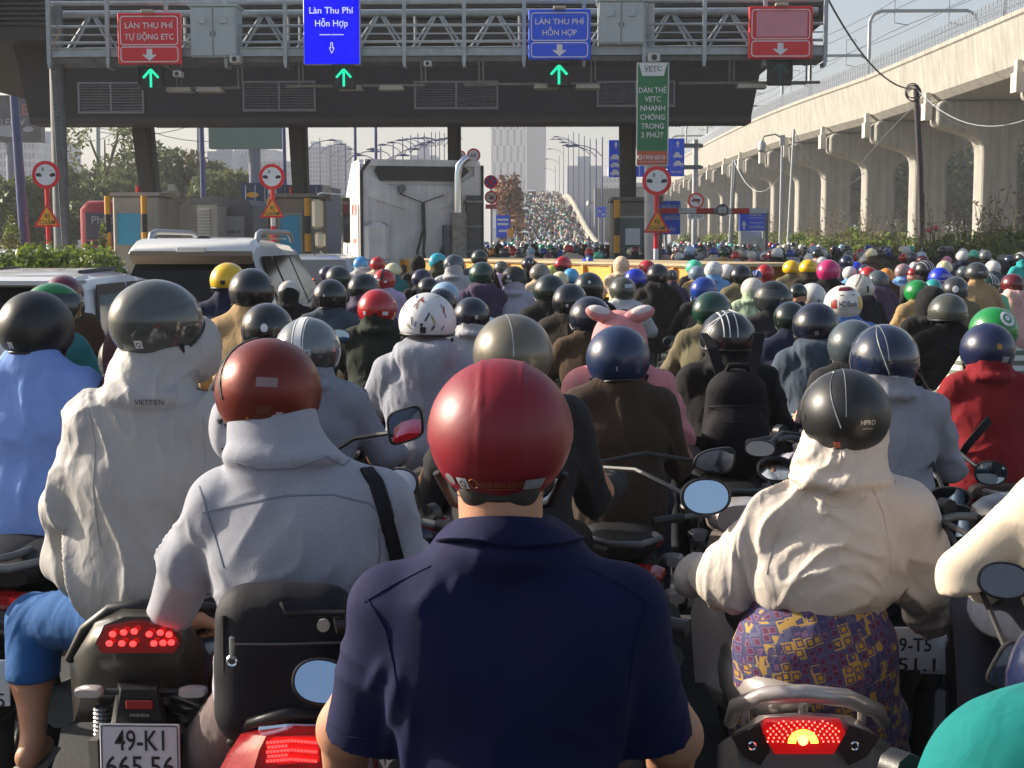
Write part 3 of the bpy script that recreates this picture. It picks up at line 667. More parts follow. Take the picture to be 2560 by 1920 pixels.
# trees beyond the toll station on the other carriageway
def atpx(px, Y): return pxx(px, Y, 600)
tree(atpx(268, 105), 105, 11.0, 3.6, 7.0, 'half bare tree with thin curling twigs behind the tall gantry post', n=1500, leaf=.20, seed=3, mats=[M_LEAFY, M_TREE, M_TREE], gap=.8)
for i, (px, Y, h, cr, lab) in enumerate(((215, 98, 6.2, 3.4, 'low green tree behind the gantry post beside the red bus'), (330, 112, 7.4, 3.6, 'mid green tree behind the leaning column by the cream booth'),
        (408, 118, 9.2, 3.2, 'tall rounded tree just past the leaning column'), (470, 115, 8.4, 3.4, 'wide tree behind the canvas covered truck'), (540, 112, 6.6, 3.2, 'thin crowned tree in front of the green billboard mast'),
        (30, 80, 5.6, 3.0, 'dense green tree under the dark billboard'), (90, 84, 4.2, 2.4, 'smaller green tree beside the blue lamp post'), (822, 150, 6.6, 3.2, 'small round tree in front of the twin grey towers'),
        (146, 92, 4.0, 2.6, 'green tree behind the round width sign near the hedge'), (278, 108, 6.5, 3.6, 'full leafed tree below the bare twigs'))):
    tree(atpx(px, Y), Y, h, cr, h * .72, lab, n=6500, leaf=.24, seed=20 + i, group='trees across the other carriageway', mats=[M_TREE, M_TREE, M_LEAFY] if i in (3, 4) else [M_TREE, M_LEAF])
# rust coloured tree by the bridge
tree(atpx(1276, 118), 118, 6.6, 1.25, 5.2, 'rust orange flowering tree at the foot of the crowded bridge', name='flowering_tree', mats=[mat('rust blossom', (.34, .15, .06), .8, var=.3), mat('rust leaf', (.2, .10, .05), .8, var=.3)], n=2400, leaf=.16, seed=50)
# eucalyptus belt behind the viaduct
for i in range(17):
    Y = 74 + i * 10.5 + rng.uniform(-2, 2); x = vx(Y) + rng.uniform(17, 25); h = rng.uniform(12.5, 16.5)
    tree(x, Y, h, 4.6, h * .86, 'dark eucalyptus tree in the belt behind the viaduct piers', name='eucalyptus_tree', mats=[M_LEAFD, M_LEAFD, mat('blue green leaf', (.06, .085, .06), .6, var=.4)], n=2600, leaf=.30, seed=70 + i, group='eucalyptus belt behind the viaduct', trunk=.2)
fw = MB()
o = ob('roadside_undergrowth', leaf_mesh('roadside_undergrowth', [((vx(d_) + 13 + 3 * math.sin(d_), d_, 1.0), (3, 3, 1.6)) for d_ in range(60, 240, 4)], 6000, .3, [M_LEAFD, M_LEAF], 5), kind='stuff')
# hedge on the planter
hx0, hx1 = pxx(-40, 20.5, 640), pxx(246, 20.5, 640)
t = thing('clipped_hedge', ((hx0 + hx1) / 2, 20.8, 0), 'bright green clipped hedge on the planter behind the white car', 'hedge')
q = MB(); q.cbox((0, .3, .45), (hx1 - hx0, 1.6, .9), .04); q.build('planter', M_CONC2, t)
blobs = [((hx0 + (hx1 - hx0) * i / 15 - (hx0 + hx1) / 2, rng.uniform(-.2, .8), 1.28 + rng.uniform(-.03, .05)), (.30, .5, .44)) for i in range(16)]
ob('foliage', leaf_mesh('foliage', blobs, 7000, .05, [M_LEAFB, M_LEAFB, M_LEAF], 8), t)
def conifer(px, py, Y, h, r, label, seed):
    c = W(px, py, Y); t = thing('conical_shrub', (c.x, Y, 0), label, 'shrub', 'conical shrubs by the toll booths')
    bl = [((0, 0, h * (.2 + .75 * k / 7)), (r * (1 - k / 8.2), r * (1 - k / 8.2), h * .12)) for k in range(8)]
    ob('crown', leaf_mesh('crown', bl, 1800, .055, [M_LEAF, M_LEAFY, M_LEAFB], seed), t); q = MB(); q.tube((0, 0, 0), (0, 0, h * .8), .05, .02); q.build('trunk', M_BARK, t)
conifer(258, 590, 36, 2.2, .42, 'cone shaped shrub behind the hedge in front of the cream booth', 91)
conifer(28, 560, 45, 2.7, .75, 'dark cone shaped shrub at the blue lamp post', 92)
def fern(px, Y, label, seed):
    t = thing('palm_plant', (pxx(px, Y, 600), Y, 0), label, 'plant'); q = MB(); g_ = random.Random(seed)
    for k in range(26):
        a = g_.uniform(0, 6.28); L = g_.uniform(.6, 1.0); p0 = Vector((0, 0, .9)); p1 = Vector((math.cos(a) * L * .5, math.sin(a) * L * .5, 1.5)); p2 = Vector((math.cos(a) * L, math.sin(a) * L, 1.15)); sd = Vector((-math.sin(a), math.cos(a), 0)) * .07
        q.add([p0 - sd * .3, p0 + sd * .3, p1 + sd, p1 - sd, p2], [(0, 1, 2, 3), (3, 2, 4)])
    q.build('fronds', M_LEAFD, t); q = MB(); q.tube((0, 0, 0), (0, 0, .95), .07); q.build('trunk', M_BARK, t)
fern(640, 41, 'dark palm plant at the foot of booth 11', 4); fern(718, 42, 'small palm plant in front of the cyan panel of booth 11', 5)
# bushes on the verge under the viaduct
k = 0
for Y in [31, 34, 37, 40, 43.5, 47, 51, 55.5, 60, 65, 71, 78, 86, 95, 105, 117, 130, 146]:
    for side in (0, 1):
        k += 1; x = 12.4 + side * rng.uniform(2.6, 3.6) + rng.uniform(-.5, .7) + max(0, (Y - 60) * .012); h = rng.uniform(1.7, 2.35) * (1.0 if Y < 70 else 1.1)
        t = thing('verge_bush', (x, Y, 0), 'leafy green bush on the verge in front of the viaduct piers', 'bush', 'bushes on the verge under the viaduct')
        bl = [((rng.uniform(-1.1, 1.1), rng.uniform(-1.2, 1.2), h * rng.uniform(.35, .84)), (rng.uniform(.5, .9), .8, h * rng.uniform(.2, .28))) for _ in range(8)]
        ms = [[M_LEAFB, M_LEAFB, M_LEAF], [M_LEAFB, M_LEAFY, M_LEAFB], [M_LEAF, M_LEAFB, M_LEAF]][k % 3]
        ob('foliage', leaf_mesh('foliage', bl, 2600 if Y < 70 else 1500, .095 if Y < 70 else .14, ms, 200 + k), t)
        q = MB()
        for j in range(14):
            a = rng.uniform(0, 6.28); l = h * rng.uniform(.85, 1.45); b0 = Vector((rng.uniform(-.8, .8), rng.uniform(-.8, .8), .2)); tp = b0 + Vector((math.cos(a) * .5, math.sin(a) * .5, l)); md = (b0 + tp) / 2 + Vector((math.cos(a) * -.1, 0, .1))
            q.path([b0, md, tp], [.022, .016, .006], 4)
            for m in range(5): # leaves along the stem
                p = md.lerp(tp, m / 4); e = Vector((rng.uniform(-.16, .16), rng.uniform(-.1, .1), rng.uniform(-.02, .14))); q.add([p, p + e * .5 + Vector((0, 0, .045)), p + e, p + e * .5 - Vector((0, 0, .03))], [(0, 1, 2, 3)], 1)
        q.build('stems', [M_BARK, M_LEAFY], t)
gs = MB()
for j in range(2600):
    Y = rng.uniform(30, 170); x = rng.uniform(11, 19); h = rng.uniform(.4, 1.5); a = rng.uniform(-.3, .3)
    gs.add([(x, Y, 0), (x + .04, Y, 0), (x + a * h + .02, Y + .1, h)], [(0, 1, 2)])
gs.build('verge_grass', M_LEAFY, kind='stuff')
q = MB()
t = thing('flowering_plant', (pxx(2325, 44, 600), 44, 0), 'tall stems with two pink flower heads above the verge bushes', 'plant')
for dx, hh in ((0, 2.05), (.14, 2.12), (.3, 1.95)): q.path([(dx * .3, 0, 0), (dx, 0, hh)], .018, 5)
q.build('stem', M_LEAF, t); q = MB()
for dx, hh in ((-.02, 2.1), (.16, 2.17)): q.path([(dx - .07, 0, hh - .05), (dx, 0, hh), (dx + .06, 0, hh + .04)], [.05, .085, .04], 7)
q.build('flower', mat('pink flower', lin(205, 90, 105), .6), t)

for i in range(16):
    Y = 70 + i * 11.5 + rng.uniform(-3, 3); x = vx(Y) + rng.uniform(26, 34); h = rng.uniform(13, 17)
    tree(x, Y, h, 5.6, h * .95, 'dark leafy tree in the deeper row behind the viaduct piers', name='eucalyptus_tree', mats=[M_LEAFD, M_LEAFD], n=2600, leaf=.42, seed=170 + i, group='deeper tree row behind the viaduct', trunk=.2)
# ---- far buildings
M_TW = mat('tower pale', (0.46, 0.48, 0.52), .6, var=.06); M_TG = mat('tower glass blue', (0.16, 0.21, 0.30), .3); M_TD = mat('tower shade panel', (.20, .26, .36), .5)
def tower(px0, px1, ytop, Y, label, floors=30, bays=8, mats=(M_TW, M_TG), depth=18, name='tower_block', bal=0.5, roofbits=True):
    x0, x1, _, z1 = rect(px0, px1, ytop, 600, Y); w_ = x1 - x0
    t = thing(name, ((x0 + x1) / 2, Y, 0), label, 'building', 'hazy buildings on the skyline')
    q = MB(); q.bb(-w_ / 2, w_ / 2, 0, depth, -1, z1); q.build('wall', mats[0], t)
    fh = z1 / floors; bw = w_ / bays; q = MB()
    for f in range(1, floors):
        for b in range(bays):
            q.bb(-w_ / 2 + bw * (b + .22), -w_ / 2 + bw * (b + .22 + bal), -.12, -.02, fh * f + fh * .2, fh * f + fh * .78)
    for f in range(1, floors):
        for b in range(4): q.bb(w_ / 2 + .02, w_ / 2 + .1, depth * (b + .2) / 4, depth * (b + .75) / 4, fh * f + fh * .2, fh * f + fh * .78)
    q.build('windows', mats[1], t, kind='stuff')
    if roofbits: q = MB(); q.bb(-w_ * .2, w_ * .15, 2, depth * .6, z1, z1 + fh * 1.2); q.build('roof_house', mats[0], t)
    return t, w_, z1
# tall patterned tower
t, w_, z1 = tower(1228, 1312, 232, 640, 'tall hazy tower with wavy pale stripes behind the bridge', floors=46, bays=9, bal=.55, roofbits=False, mats=(M_TD, M_TG))
q = MB(); g_ = random.Random(2)
for f in range(0, 46):
    for b in range(10):
        sh = 1 if (f // 5 + b) % 2 else 0
        q.bb(-w_ / 2 + w_ * b / 10 + sh * .55, -w_ / 2 + w_ * b / 10 + sh * .55 + .75, -.5, -.13, z1 * f / 46, z1 * (f + 1) / 46)
q.build('facade_fins', mat('tower white', (.66, .66, .66), .6), t, kind='stuff')
tower(1316, 1364, 236, 650, 'tall hazy bluish glass tower joined to the striped tower', floors=48, bays=6, mats=(M_TD, M_TG), bal=.7, roofbits=False)
tower(760, 812, 366, 420, 'grey apartment tower, first of the twin towers by the truck', floors=22, bays=7, depth=12)
tower(818, 866, 362, 430, 'grey apartment tower, second of the twin towers by the truck', floors=22, bays=6, depth=12)
tower(-30, 92, 355, 330, 'pale apartment slab under the dark billboard', floors=12, bays=12)
tower(95, 146, 350, 360, 'bluish office tower behind the tall gantry post', floors=14, bays=6, mats=(M_TD, M_TG))
tower(520, 582, 378, 360, 'hazy blue apartment tower below the green billboard', floors=16, bays=7, mats=(M_TD, M_TG))
tower(586, 640, 360, 380, 'white apartment tower behind the green billboard mast', floors=18, bays=6)
tower(644, 712, 400, 350, 'stepped white building behind the toll booth numbered 11', floors=10, bays=8)
tower(1028, 1090, 388, 500, 'low blue grey building behind the row of double lamps', floors=8, bays=8, mats=(M_TD, M_TG))
tower(1418, 1504, 414, 420, 'boxy blue grey building behind the curved lamp row', floors=10, bays=9, mats=(M_TD, M_TG))
tower(1240, 1262, 490, 300, 'narrow dark building beside the rust orange tree', floors=8, bays=3, mats=(M_TD, M_TG), depth=8)
tower(1504, 1560, 440, 520, 'pale hazy building behind the grey booth column', floors=9, bays=6)
x0, x1, z0, z1 = rect(1486, 1660, 471, 600, 170); q = MB(); q.bb(x0, x1, 170, 172, -1, z1); o = q.build('retaining_wall', mat('hazy wall', (.30, .30, .29), .8, var=.15)); tag(o, 'plain grey wall behind the grey toll booth', 'wall')
q = MB(); rr = [rect(1470 + i * 14, 1471 + i * 14, 500 - 44 * math.sin(min(1, i / 9) * 1.4), 600, 185) for i in range(12)]
q.loft([[(r_[0], 185, r_[3] - .5), (r_[0], 195, r_[3] - .5), (r_[0], 195, r_[3]), (r_[0], 185, r_[3])] for r_ in rr]); o = q.build('curved_roof', mat('pale roof', (.6, .6, .58), .5)); tag(o, 'pale curved station roof showing behind the grey booth', 'roof')

def billboard(px, py, Y, label, face, pole_px=None, cb=None):
    x0, x1, z0, z1 = rect(*px, *py, Y); cx = (x0 + x1) / 2; t = thing('billboard', (cx, Y, 0), label, 'billboard')
    q = MB(); q.bb(x0 - cx, x1 - cx, 0, 1.0, z0, z1); q.build('panel', face, t)
    q = MB(); p = pxx(pole_px, Y, 450) - cx if pole_px else 0; q.tube((p, .5, 0), (p, .5, z0 + 1), .45, n=12); q.build('mast', mat('billboard mast', (.13, .15, .24), .5), t, smooth=40)
    if cb: q = MB(); cb(q, x0 - cx, x1 - cx, z0, z1); q.build('print', [mat('dim red print', (.35, .05, .06), .5), mat('dim grey print', (.35, .36, .42), .5)], t)
def lb(q, x0, x1, z0, z1):
    q.text('LE', (x1 - 1.5, -.03, z1 - 1.1), .9, 0); q.text('LED V', (x1 - 2.2, -.03, z1 - 2.1), .55, 1); q.disc((x1 - 2.6, -.03, z0 + .9), .5, .02, 20, 1, 1.0); q.disc((x1 - 1.0, -.03, z0 + 1.0), .22, .02, 20, 1, .42)
billboard((-60, 101), (238, 355), 118, 'dark billboard with faded red and grey lettering past the canopy end', mat('billboard dark', (.035, .04, .06), .5, var=.3, vscale=.4), None, lb)
billboard((521, 706), (288, 371), 110, 'blank green billboard back on a single mast between two columns', mat('billboard green', (.10, .20, .17), .6, var=.12, vscale=.3), 634)

# ---- lamp posts
def lamp_post(x, y, zb_, h, arms, label, group, r=.09, reach=2.2, m=M_LPOLE):
    t = thing('street_lamp', (x, y, zb_), label, 'street lamp', group)
    q = MB(); q.tube((0, 0, -.5), (0, 0, h + .8), r, r * .6); q.build('pole', m, t, smooth=40)
    for a in arms:
        q = MB(); q.path([(0, 0, h - 1.0), (a * reach * .3, 0, h - .35), (a * reach * .75, 0, h), (a * reach, 0, h + .05)], .045, 6); ar = q.build('arm', m, t, smooth=40)
        q = MB(); q.path([(a * (reach - .1), 0, h + .05), (a * (reach + .35), 0, h + .08), (a * (reach + .85), 0, h + .02)], [.06, .13, .05], 6); q.build('lamp_head', m, ar, smooth=40)
for d in (138, 150, 164, 180, 198, 220, 246, 276, 310, 350): lamp_post(bxr(d) + .3, d, bz(d), 10.0, (-1,), 'curved single arm lamp along the railing of the crowded bridge', 'single arm lamps on the bridge')
for px, yt in ((952, 372), (983, 358), (1007, 348), (1027, 343), (1045, 338), (1061, 336), (1079, 334), (1089, 335), (1099, 333), (1111, 336)):
    d = 15 * 3690 / (1389 - px); zt = W(px, yt, d).z; lamp_post(pxx(px, d, 400), d, 0, zt - .6, (-1, 1), 'double arm street lamp in the row behind the white truck', 'double arm lamps behind the truck', reach=1.6)
for px, yt, Y in ((768, 352, 150), (800, 362, 170), (826, 374, 190), (846, 384, 215), (864, 380, 130)): lamp_post(pxx(px, Y, 400), Y, 0, W(px, yt, Y).z, (1,), 'thin grey street lamp in front of the twin towers', 'thin lamps by the twin towers', r=.07)
def tall_pole(px, py_t, pxb, Y, label, r=.16, m=M_LPOLE, name='lamp_pole', zt=None):
    b = W(pxb, 620, Y); zz = zt or W(px, py_t, Y).z; t = W(px, py_t, Y)
    q = MB(); q.path([(b.x, Y, 0), (t.x, Y, zz)], [r, r * .7], 12); o = q.build(name, m, None, smooth=40); tag(o, label, 'pole')
tall_pole(22, 150, 66, 60, 'tall blue lamp pole crossing the dark billboard', .22, zt=12)
tall_pole(500, 200, 513, 80, 'tall blue pole in front of the green billboard', .17)
tall_pole(708, 250, 716, 80, 'tall blue pole beside the second canopy column', .13)
tall_pole(887, 250, 890, 85, 'slim purple pole above the truck nearest the twin towers', .11)
tall_pole(939, 250, 941, 85, 'slim purple pole above the truck by the double lamps', .11)
tall_pole(244, 270, 248, 140, 'pale green pylon mast behind the bare tree', .28, mat('pylon green', (.3, .38, .36), .6), 'pylon')
tall_pole(494, 290, 497, 150, 'grey power pole with cross arms left of the green billboard', .2, mat('pylon grey', (.35, .38, .38), .6), 'pylon')
q = MB()
for k_, (a, b) in enumerate((((-60, 150), (420, 300)), ((-60, 180), (380, 330)), ((250, 330), (620, 240)), ((380, 330), (720, 290)), ((150, 330), (330, 290)))):
    A, B_ = W(*a, 140), W(*b, 150); pts = [A.lerp(B_, i / 10) - Vector((0, 0, 1.6 * 4 * (i / 10) * (1 - i / 10))) for i in range(11)]; q.path(pts, .035, 4)
o = q.build('power_line', M_STEELD); tag(o, 'sagging power lines in the hazy sky behind the bare tree', 'cable')

# ---- signs beyond the station
M_WOOD = mat('dark pole wood', (.035, .025, .03), .7, var=.3, vscale=5)
def round_sign(px, py, rp, Y, label, kind, plate=None, pole=True, pole_px=None):
    c = W(px, py, Y); r = rp * Y / 3690; t = thing('round_sign', (c.x, Y, 0), label, 'sign')
    if pole: q = MB(); q.tube((0, .05, 0), (0, .05, c.z), .05); q.build('pole', M_STEEL, t, smooth=40)
    q = MB(); q.disc((0, 0, c.z), r, .03, 32); d_ = q.build('disc', M_RED if kind != 'black' else M_BLK, t)
    q = MB(); q.disc((0, -.006, c.z), r * .76, .005, 32, 1 if kind == 'nopark' else 0); y = -.012
    if kind == '60': q.text('60', (0, y, c.z), r * .62, 2)
    elif kind == 'nopark':
        for s in (-1, 1): A = Vector((-.53 * r * s, y - .003 * s, c.z - .53 * r)); B_ = Vector((.53 * r * s, y - .003 * s, c.z + .53 * r)); nv = Vector((.1 * r, 0, -.1 * r * s)); flat(q, [A - nv, A + nv, B_ + nv, B_ - nv], 3)
    elif kind == 'car':
        flat(q, [(-.5 * r, y, c.z - .12 * r), (.5 * r, y, c.z - .12 * r), (.52 * r, y, c.z + .22 * r), (-.3 * r, y, c.z + .26 * r), (-.5 * r, y, c.z + .05 * r)], 2); flat(q, [(-.45 * r, y - .003, c.z + .42 * r), (-.38 * r, y - .003, c.z + .5 * r), (.5 * r, y - .003, c.z - .38 * r), (.42 * r, y - .003, c.z - .46 * r)], 3)
    elif kind == 'noturn':
        flat(q, [(-.45 * r, y, c.z - .3 * r), (.2 * r, y, c.z - .3 * r), (.45 * r, y, c.z + .25 * r), (-.1 * r, y, c.z + .05 * r)], 2); flat(q, [(-.55 * r, y - .003, c.z + .42 * r), (-.45 * r, y - .003, c.z + .52 * r), (.55 * r, y - .003, c.z - .42 * r), (.45 * r, y - .003, c.z - .52 * r)], 3)
    elif kind == 'black':
        for s in (-1, 1): flat(q, [(s * .75 * r * math.cos(a) * (1 if k2 else .0) + (0 if k2 else 0), y, c.z + 0) for a, k2 in ()] or [(-.34 * r, y, c.z + s * .72 * r), (.34 * r, y, c.z + s * .72 * r), (.2 * r, y, c.z + s * .5 * r), (-.2 * r, y, c.z + s * .5 * r)], 2)
        q.text('<->', (0, y, c.z), r * .3, 2)
    q.build('disc_face', [M_SWHITE, mat('disc blue', lin(70, 80, 190), .5), M_BLK, M_RED], d_)
    if plate:
        x0, x1, z0, z1 = rect(*plate[0], Y); q = MB(); q.bb(x0 - c.x, x1 - c.x, -.02, .02, z0, z1, 0); q.build('plate', plate[2], t)
        if plate[1]: q = MB(); q.text(plate[1], ((x0 + x1) / 2 - c.x, -.026, (z0 + z1) / 2), (z1 - z0) * .45, 0, wid=(x1 - x0) * .8); q.build('lettering', plate[3], t)
round_sign(1184, 388, 17, 66, 'round speed limit 60 sign above the truck roof', '60')
round_sign(1152, 388, 12, 67, 'round sign half hidden by the column above the truck exhaust', '60')
round_sign(1227, 455, 17, 60, 'blue and red no parking disc beside the truck cab', 'nopark')
round_sign(1228, 493, 16, 59.7, 'round no turning sign with red plate under the no parking disc', 'noturn', ((1214, 1241, 511, 522), 'CẤM', M_RED, M_SWHITE))
round_sign(1740, 502, 20, 69.5, 'round no trucks sign over a white plate on the grey pole', 'car', ((1720, 1760, 533, 548), 'LIÊN TỈNH', M_SWHITE, M_BLK), pole=False)
def blue_sign(px, py, Y, label, rows, poles, name='direction_sign', face=M_BLUE, cat='sign'):
    x0, x1, z0, z1 = rect(*px, *py, Y); cx = (x0 + x1) / 2; t = thing(name, (cx, Y, 0), label, cat); w_, h = x1 - x0, z1 - z0
    q = MB(); q.cbox((0, .03, (z0 + z1) / 2), (w_, .06, h), .01); q.build('panel', face, t)
    q = MB()
    for r_ in rows:
        if r_[0] == 'arrow': flat(q, arrow_pts(w_ * r_[1], z0 + h * r_[2], h * r_[3], h * r_[3] * .5, True, -.006), 0)
        elif r_[0] == 'bar': q.bb(w_ * r_[1], w_ * r_[2], -.008, -.004, z0 + h * r_[3], z0 + h * r_[4])
        elif r_[0] == 'car':
            X, Z, s = w_ * r_[1], z0 + h * r_[2], w_ * r_[3]
            flat(q, [(X - s, -.006, Z), (X + s, -.006, Z), (X + s, -.006, Z + s * .5), (X + s * .5, -.006, Z + s * .55), (X + s * .3, -.006, Z + s * r_[4]), (X - s * .5, -.006, Z + s * r_[4]), (X - s * .75, -.006, Z + s * .55), (X - s, -.006, Z + s * .45)], 0)
            for e in (-.55, .55): q.disc((X + s * e, -.009, Z), s * .2, .003, 12, 1); q.ring((X + s * e, -.01, Z), s * .2, s * .05, 'y', 12, 4)
        else: q.text(r_[0], (w_ * r_[1], -.006, z0 + h * r_[2]), h * r_[3], 0, wid=w_ * r_[4])
    q.build('print', [M_SWHITE, face], t)
    for p in poles: q = MB(); pp = pxx(p, Y, 600) - cx; q.tube((pp, .1, 0), (pp, .1, z1 - .02), .05); q.build('post', M_STEEL, t, smooth=40)
blue_sign((1522, 1557, ), (350, 443), 66, 'blue lane panel with car and van symbols beside the dark column', [('arrow', .0, .87, .18), ('car', 0, .48, .38, .95), ('car', 0, .28, .38, .8), ('car', 0, .06, .38, 1.0)], [])
blue_sign((1669, 1711), (346, 441), 70, 'blue lane panel with motorbike symbols right of the green banner', [('arrow', .1, .86, .18), ('car', .1, .50, .26, 1.2), ('car', .15, .28, .3, 1.0), ('XE MÁY', .05, .12, .06, .7)], [])
blue_sign((1589, 1617), (416, 442), 68, 'small blue panel corner showing under the green banner', [('bar', -.2, -.1, .1, .9)], [])
c = W(1740, 348, 70); t = thing('sign_mast', (c.x, 70, 0), 'thick grey mast with red and white foot carrying the blue lane panels', 'pole')
q = MB(); q.tube((0, .2, .9), (0, .2, c.z), .15, .13, 14); q.build('pole', M_STEEL, t, smooth=40)
q = MB(); q.tube((0, .2, 0), (0, .2, .45), .16, n=14, mi=0); q.tube((0, .2, .45), (0, .2, .9), .16, n=14, mi=1); q.build('painted_foot', [M_SWHITE, mat('foot red', lin(220, 70, 45), .5)], t, smooth=40)
q = MB()
for py in (364, 418): zz = W(1740, py, 70).z; q.tube((.35, .1, zz), (pxx(1600, 70, py) - c.x, .1, zz), .07, mi=0); q.bb(-.55, .25, .0, .1, zz - .1, zz + .1)
q.build('sign_arm', M_STEELD, t, smooth=40)
blue_sign((1645, 1701), (502, 586), 52, 'blue notice with white words half behind the yellow triangle', [('CHUYỂN XE ĐI', .05, .83, .1, .8), ('LÀN ĐƯỜNG', .12, .5, .12, .7), ('NÀY', .1, .16, .12, .4)], [1665])
blue_sign((1849, 1914), (529, 577), 60, 'blue direction sign with arrow and white words over the map board', [('VINFAST', .12, .84, .13, .55), ('Trạm Sạc Điện', .14, .68, .06, .6), ('arrow', -.33, .3, .46), ('3/2 THẮNG', .16, .2, .15, .55), ('bar', -.1, .42, .4, .43)], [1853, 1909])
blue_sign((1846, 1911), (578, 628), 60.3, 'pale map board with a green panel under the blue direction sign', [('bar', -.42, .4, .84, .87), ('bar', -.3, .3, .74, .77)], [], name='map_board', face=mat('map pale', (.6, .64, .58), .5))
x0, x1, z0, z1 = rect(1848, 1892, 592, 628, 60.2)
blue_sign((1493, 1515), (517, 543), 125, 'small far blue sign on two posts by the grey wall', [('car', -.2, .5, .2, .9), ('car', .2, .2, .2, .9)], [1497, 1511])
blue_sign((1240, 1274), (538, 594), 98, 'faded blue notice panel beside the crowded ramp', [('bar', -.4, .4, .75, .85), ('bar', -.4, .4, .55, .65), ('bar', -.3, .3, .25, .35)], [1244, 1270])
blue_sign((1268, 1284), (572, 594), 97, 'small yellow panel beside the faded blue notice', [], [1276], face=M_YEL)
# height barrier
Yb = 46; zz = W(1780, 527, Yb).z; xa, xb = pxx(1652, Yb, 527), pxx(1918, Yb, 527)
t = thing('barrier_boom', (xa, Yb, 0), 'red and white striped boom across the motorbike lane', 'barrier')
q = MB(); n = 6; L = (xb - xa) / n
for i in range(n): q.bb(L * i, L * (i + 1), -.04, .04, zz - .08, zz + .08, i % 2)
q.build('boom', [M_RED, M_SWHITE], t)
q = MB(); q.bb(-.05, xb - xa + .05, .045, .07, zz - .1, zz - .07); q.tube((0, .06, 0), (0, .06, zz + .1), .06); q.tube((xb - xa, .06, 0), (xb - xa, .06, zz), .05); q.build('frame', M_STEELD, t)
round_sign(1806, 525, 15, 45.8, 'round black rimmed width sign hung on the striped boom', 'black', pole=False)

# ---- wooden pole, camera poles and cables
def wire(name, pts, r, m, label):
    q = MB(); q.path(pts, r, 5); o = q.build(name, m, None, smooth=60); return tag(o, label, 'cable')
def sag(a, b, s, n=14): return [a.lerp(b, i / n) - Vector((0, 0, s * 4 * (i / n) * (1 - i / n))) for i in range(n + 1)]
Yp = 58; tp = W(2290, 222, Yp); bt_ = W(2298, 640, Yp)
t = thing('utility_pole', (bt_.x, Yp, 0), 'dark slim utility pole with a coil of cable at its top', 'pole')
q = MB(); q.path([(0, 0, 0), (.05, 0, 2.0), (-.05, 0, 4.5), (tp.x - bt_.x, 0, tp.z)], [.10, .10, .12, .11], 10); q.build('pole', M_WOOD, t, smooth=40)
q = MB()
for k_ in range(5): q.ring((tp.x - bt_.x - .1 - .02 * k_, -.1 - .03 * k_, tp.z - .25 + .04 * k_), .24 + .03 * (k_ % 3), .022, 'y', 22, 5)
q.build('cable_coil', M_BLACK, t)
q = MB(); q.path([(.1, -.05, 1.2), (.14, -.05, 2.4), (.1, -.05, 3.6)], .03, 6); q.build('conduit', mat('rust conduit', (.12, .03, .03), .6), t, smooth=40)
wire('overhead_cable', sag(W(2066, -10, 42), tp, .7), .03, M_BLACK, 'thick black cable from the gantry to the utility pole')
wire('overhead_cable', sag(tp, W(2640, 262, 46), 1.0), .018, M_STEEL, 'pale cable from the utility pole across the viaduct girder')
wire('overhead_cable', sag(tp, W(2420, 320, 70), .25), .012, M_STEEL, 'short pale cable running down from the utility pole')
wire('overhead_cable', sag(tp - Vector((0, 0, .6)), W(2140, 425, 75), -.1), .018, M_STEELD, 'dark cable slanting from the utility pole towards the lower piers')
def slim_pole(px, pyt, pxb, Y, label, cam_=False, m=M_STEEL):
    a = W(px, pyt, Y); b = W(pxb, 625, Y); t = thing('slim_pole', (b.x, Y, 0), label, 'pole')
    q = MB(); q.path([(0, 0, 0), (a.x - b.x, 0, a.z)], [.085, .06], 8); q.build('pole', m, t, smooth=40)
    if cam_:
        q = MB(); x = a.x - b.x; q.path([(x, 0, a.z - .15), (x - .35, 0, a.z + .05), (x - .9, 0, a.z - .05), (x - 1.0, 0, a.z - .3)], .04, 6); ar = q.build('arm', M_STEELD, t, smooth=40)
        q = MB(); q.path([(x - 1.0, 0, a.z - .25), (x - 1.0, 0, a.z - .4), (x - 1.02, 0, a.z - .75), (x - 1.02, 0, a.z - .85)], [.08, .2, .2, .08], 12); q.bb(x - .12, x + .12, -.1, .1, a.z - .5, a.z); q.build('dome_camera', mat('camera pale', (.5, .5, .5), .4), t, smooth=40)
    return a
slim_pole(1956, 338, 1950, 75, 'slim pole carrying a dome camera on a bent arm', True)
e1 = slim_pole(1985, 323, 1967, 76, 'slim leaning pale pole beside the camera pole')
slim_pole(1833, 398, 1822, 85, 'slim pale pole behind the striped boom')
slim_pole(1839, 402, 1825, 86, 'thin paired pole behind the striped boom', m=M_STEELD)
wire('overhead_cable', sag(e1, W(2160, 432, 80), 1.6), .02, M_STEEL, 'pale looped cable between the leaning pole and the piers')
wire('overhead_cable', sag(W(1834, 398, 85), W(1955, 430, 78), 1.4), .018, M_STEEL, 'pale slack cable between the thin poles under the viaduct')
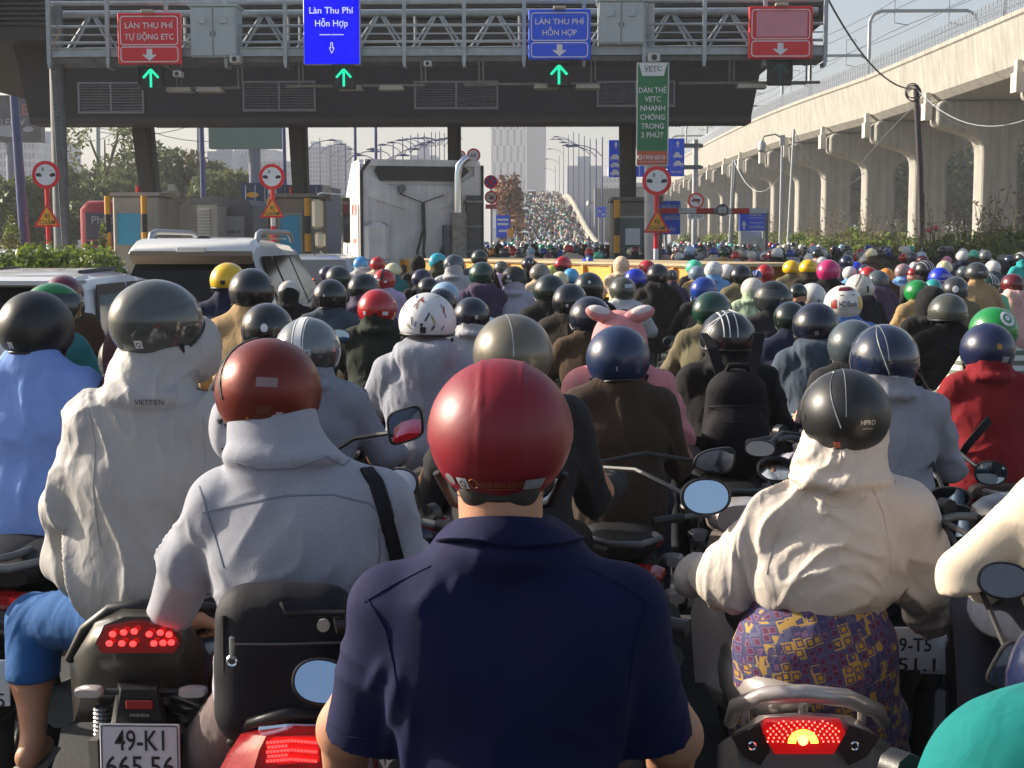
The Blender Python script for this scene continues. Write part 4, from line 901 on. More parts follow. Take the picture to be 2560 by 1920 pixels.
# ============================================================ VEHICLES
M_CARW = mat('car white paint', (.74, .74, .72), .25, coat=.7, var=.05, vscale=2)
M_CARS = mat('car silver paint', (.42, .45, .48), .28, metal=.4, coat=.6)
M_TYRE = mat('tyre rubber', (.02, .02, .02), .85, bump=.2, bscale=40)
M_RIM = mat('rim alloy', (.45, .45, .46), .35, metal=.8)
M_TAIL = mat('tail lamp red', (.35, .01, .015), .2, emit=(.9, .02, .02), estr=.5, coat=.6)
M_CHROME = mat('chrome', (.75, .76, .78), .12, metal=1.0)
def car(name, loc, rzv, Wd, secs, paint, label, roof_in=.16, beltz=1.0, glass_rear=None, extras=None, clear_side=False):
    "secs: list of (y, ztop); body lofted from cross sections, rear at -y"
    t = thing(name, loc, label, 'car', None, rzv); w_ = Wd / 2; rings = []
    def roofw(z): return w_ - .03 - max(0, z - beltz) * roof_in / .7 * 1.0
    for y, zt in secs:
        e = .06 if (y == secs[0][0] or y == secs[-1][0]) else 0
        b = min(beltz, zt - .06); wt = roofw(zt) - e; wb = w_ - e
        half = [(wb - .12, .22), (wb - .02, .42), (wb, .7 if b > .75 else b * .85), (roofw(b) - e, b), (wt + .01, zt - .10 if zt > beltz + .2 else b + .01), (wt - .05, zt - .03 if zt > beltz + .2 else b + .02), (wt - .17, zt), (wt * .5, zt + .03 if zt > beltz + .3 else zt + .01)]
        rings.append([(x, y, z) for x, z in half] + [(-x, y, z) for x, z in reversed(half)])
    q = MB(); q.loft(rings); bo = q.build('body', paint, t, smooth=32)
    wh = [(s, y) for s in (-1, 1) for y in (secs[0][0] + .95, secs[-1][0] - .9)]
    for s, y in wh:
        q = MB(); q.ring((s * (w_ - .12), y, .34), .25, .09, 'x', 24, 8); ty = q.build('wheel', M_TYRE, t, smooth=60)
        q = MB(); q.tube((s * (w_ - .17), y, .34), (s * (w_ - .05), y, .34), .2, n=16); q.build('rim', M_RIM, ty)
    return t, roofw
def quadp(q, pts, th, mi=0):
    "thin slab just outside a planar polygon"
    P = [Vector(p) for p in pts]; n = (P[1] - P[0]).cross(P[2] - P[0]).normalized() * th; q.prism(P, n, mi)
# --- big white SUV
x0, x1, _, _ = rect(243, 700, 600, 720, 15.2); sx = (x0 + x1) / 2; sy = 17.6
secs = [(-2.36, .62), (-2.34, .98), (-2.28, 1.10), (-2.02, 1.74), (-1.8, 1.785), (-.6, 1.80), (.5, 1.76), (1.3, 1.18), (2.2, 1.02), (2.36, .7)]
t, rw = car('suv', (sx, sy, 0), 0, 1.86, secs, M_CARW, 'large white SUV with roof rails and a wide dark rear window', roof_in=.30)
q = MB(); quadp(q, [(-.78, -2.285, 1.12), (.78, -2.285, 1.12), (.60, -2.075, 1.62), (-.60, -2.075, 1.62)], .02); q.build('rear_window', M_GLASSD, t)
q = MB(); q.loft([[(-.66, y, z), (.66, y, z), (.60, y, z + h), (-.60, y, z + h)] for y, z, h in ((-1.9, 1.74, .075), (-2.15, 1.72, .07), (-2.26, 1.67, .05), (-2.28, 1.655, .03))]); q.build('spoiler', M_CARW, t, smooth=30)
q = MB(); q.prism([(-.64, -2.283, 1.685), (.64, -2.283, 1.685), (.63, -2.20, 1.60), (-.63, -2.20, 1.60)], (0, -.02, -.05)); q.build('spoiler_underside', mat('taupe spoiler shade', (.16, .12, .08), .35), t)  # shade and reflection under the white spoiler put into this taupe colour
q = MB(); q.cbox((0, -2.285, 1.70), (.30, .03, .05), .006); q.build('high_brake_lamp', mat('pale lens', (.6, .58, .56), .3), t)
for s in (-1, 1):
    q = MB(); X = s * .58
    q.path([(X, -1.72, 1.79), (X, -1.66, 1.86), (X, -1.5, 1.89), (X, .1, 1.885), (X, .3, 1.85), (X, .38, 1.78)], [.03, .035, .03, .03, .03, .025], 8); q.build('roof_rail', mat('rail grey', (.38, .40, .42), .35, metal=.5), t, smooth=50)
    for (ya, yb, yc, yd) in ((-1.95, -1.25, -1.30, -1.82), (-1.18, -.28, -.30, -1.18), (-.2, .85, .42, -.2)):
        q = MB(); zlo, zhi = 1.06, 1.62; pts = [(s * (rw(zlo) + .004), ya, zlo), (s * (rw(zlo) + .004), yb, zlo), (s * (rw(zhi) + .004), yc, zhi), (s * (rw(zhi) + .004), yd, zhi)]
        quadp(q, pts if s > 0 else pts[::-1], .012); q.build('side_window', M_GLASSD, t)
    q = MB(); q.cbox((s * .80, -2.30, .93), (.22, .1, .2), .02); q.build('tail_lamp', M_TAIL, t)
    q = MB(); q.cbox((s * 1.0, .75, 1.1), (.22, .12, .16), .03); q.build('door_mirror', M_CARW, t)
q = MB()
for i in range(6): q.bb(-.5 + .2 * i - .03, -.5 + .2 * i + .03, -1.6, .3, 1.808, 1.822)
q.build('roof_ribs', M_CARW, t)
q = MB(); q.cbox((0, -1.72, 1.82), (.12, .2, .05), .02); q.build('antenna_fin', M_BLACK, t)
q = MB(); q.cbox((0, -2.36, .55), (1.7, .12, .3), .04); q.build('rear_bumper', M_CARW, t); q = MB(); q.bb(-.26, .26, -2.365, -2.35, .78, .92); q.build('number_plate', M_SWHITE, t)
# --- white car beside it
secs = [(-2.1, .55), (-2.08, .9), (-2.0, 1.06), (-1.55, 1.50), (-1.3, 1.545), (-.2, 1.56), (.6, 1.48), (1.3, 1.05), (2.0, .92), (2.1, .6)]
x1_ = pxx(222, 11.5, 740); t, rw = car('hatchback', (x1_ - .87, 13.6, -.045), 0, 1.74, secs, M_CARW, 'white hatchback beside the hedge with black pillars and dark rear window', roof_in=.2, beltz=.98)
q = MB(); quadp(q, [(-.72, -1.975, 1.10), (.72, -1.975, 1.10), (.58, -1.60, 1.45), (-.58, -1.60, 1.45)], .02); q.build('rear_window', M_GLASSD, t)
q = MB(); q.loft([[(-.64, y, z), (.64, y, z), (.62, y, z + .035), (-.62, y, z + .035)] for y, z in ((-1.35, 1.525), (-1.62, 1.51), (-1.74, 1.48))]); q.build('spoiler', M_CARW, t)
M_CARGL = mat('side glass', (.16, .19, .22), .05, spec=.8)
for s in (-1, 1):
    for (ya, yb, yc, yd) in ((-1.72, -.62, -.66, -1.38), (-.5, .75, .35, -.5)):
        zlo, zhi = 1.02, 1.44; pts = [(s * (rw(zlo) + .004), ya, zlo), (s * (rw(zlo) + .004), yb, zlo), (s * (rw(zhi) + .004), yc, zhi), (s * (rw(zhi) + .004), yd, zhi)]
        q = MB(); k = .035; quadp(q, [(p[0], p[1] + (-k if i in (0, 3) else k), p[2] + (-k if i < 2 else k)) for i, p in enumerate(pts)] if s > 0 else [(p[0], p[1] + (-k if i in (0, 3) else k), p[2] + (-k if i < 2 else k)) for i, p in enumerate(pts)][::-1], .008); fr = q.build('window_frame', M_BLACK, t)
        q = MB(); quadp(q, pts if s > 0 else pts[::-1], .014); q.build('side_window', M_CARGL, t)
    q = MB(); q.cbox((s * .72, -2.02, .95), (.24, .1, .16), .02); q.build('tail_lamp', M_TAIL, t)
q = MB(); q.path([(-.45, -1.0, 1.57), (-.45, 0, 1.585)], .02, 6); q.path([(.45, -1.0, 1.57), (.45, 0, 1.585)], .02, 6); q.build('roof_seam', M_BLACK, t)
# --- silver car by the truck
secs = [(-2.1, .6), (-2.08, .92), (-1.9, 1.04), (-1.35, 1.44), (-1.0, 1.50), (0, 1.51), (.7, 1.42), (1.3, 1.03), (2.0, .9), (2.1, .6)]
xr_ = pxx(884, 26, 680); t, rw = car('sedan', (xr_ - .83, 28, 0), 0, 1.74, secs, M_CARS, 'pale silver sedan with red brake light between the SUV and the truck', roof_in=.2)
q = MB(); quadp(q, [(-.74, -1.86, 1.08), (.74, -1.86, 1.08), (.6, -1.40, 1.43), (-.6, -1.40, 1.43)], .02); q.build('rear_window', mat('grey rear glass', (.09, .10, .11), .12), t)
q = MB(); q.bb(-.1, .1, -1.93, -1.90, 1.10, 1.125); q.build('high_brake_lamp', mat('brake red', (.4, .02, .02), .3, emit=(1, .1, .02), estr=1.5), t)
q = MB(); q.path([(0, -1.1, 1.51), (0, -1.2, 1.60)], .008, 5); q.build('antenna', M_BLACK, t)
for s in (-1, 1): q = MB(); q.cbox((s * .7, -2.03, .86), (.3, .1, .16), .02); q.build('tail_lamp', M_TAIL, t)
# --- queue on the other carriageway (roofs above the hedge)
for i, (px, Y, lab) in enumerate(((95, 34, 'white car roof showing over the hedge by the round width sign'), (205, 38, 'pale car roof between the gantry post and the red bus'))):
    secs = [(-2.1, .6), (-2.0, .95), (-1.5, 1.5), (-1, 1.56), (.2, 1.56), (1.2, 1.05), (2.1, .7)]
    t, rw = car('queued_car', (pxx(px, Y, 600), Y, 0), 0, 1.75, secs, M_CARW, lab, roof_in=.2)
    q = MB(); quadp(q, [(-.68, -1.97, 1.06), (.68, -1.97, 1.06), (.56, -1.56, 1.46), (-.56, -1.56, 1.46)], .02); q.build('rear_window', M_GLASSD, t)
    for s in (-1, 1): q = MB(); q.cbox((s * .72, -2.04, 1.0), (.2, .1, .3), .02); q.build('tail_lamp', M_TAIL, t)
# --- red bus
Y = 58; x0, x1, z0, z1 = rect(206, 330, 501, 640, Y); o = ((x0 + x1) / 2 + .1, Y, 0); w_ = 2.45
t = thing('coach', o, 'red coach with pale writing on its rear window left of the cream booth', 'bus'); M_BUS = mat('bus red', lin(186, 26, 36), .35, coat=.5)
q = MB(); rings = []
for y, e in ((0, .18), (.12, .03), (.5, 0), (9, 0)): rings.append([(-w_ / 2 + e, y, .4), (w_ / 2 - e, y, .4), (w_ / 2 - e, y, z1 - .35), (w_ / 2 - .28 - e, y, z1 - e), (-w_ / 2 + .28 + e, y, z1 - e), (-w_ / 2 + e, y, z1 - .35)])
q.loft(rings); q.build('body', M_BUS, t, smooth=40)
q = MB(); q.cbox((0, -.0, z1 - 1.0), (w_ * .78, .06, 1.05), .03); q.build('rear_window', mat('violet glass', (.10, .085, .16), .15), t)
q = MB(); q.text('Phương', (0, -.04, z1 - .75), .3, 0, wid=1.4); q.build('lettering', mat('pale print', (.5, .5, .6), .5), t)
q = MB(); q.bb(-w_ * .39, w_ * .39, -.04, .0, z1 - 1.75, z1 - 1.6); q.build('grille', M_BLACK, t)
for s in (-1, 1):
    q = MB(); q.cbox((s * 1.0, -.01, .95), (.22, .08, .3), .02); q.build('tail_lamp', mat('bus lamp', (.5, .02, .02), .3, emit=(1, .05, .03), estr=1.0), t)
    q = MB(); q.ring((s * 1.05, 2, .5), .38, .12, 'x', 20, 6); q.build('wheel', M_TYRE, t)
# --- canvas truck and box truck
def wheels(t, xs_, ys_):
    for x in xs_:
        for y in ys_: q = MB(); q.ring((x, y, .5), .36, .14, 'x', 20, 6); q.build('wheel', M_TYRE, t)
Y = 62; x0, x1, z0, z1 = rect(457, 632, 496, 640, Y); o = ((x0 + x1) / 2, Y, 0); w_ = x1 - x0
t = thing('canvas_truck', o, 'truck under a grey canvas hood with pale rear doors', 'truck')
q = MB(); prof = [(-w_ / 2, 1.1), (-w_ / 2, z1 - .3), (-w_ / 2 + .2, z1 - .05), (0, z1 + .1), (w_ / 2 - .2, z1 - .05), (w_ / 2, z1 - .3), (w_ / 2, 1.1)]
q.loft([[(x, y, z) for x, z in prof] for y in (0, 7)]); q.build('canvas_hood', mat('grey canvas', (.17, .18, .19), .8, var=.2, vscale=1.5, bump=.3, bscale=3), t, smooth=30)
q = MB()
for s in (-1, 1): q.bb(s * .03, s * (w_ / 2 - .35), -.05, -.005, 1.15, z1 - .75)
q.build('rear_doors', mat('pale door', (.6, .61, .63), .5, var=.1), t)
q = MB(); q.text('VINAMILK', (.5, -.058, z1 - 1.4), .16, 0, wid=1.0); q.build('lettering', mat('faint blue', (.12, .15, .35), .5), t)
q = MB(); q.bb(-.05, -.02, -.09, -.05, 1.1, z1 - .7); q.bb(.02, .05, -.09, -.05, 1.1, z1 - .7); q.bb(-w_ / 2 + .1, w_ / 2 - .1, -.1, .0, 1.0, 1.1); q.build('door_bars', M_STEELD, t)
q = MB(); q.bb(-1.1, 1.1, .2, 8.5, .6, 1.0); q.cbox((0, 8.4, 1.7), (2.3, 1.8, 2.2), .1); q.build('chassis_cab', M_STEELD, t); wheels(t, (-1, 1), (1.5, 7.8))
Y = 57; x0, x1, z0, z1 = rect(400, 470, 511, 640, Y); o = ((x0 + x1) / 2, Y, 0); w_ = 1.9
t = thing('box_truck', o, 'pale box truck with one ribbed rear door swung open', 'truck')
q = MB(); q.bb(-w_ / 2, w_ / 2, 0, 5, .9, z1); q.build('cargo_box', mat('box cream', (.40, .38, .34), .6, var=.12), t)
q = MB(); M_ = rz(R(-18))
q.box((w_ / 2 + .42, -.28, (z1 + .9) / 2), (.86, .05, z1 - .95), 0, M_); dr = q.build('open_door', mat('door pale', (.5, .5, .48), .5), t)
q = MB()
for i in range(16): q.box((w_ / 2 + .30, -.30, 1.15 + i * .12), (.52, .05, .05), 0, M_)
q.build('ribs', M_SWHITE, dr)
q = MB(); q.bb(-w_ / 2, w_ / 2, .2, 6.5, .5, .88); q.cbox((0, 6.2, 1.4), (1.8, 1.6, 1.8), .1); q.build('chassis_cab', M_STEELD, t); wheels(t, (-.8, .8), (1.2, 5.8))
q = MB(); q.bb(-w_ / 2 - .02, -w_ / 2 + .04, -.05, .0, .9, z1); q.bb(-.02, .02, -.04, .0, .9, z1); q.build('door_frame', M_STEELD, t)
# --- stacked blue containers
M_CONT = mat('container blue', (.03, .075, .17), .5, var=.2, vscale=1)
for j, (px, ya, lab) in enumerate((((604, 700), 457, 'blue shipping container with white placards on the trailer behind the width sign'), ((700, 806), 462, 'darker blue container end beside booth 11'))):
    Y = 68 + j; x0, x1, z0, z1 = rect(*px, ya, 640, Y); o = ((x0 + x1) / 2, Y, 0); w_ = x1 - x0; t = thing('shipping_container', o, lab, 'container')
    q = MB(); q.bb(-w_ / 2, w_ / 2, 0, 6, 1.2, z1); q.build('shell', M_CONT, t)
    for i in range(4):
        q = MB(); x = -w_ / 2 + w_ * (i + .5) / 4; q.tube((x, -.05, 1.3), (x, -.05, z1 - .1), .03); q.build('locking_bar', mat('bar pale', (.4, .42, .45), .5), t)
    q = MB(); q.bb(-w_ / 2, w_ / 2, -.04, 0, z1 - .12, z1); q.bb(-w_ / 2, w_ / 2, -.04, 0, 1.2, 1.35); q.bb(-.03, .03, -.03, 0, 1.2, z1); q.bb(-w_ / 2, w_ / 2, -.03, 0, (z1 + 1.2) / 2 - .03, (z1 + 1.2) / 2 + .03, 1); q.build('door_frame', [M_CONT, M_SWHITE], t)
    if j == 0:
        q = MB(); q.bb(.35, .75, -.06, -.04, z1 - .95, z1 - .3, 0); q.disc((-.35, -.06, z1 - .55), .12, .02, 12, 1, .3); q.disc((.5, -.06, z1 - 1.6), .15, .02, 12, 0, .2); q.bb(.4, .62, -.06, -.04, 1.6, 1.85, 1); q.build('placards', [M_SWHITE, M_YEL], t)
    q = MB(); q.bb(-w_ / 2, w_ / 2, 0, 6, .7, 1.2); q.build('trailer_bed', M_STEELD, t); wheels(t, (-w_ / 2 + .3, w_ / 2 - .3), (.8, 5))
# --- white tractor unit with yellow low trailer
Yt = 30.0; a = W(903, 640, Yt); b = W(1205, 640, Yt); w_ = b.x - a.x; ang = R(17)
o = ((a.x + b.x) / 2, Yt, 0)
t = thing('tractor_unit', o, 'white tractor unit seen from behind with upright chrome exhaust and hanging air hoses', 'truck', None, ang)
zt_ = W(1050, 400, Yt).z; w2 = w_ / 2 / math.cos(ang) * .985
M_CAB = mat('truck cab white', (.72, .72, .70), .45, var=.16, vscale=1.5, streak=.2); M_CABG = mat('truck rear panel', (.60, .60, .60), .55, var=.25, vscale=1.2, streak=.25)
q = MB(); prof = [(0, .9), (0, zt_ - .12), (.12, zt_), (1.0, zt_ - .02), (1.75, zt_ - .62), (2.15, zt_ - 1.2), (2.25, 1.6), (2.25, .9)]
q.loft([[(x, y, z) for y, z in prof] for x in (-w2 + .02, w2 - .02)]); q.build('cab', M_CAB, t, smooth=25)
q = MB(); q.cbox((0, -.03, (1.15 + zt_ - .5) / 2), (w2 * 2 - .34, .05, zt_ - .5 - 1.15), .02); q.build('rear_panel', M_CABG, t)
q = MB(); zz = zt_ - .42
q.prism([(-w2 + .42, -.02, zz), (w2 - .5, -.02, zz), (w2 - .28, -.02, zt_ - .22), (w2 - .36, -.02, zt_ - .14), (-w2 + .36, -.02, zt_ - .14), (-w2 + .3, -.02, zt_ - .22)], (0, -.05, 0), 0); q.build('deflector_opening', M_BLACK, t)
q = MB()
for s in (-1, 1):
    X = s * (w2 - .09); q.bb(X - .09, X + .09, -.09, 0, 1.0, zt_ - .1, 0)
    q.prism([(s * (w2 - .18), -.06, zt_ - .3), (s * (w2 - .75), -.06, zt_ - .62), (s * (w2 - .75), -.06, zt_ - .92), (s * (w2 - .95), -.06, zt_ - 1.0), (s * (w2 - .18), -.06, zt_ - .75)], (0, -.03, 0), 1)
q.bb(-w2 + .1, w2 - .1, -.10, 0, zt_ - .13, zt_ + .0, 1)
q.build('roof_fairing', [M_CABG, mat('fairing grey white', (.62, .62, .61), .5, var=.15, streak=.2)], t)
q = MB()
q.path([(-w2 + .03, -.1, 1.0), (-w2 + .03, -.1, zt_ - .25), (-w2 + .2, -.1, zt_ - .02)], .035, 6); q.build('rubber_edge', M_BLACK, t, smooth=40); q = MB()
q.path([(w2 - .02, -.12, 1.0), (w2 - .02, -.12, zt_ - .1)], .03, 6); q.build('rubber_edge', M_BLACK, t, smooth=40)
q = MB(); X = w2 - .55; q.path([(X, -.25, 1.0), (X, -.25, 2.35)], .17, 14, 0); q.path([(X - .02, -.25, 2.35), (X - .02, -.25, zt_ - .32), (X + .02, -.25, zt_ - .12), (X + .12, -.25, zt_ + .0), (X + .2, -.25, zt_ + .04)], [.085, .085, .085, .08, .075], 12, 1); q.build('exhaust_stack', [mat('sooty steel', (.2, .2, .19), .5, metal=.4, var=.5, vscale=8), M_CHROME], t, smooth=40)
q = MB(); q.bb(X - .30, X - .19, -.3, -.06, 1.0, 2.1); q.build('intake_post', mat('dark blue grey', (.05, .06, .09), .5), t)
q = MB(); q.bb(w2 - .36, w2 - .05, -.16, -.06, 1.0, 2.7, 0)
for zz in (1.55, 2.05, 2.55): q.bb(w2 - .40, w2 - .04, -.2, -.06, zz, zz + .05, 1)
q.build('side_frame', [mat('dark frame', (.07, .07, .07), .6, var=.3), M_STEELD], t)
M_HOSE = mat('black hose', (.012, .012, .014), .5)
for k, P in enumerate(([(-.45, -.1, 2.72), (0, -.14, 2.55), (.45, -.1, 2.7)], [(.0, -.14, 2.55), (.0, -.18, 2.0), (-.12, -.22, 1.6), (-.18, -.25, 1.2), (-.08, -.28, 1.05)], [(.02, -.14, 2.55), (.03, -.19, 1.9), (.0, -.2, 1.55), (.05, -.26, 1.25), (-.02, -.28, 1.05)], [(.62, -.12, 2.0), (.3, -.16, 1.45), (.0, -.22, 1.06)])):
    q = MB(); q.path(P, .03 if k else .012, 7); q.build('air_hose', M_HOSE, t, smooth=60)
q = MB(); q.disc((-.42, -.16, 2.83), .08, .1, 16); q.tube((-.42, -.1, 2.72), (-.42, -.1, 2.83), .03); q.build('work_lamp', M_STEELD, t)
q = MB(); q.cbox((-w2 + .32, -.12, 1.75), (.52, .18, .82), .09); q.build('filter_box', M_CABG, t)
q = MB(); q.cbox((-.35, -.15, 1.16), (.2, .15, .28), .03); q.build('junction_box', M_BLACK, t)
q = MB(); q.bb(-w2 - .02, -w2 + .0, .05, .95, 1.1, zt_ - .9); q.build('side_fairing', M_CAB, t)
q = MB(); MS = Matrix.Rotation(R(-90), 3, 'Z')
for s, zz, hh, wd in (('MỸ LINH', zt_ - .98, .26, .62), ('0913.888', zt_ - 1.62, .10, .42)): q.text(s, (-w2 - .025, .45, zz), hh, 0, MS, wd)
q.text('51D-16.84', (-w2 - .025, .45, zt_ - 2.3), .14, 1, MS, .5); q.build('lettering', [M_RED, mat('navy print', (.05, .05, .15), .5)], t)
q = MB(); q.bb(-w2 - .012, -w2 - .001, 1.3, 2.05, 1.75, zt_ - .72); q.build('cab_window', M_GLASSD, t)
q = MB(); q.path([(-w2, 2.0, 2.75), (-w2 - .45, 2.1, 2.8), (-w2 - .55, 2.1, 2.75)], .02, 5); q.path([(-w2, 2.0, 1.5), (-w2 - .3, 2.1, 1.4), (-w2 - .5, 2.1, 1.55)], .02, 5)
q.build('mirror_bracket', M_STEEL, t)
q = MB(); q.cbox((-w2 - .55, 2.05, 2.35), (.24, .12, .62), .05); q.cbox((-w2 - .5, 2.05, 1.8), (.22, .12, .34), .05); q.build('wing_mirror', mat('mirror shell cream', (.4, .38, .3), .4), t)
q = MB(); q.cbox((0, -1.2, .9), (.9, 3.6, .3), .03); q.cbox((0, .9, .75), (w2 * 2 - .1, 2.4, .6), .05); q.build('chassis', M_STEELD, t)
wheels(t, (-w2 + .25, w2 - .25), (1.2, -1.6))
A = W(985, 641, 30.0); B_ = W(1735, 655, 22.2); dv = Vector((B_.x - A.x, B_.y - A.y, 0)); L = dv.length; an = math.atan2(dv.y, dv.x)
t = thing('flatbed_trailer', (A.x, A.y, 0), 'yellow low flatbed trailer reaching from the white tractor across the riders', 'trailer', None, an)
M_TRY = mat('trailer yellow', lin(232, 168, 60), .5, var=.2, vscale=1.2, streak=.2); zz = 1.44; wd = 1.3
q = MB(); q.bb(0, L, .02, 2.4, zz - .05, zz); q.bb(0, L, 0, .018, zz - .03, zz + .0); q.build('deck', mat('deck edge', (.55, .42, .24), .6, var=.2), t)
q = MB(); q.bb(0, L, .06, .2, zz - .52, zz - .05); q.bb(0, L, .0, .26, zz - .56, zz - .52); q.bb(0, L, 2.1, 2.25, zz - .52, zz - .05); q.build('side_beam', M_TRY, t)
for i in range(12):
    x = L * (i + .3) / 12; q = MB(); q.prism([(x, 0.0, zz - .06), (x, .0, zz - .2), (x, .06, zz - .5), (x, .06, zz - .06)], (.06, 0, 0)); q.build('stake_bracket', M_TRY, t)
for i, x in enumerate((L - 3.2, L - 2.0, L - .8)):
    for y in (.25, 2.1): q = MB(); q.ring((x, y, .46), .33, .13, 'y', 20, 6); q.build('wheel', M_TYRE, t)
q = MB(); q.bb(.2, .6, .3, .7, 0, zz - .5); q.build('landing_leg', M_STEELD, t)
for i in range(14): q = MB(); q.bb(L * i / 14 + .1, L * i / 14 + .2, .2, 2.1, zz - .3, zz - .06); q.build('cross_member', M_TRY, t)
# ============================================================ FIGURES
def cap(a, b, ra, rb=None, k=.035, lab=0, fl=None): return ('c', np.array(a, float), np.array(b, float), ra, ra if rb is None else rb, k, lab, fl)
def ell(c, r, k=.035, lab=0, M=None): return ('e', np.array(c, float), np.array(r, float), None, None, k, lab, M)
def prim_d(p, P):
    if p[0] == 'c':
        a, b, ra, rb = p[1], p[2], p[3], p[4]
        Q = P
        if p[7] is not None: s = np.array(p[7]); m = (a + b) / 2; Q = (P - m) / s; a = (a - m) / s; b = (b - m) / s
        ab = b - a; t = np.clip(((Q - a) @ ab) / (ab @ ab + 1e-9), 0, 1)
        d = np.linalg.norm(Q - a - t[:, None] * ab, axis=1) - (ra + t * (rb - ra))
        return d * (min(p[7]) if p[7] is not None else 1)
    Q = P - p[1]
    if p[7] is not None: Q = Q @ np.array(p[7])
    k0 = np.linalg.norm(Q / p[2], axis=1); k1 = np.linalg.norm(Q / (p[2] ** 2), axis=1) + 1e-9
    return k0 * (k0 - 1) / k1
def field(prims, P, want=False):
    d = None; bl = None; lab = None
    for p in prims:
        e = prim_d(p, P)
        if d is None: d = e; bl = e.copy(); lab = np.full(len(P), p[6])
        else:
            k = p[5]; h = np.maximum(k - np.abs(d - e), 0) / k; nd = np.minimum(d, e) - h * h * k * .25
            if want: w_ = e < bl; lab[w_] = p[6]; bl = np.minimum(bl, e)
            d = nd
    return (d, lab) if want else d
def surface(prims, h, cuts=()):
    lo = np.full(3, 1e9); hi = -lo
    for p in prims:
        if p[0] == 'c':
            r_ = max(p[3], p[4]) * (max(p[7]) if p[7] is not None else 1) + p[5]; lo = np.minimum(lo, np.minimum(p[1], p[2]) - r_); hi = np.maximum(hi, np.maximum(p[1], p[2]) + r_)
        else: r_ = (p[2] if p[7] is None else max(p[2])) + p[5]; lo = np.minimum(lo, p[1] - r_); hi = np.maximum(hi, p[1] + r_)
    lo = lo - 2 * h; n = np.ceil((hi + 2 * h - lo) / h).astype(int) + 1
    ax = [lo[i] + h * np.arange(n[i]) for i in range(3)]
    G = np.stack(np.meshgrid(*ax, indexing='ij'), -1).reshape(-1, 3); val = np.empty(len(G))
    for s in range(0, len(G), 200000): val[s:s + 200000] = field(prims, G[s:s + 200000])
    for p, nv, rr in cuts:
        q = G - np.array(p); val = np.maximum(val, -np.maximum(np.linalg.norm(q, axis=1) - rr, -(q @ np.array(nv))))
    V = val.reshape(n); ins = V < 0
    cnt = sum(ins[a:n[0] - 1 + a, b:n[1] - 1 + b, c:n[2] - 1 + c].astype(np.int8) for a in (0, 1) for b in (0, 1) for c in (0, 1))
    act = (cnt > 0) & (cnt < 8); idx = np.full(act.shape, -1); I = np.argwhere(act); idx[act] = np.arange(len(I))
    acc = np.zeros((len(I), 3)); num = np.zeros(len(I)); cor = [(a, b, c) for a in (0, 1) for b in (0, 1) for c in (0, 1)]
    vv = {c: V[I[:, 0] + c[0], I[:, 1] + c[1], I[:, 2] + c[2]] for c in cor}
    for c0 in cor:
        for k in range(3):
            if c0[k] == 0:
                c1 = list(c0); c1[k] = 1; c1 = tuple(c1); a, b = vv[c0], vv[c1]; m = (a < 0) != (b < 0)
                t = a[m] / (a[m] - b[m]); p = np.tile(np.array(c0, float), (m.sum(), 1)); p[:, k] += t; acc[m] += p; num[m] += 1
    X = (acc / num[:, None] + I) * h + lo
    F = []
    for k in range(3):
        sl0 = [slice(None)] * 3; sl1 = [slice(None)] * 3; sl0[k] = slice(0, -1); sl1[k] = slice(1, None)
        ch = ins[tuple(sl0)] != ins[tuple(sl1)]; E = np.argwhere(ch); u, v = [(1, 2), (2, 0), (0, 1)][k]
        ok = (E[:, u] > 0) & (E[:, v] > 0) & (E[:, u] < n[u] - 1) & (E[:, v] < n[v] - 1); E = E[ok]
        st = ins[E[:, 0], E[:, 1], E[:, 2]]
        def cell(du, dv): C = E.copy(); C[:, u] += du; C[:, v] += dv; return idx[C[:, 0], C[:, 1], C[:, 2]]
        q = np.stack([cell(-1, -1), cell(0, -1), cell(0, 0), cell(-1, 0)], 1); q[~st] = q[~st][:, ::-1]; F.append(q)
    return X, np.concatenate(F)
def raw_mesh(name, X, F, mats, mi=None):
    me = bpy.data.meshes.new(name); n = len(F); me.vertices.add(len(X)); me.vertices.foreach_set('co', X.ravel())
    me.loops.add(4 * n); me.loops.foreach_set('vertex_index', F.ravel().astype(np.int32)); me.polygons.add(n)
    me.polygons.foreach_set('loop_start', np.arange(0, 4 * n, 4)); me.polygons.foreach_set('loop_total', np.full(n, 4))
    for m in mats: me.materials.append(m)
    if mi is not None: me.polygons.foreach_set('material_index', mi.astype(np.int32))
    me.polygons.foreach_set('use_smooth', np.ones(n, dtype=bool)); me.update(); return me
def folds(X, F, amp, seed, fx=9.0, fz=3.5, origin=(0, 0, 0), gather=None):
    "cloth folds: thin creases stretched along the drop of the cloth, with smooth cloth between them"
    P = X - np.array(origin); w1 = noise3(P * 3.2 + 7, seed) - .5; w2 = noise3(P * 3.7 + 31, seed + 1) - .5
    Q = P * np.array([fx, fx * .6, fz]) + np.stack([w1 * 3.4 + P[:, 2] * 1.1, w2 * 2.4, w1 * 2.2], 1)
    a = (1 - np.abs(noise3(Q, seed + 2) * 2 - 1)) ** 3; Q2 = Q * 1.9 + np.stack([w2 * 2, w1 * 0, w2 * 3], 1)
    b = (1 - np.abs(noise3(Q2 + 9, seed + 3) * 2 - 1)) ** 4
    msk = np.clip(noise3(P * 3.1 + 3, seed + 5) * 1.9 - .35, .05, 1.2); lo_ = noise3(P * np.array([5, 5, 2.4]) + 50, seed + 6) - .5
    return (a * .75 * msk + b * .45 * np.clip(1.1 - msk, 0, 1) + lo_ * .55) * amp
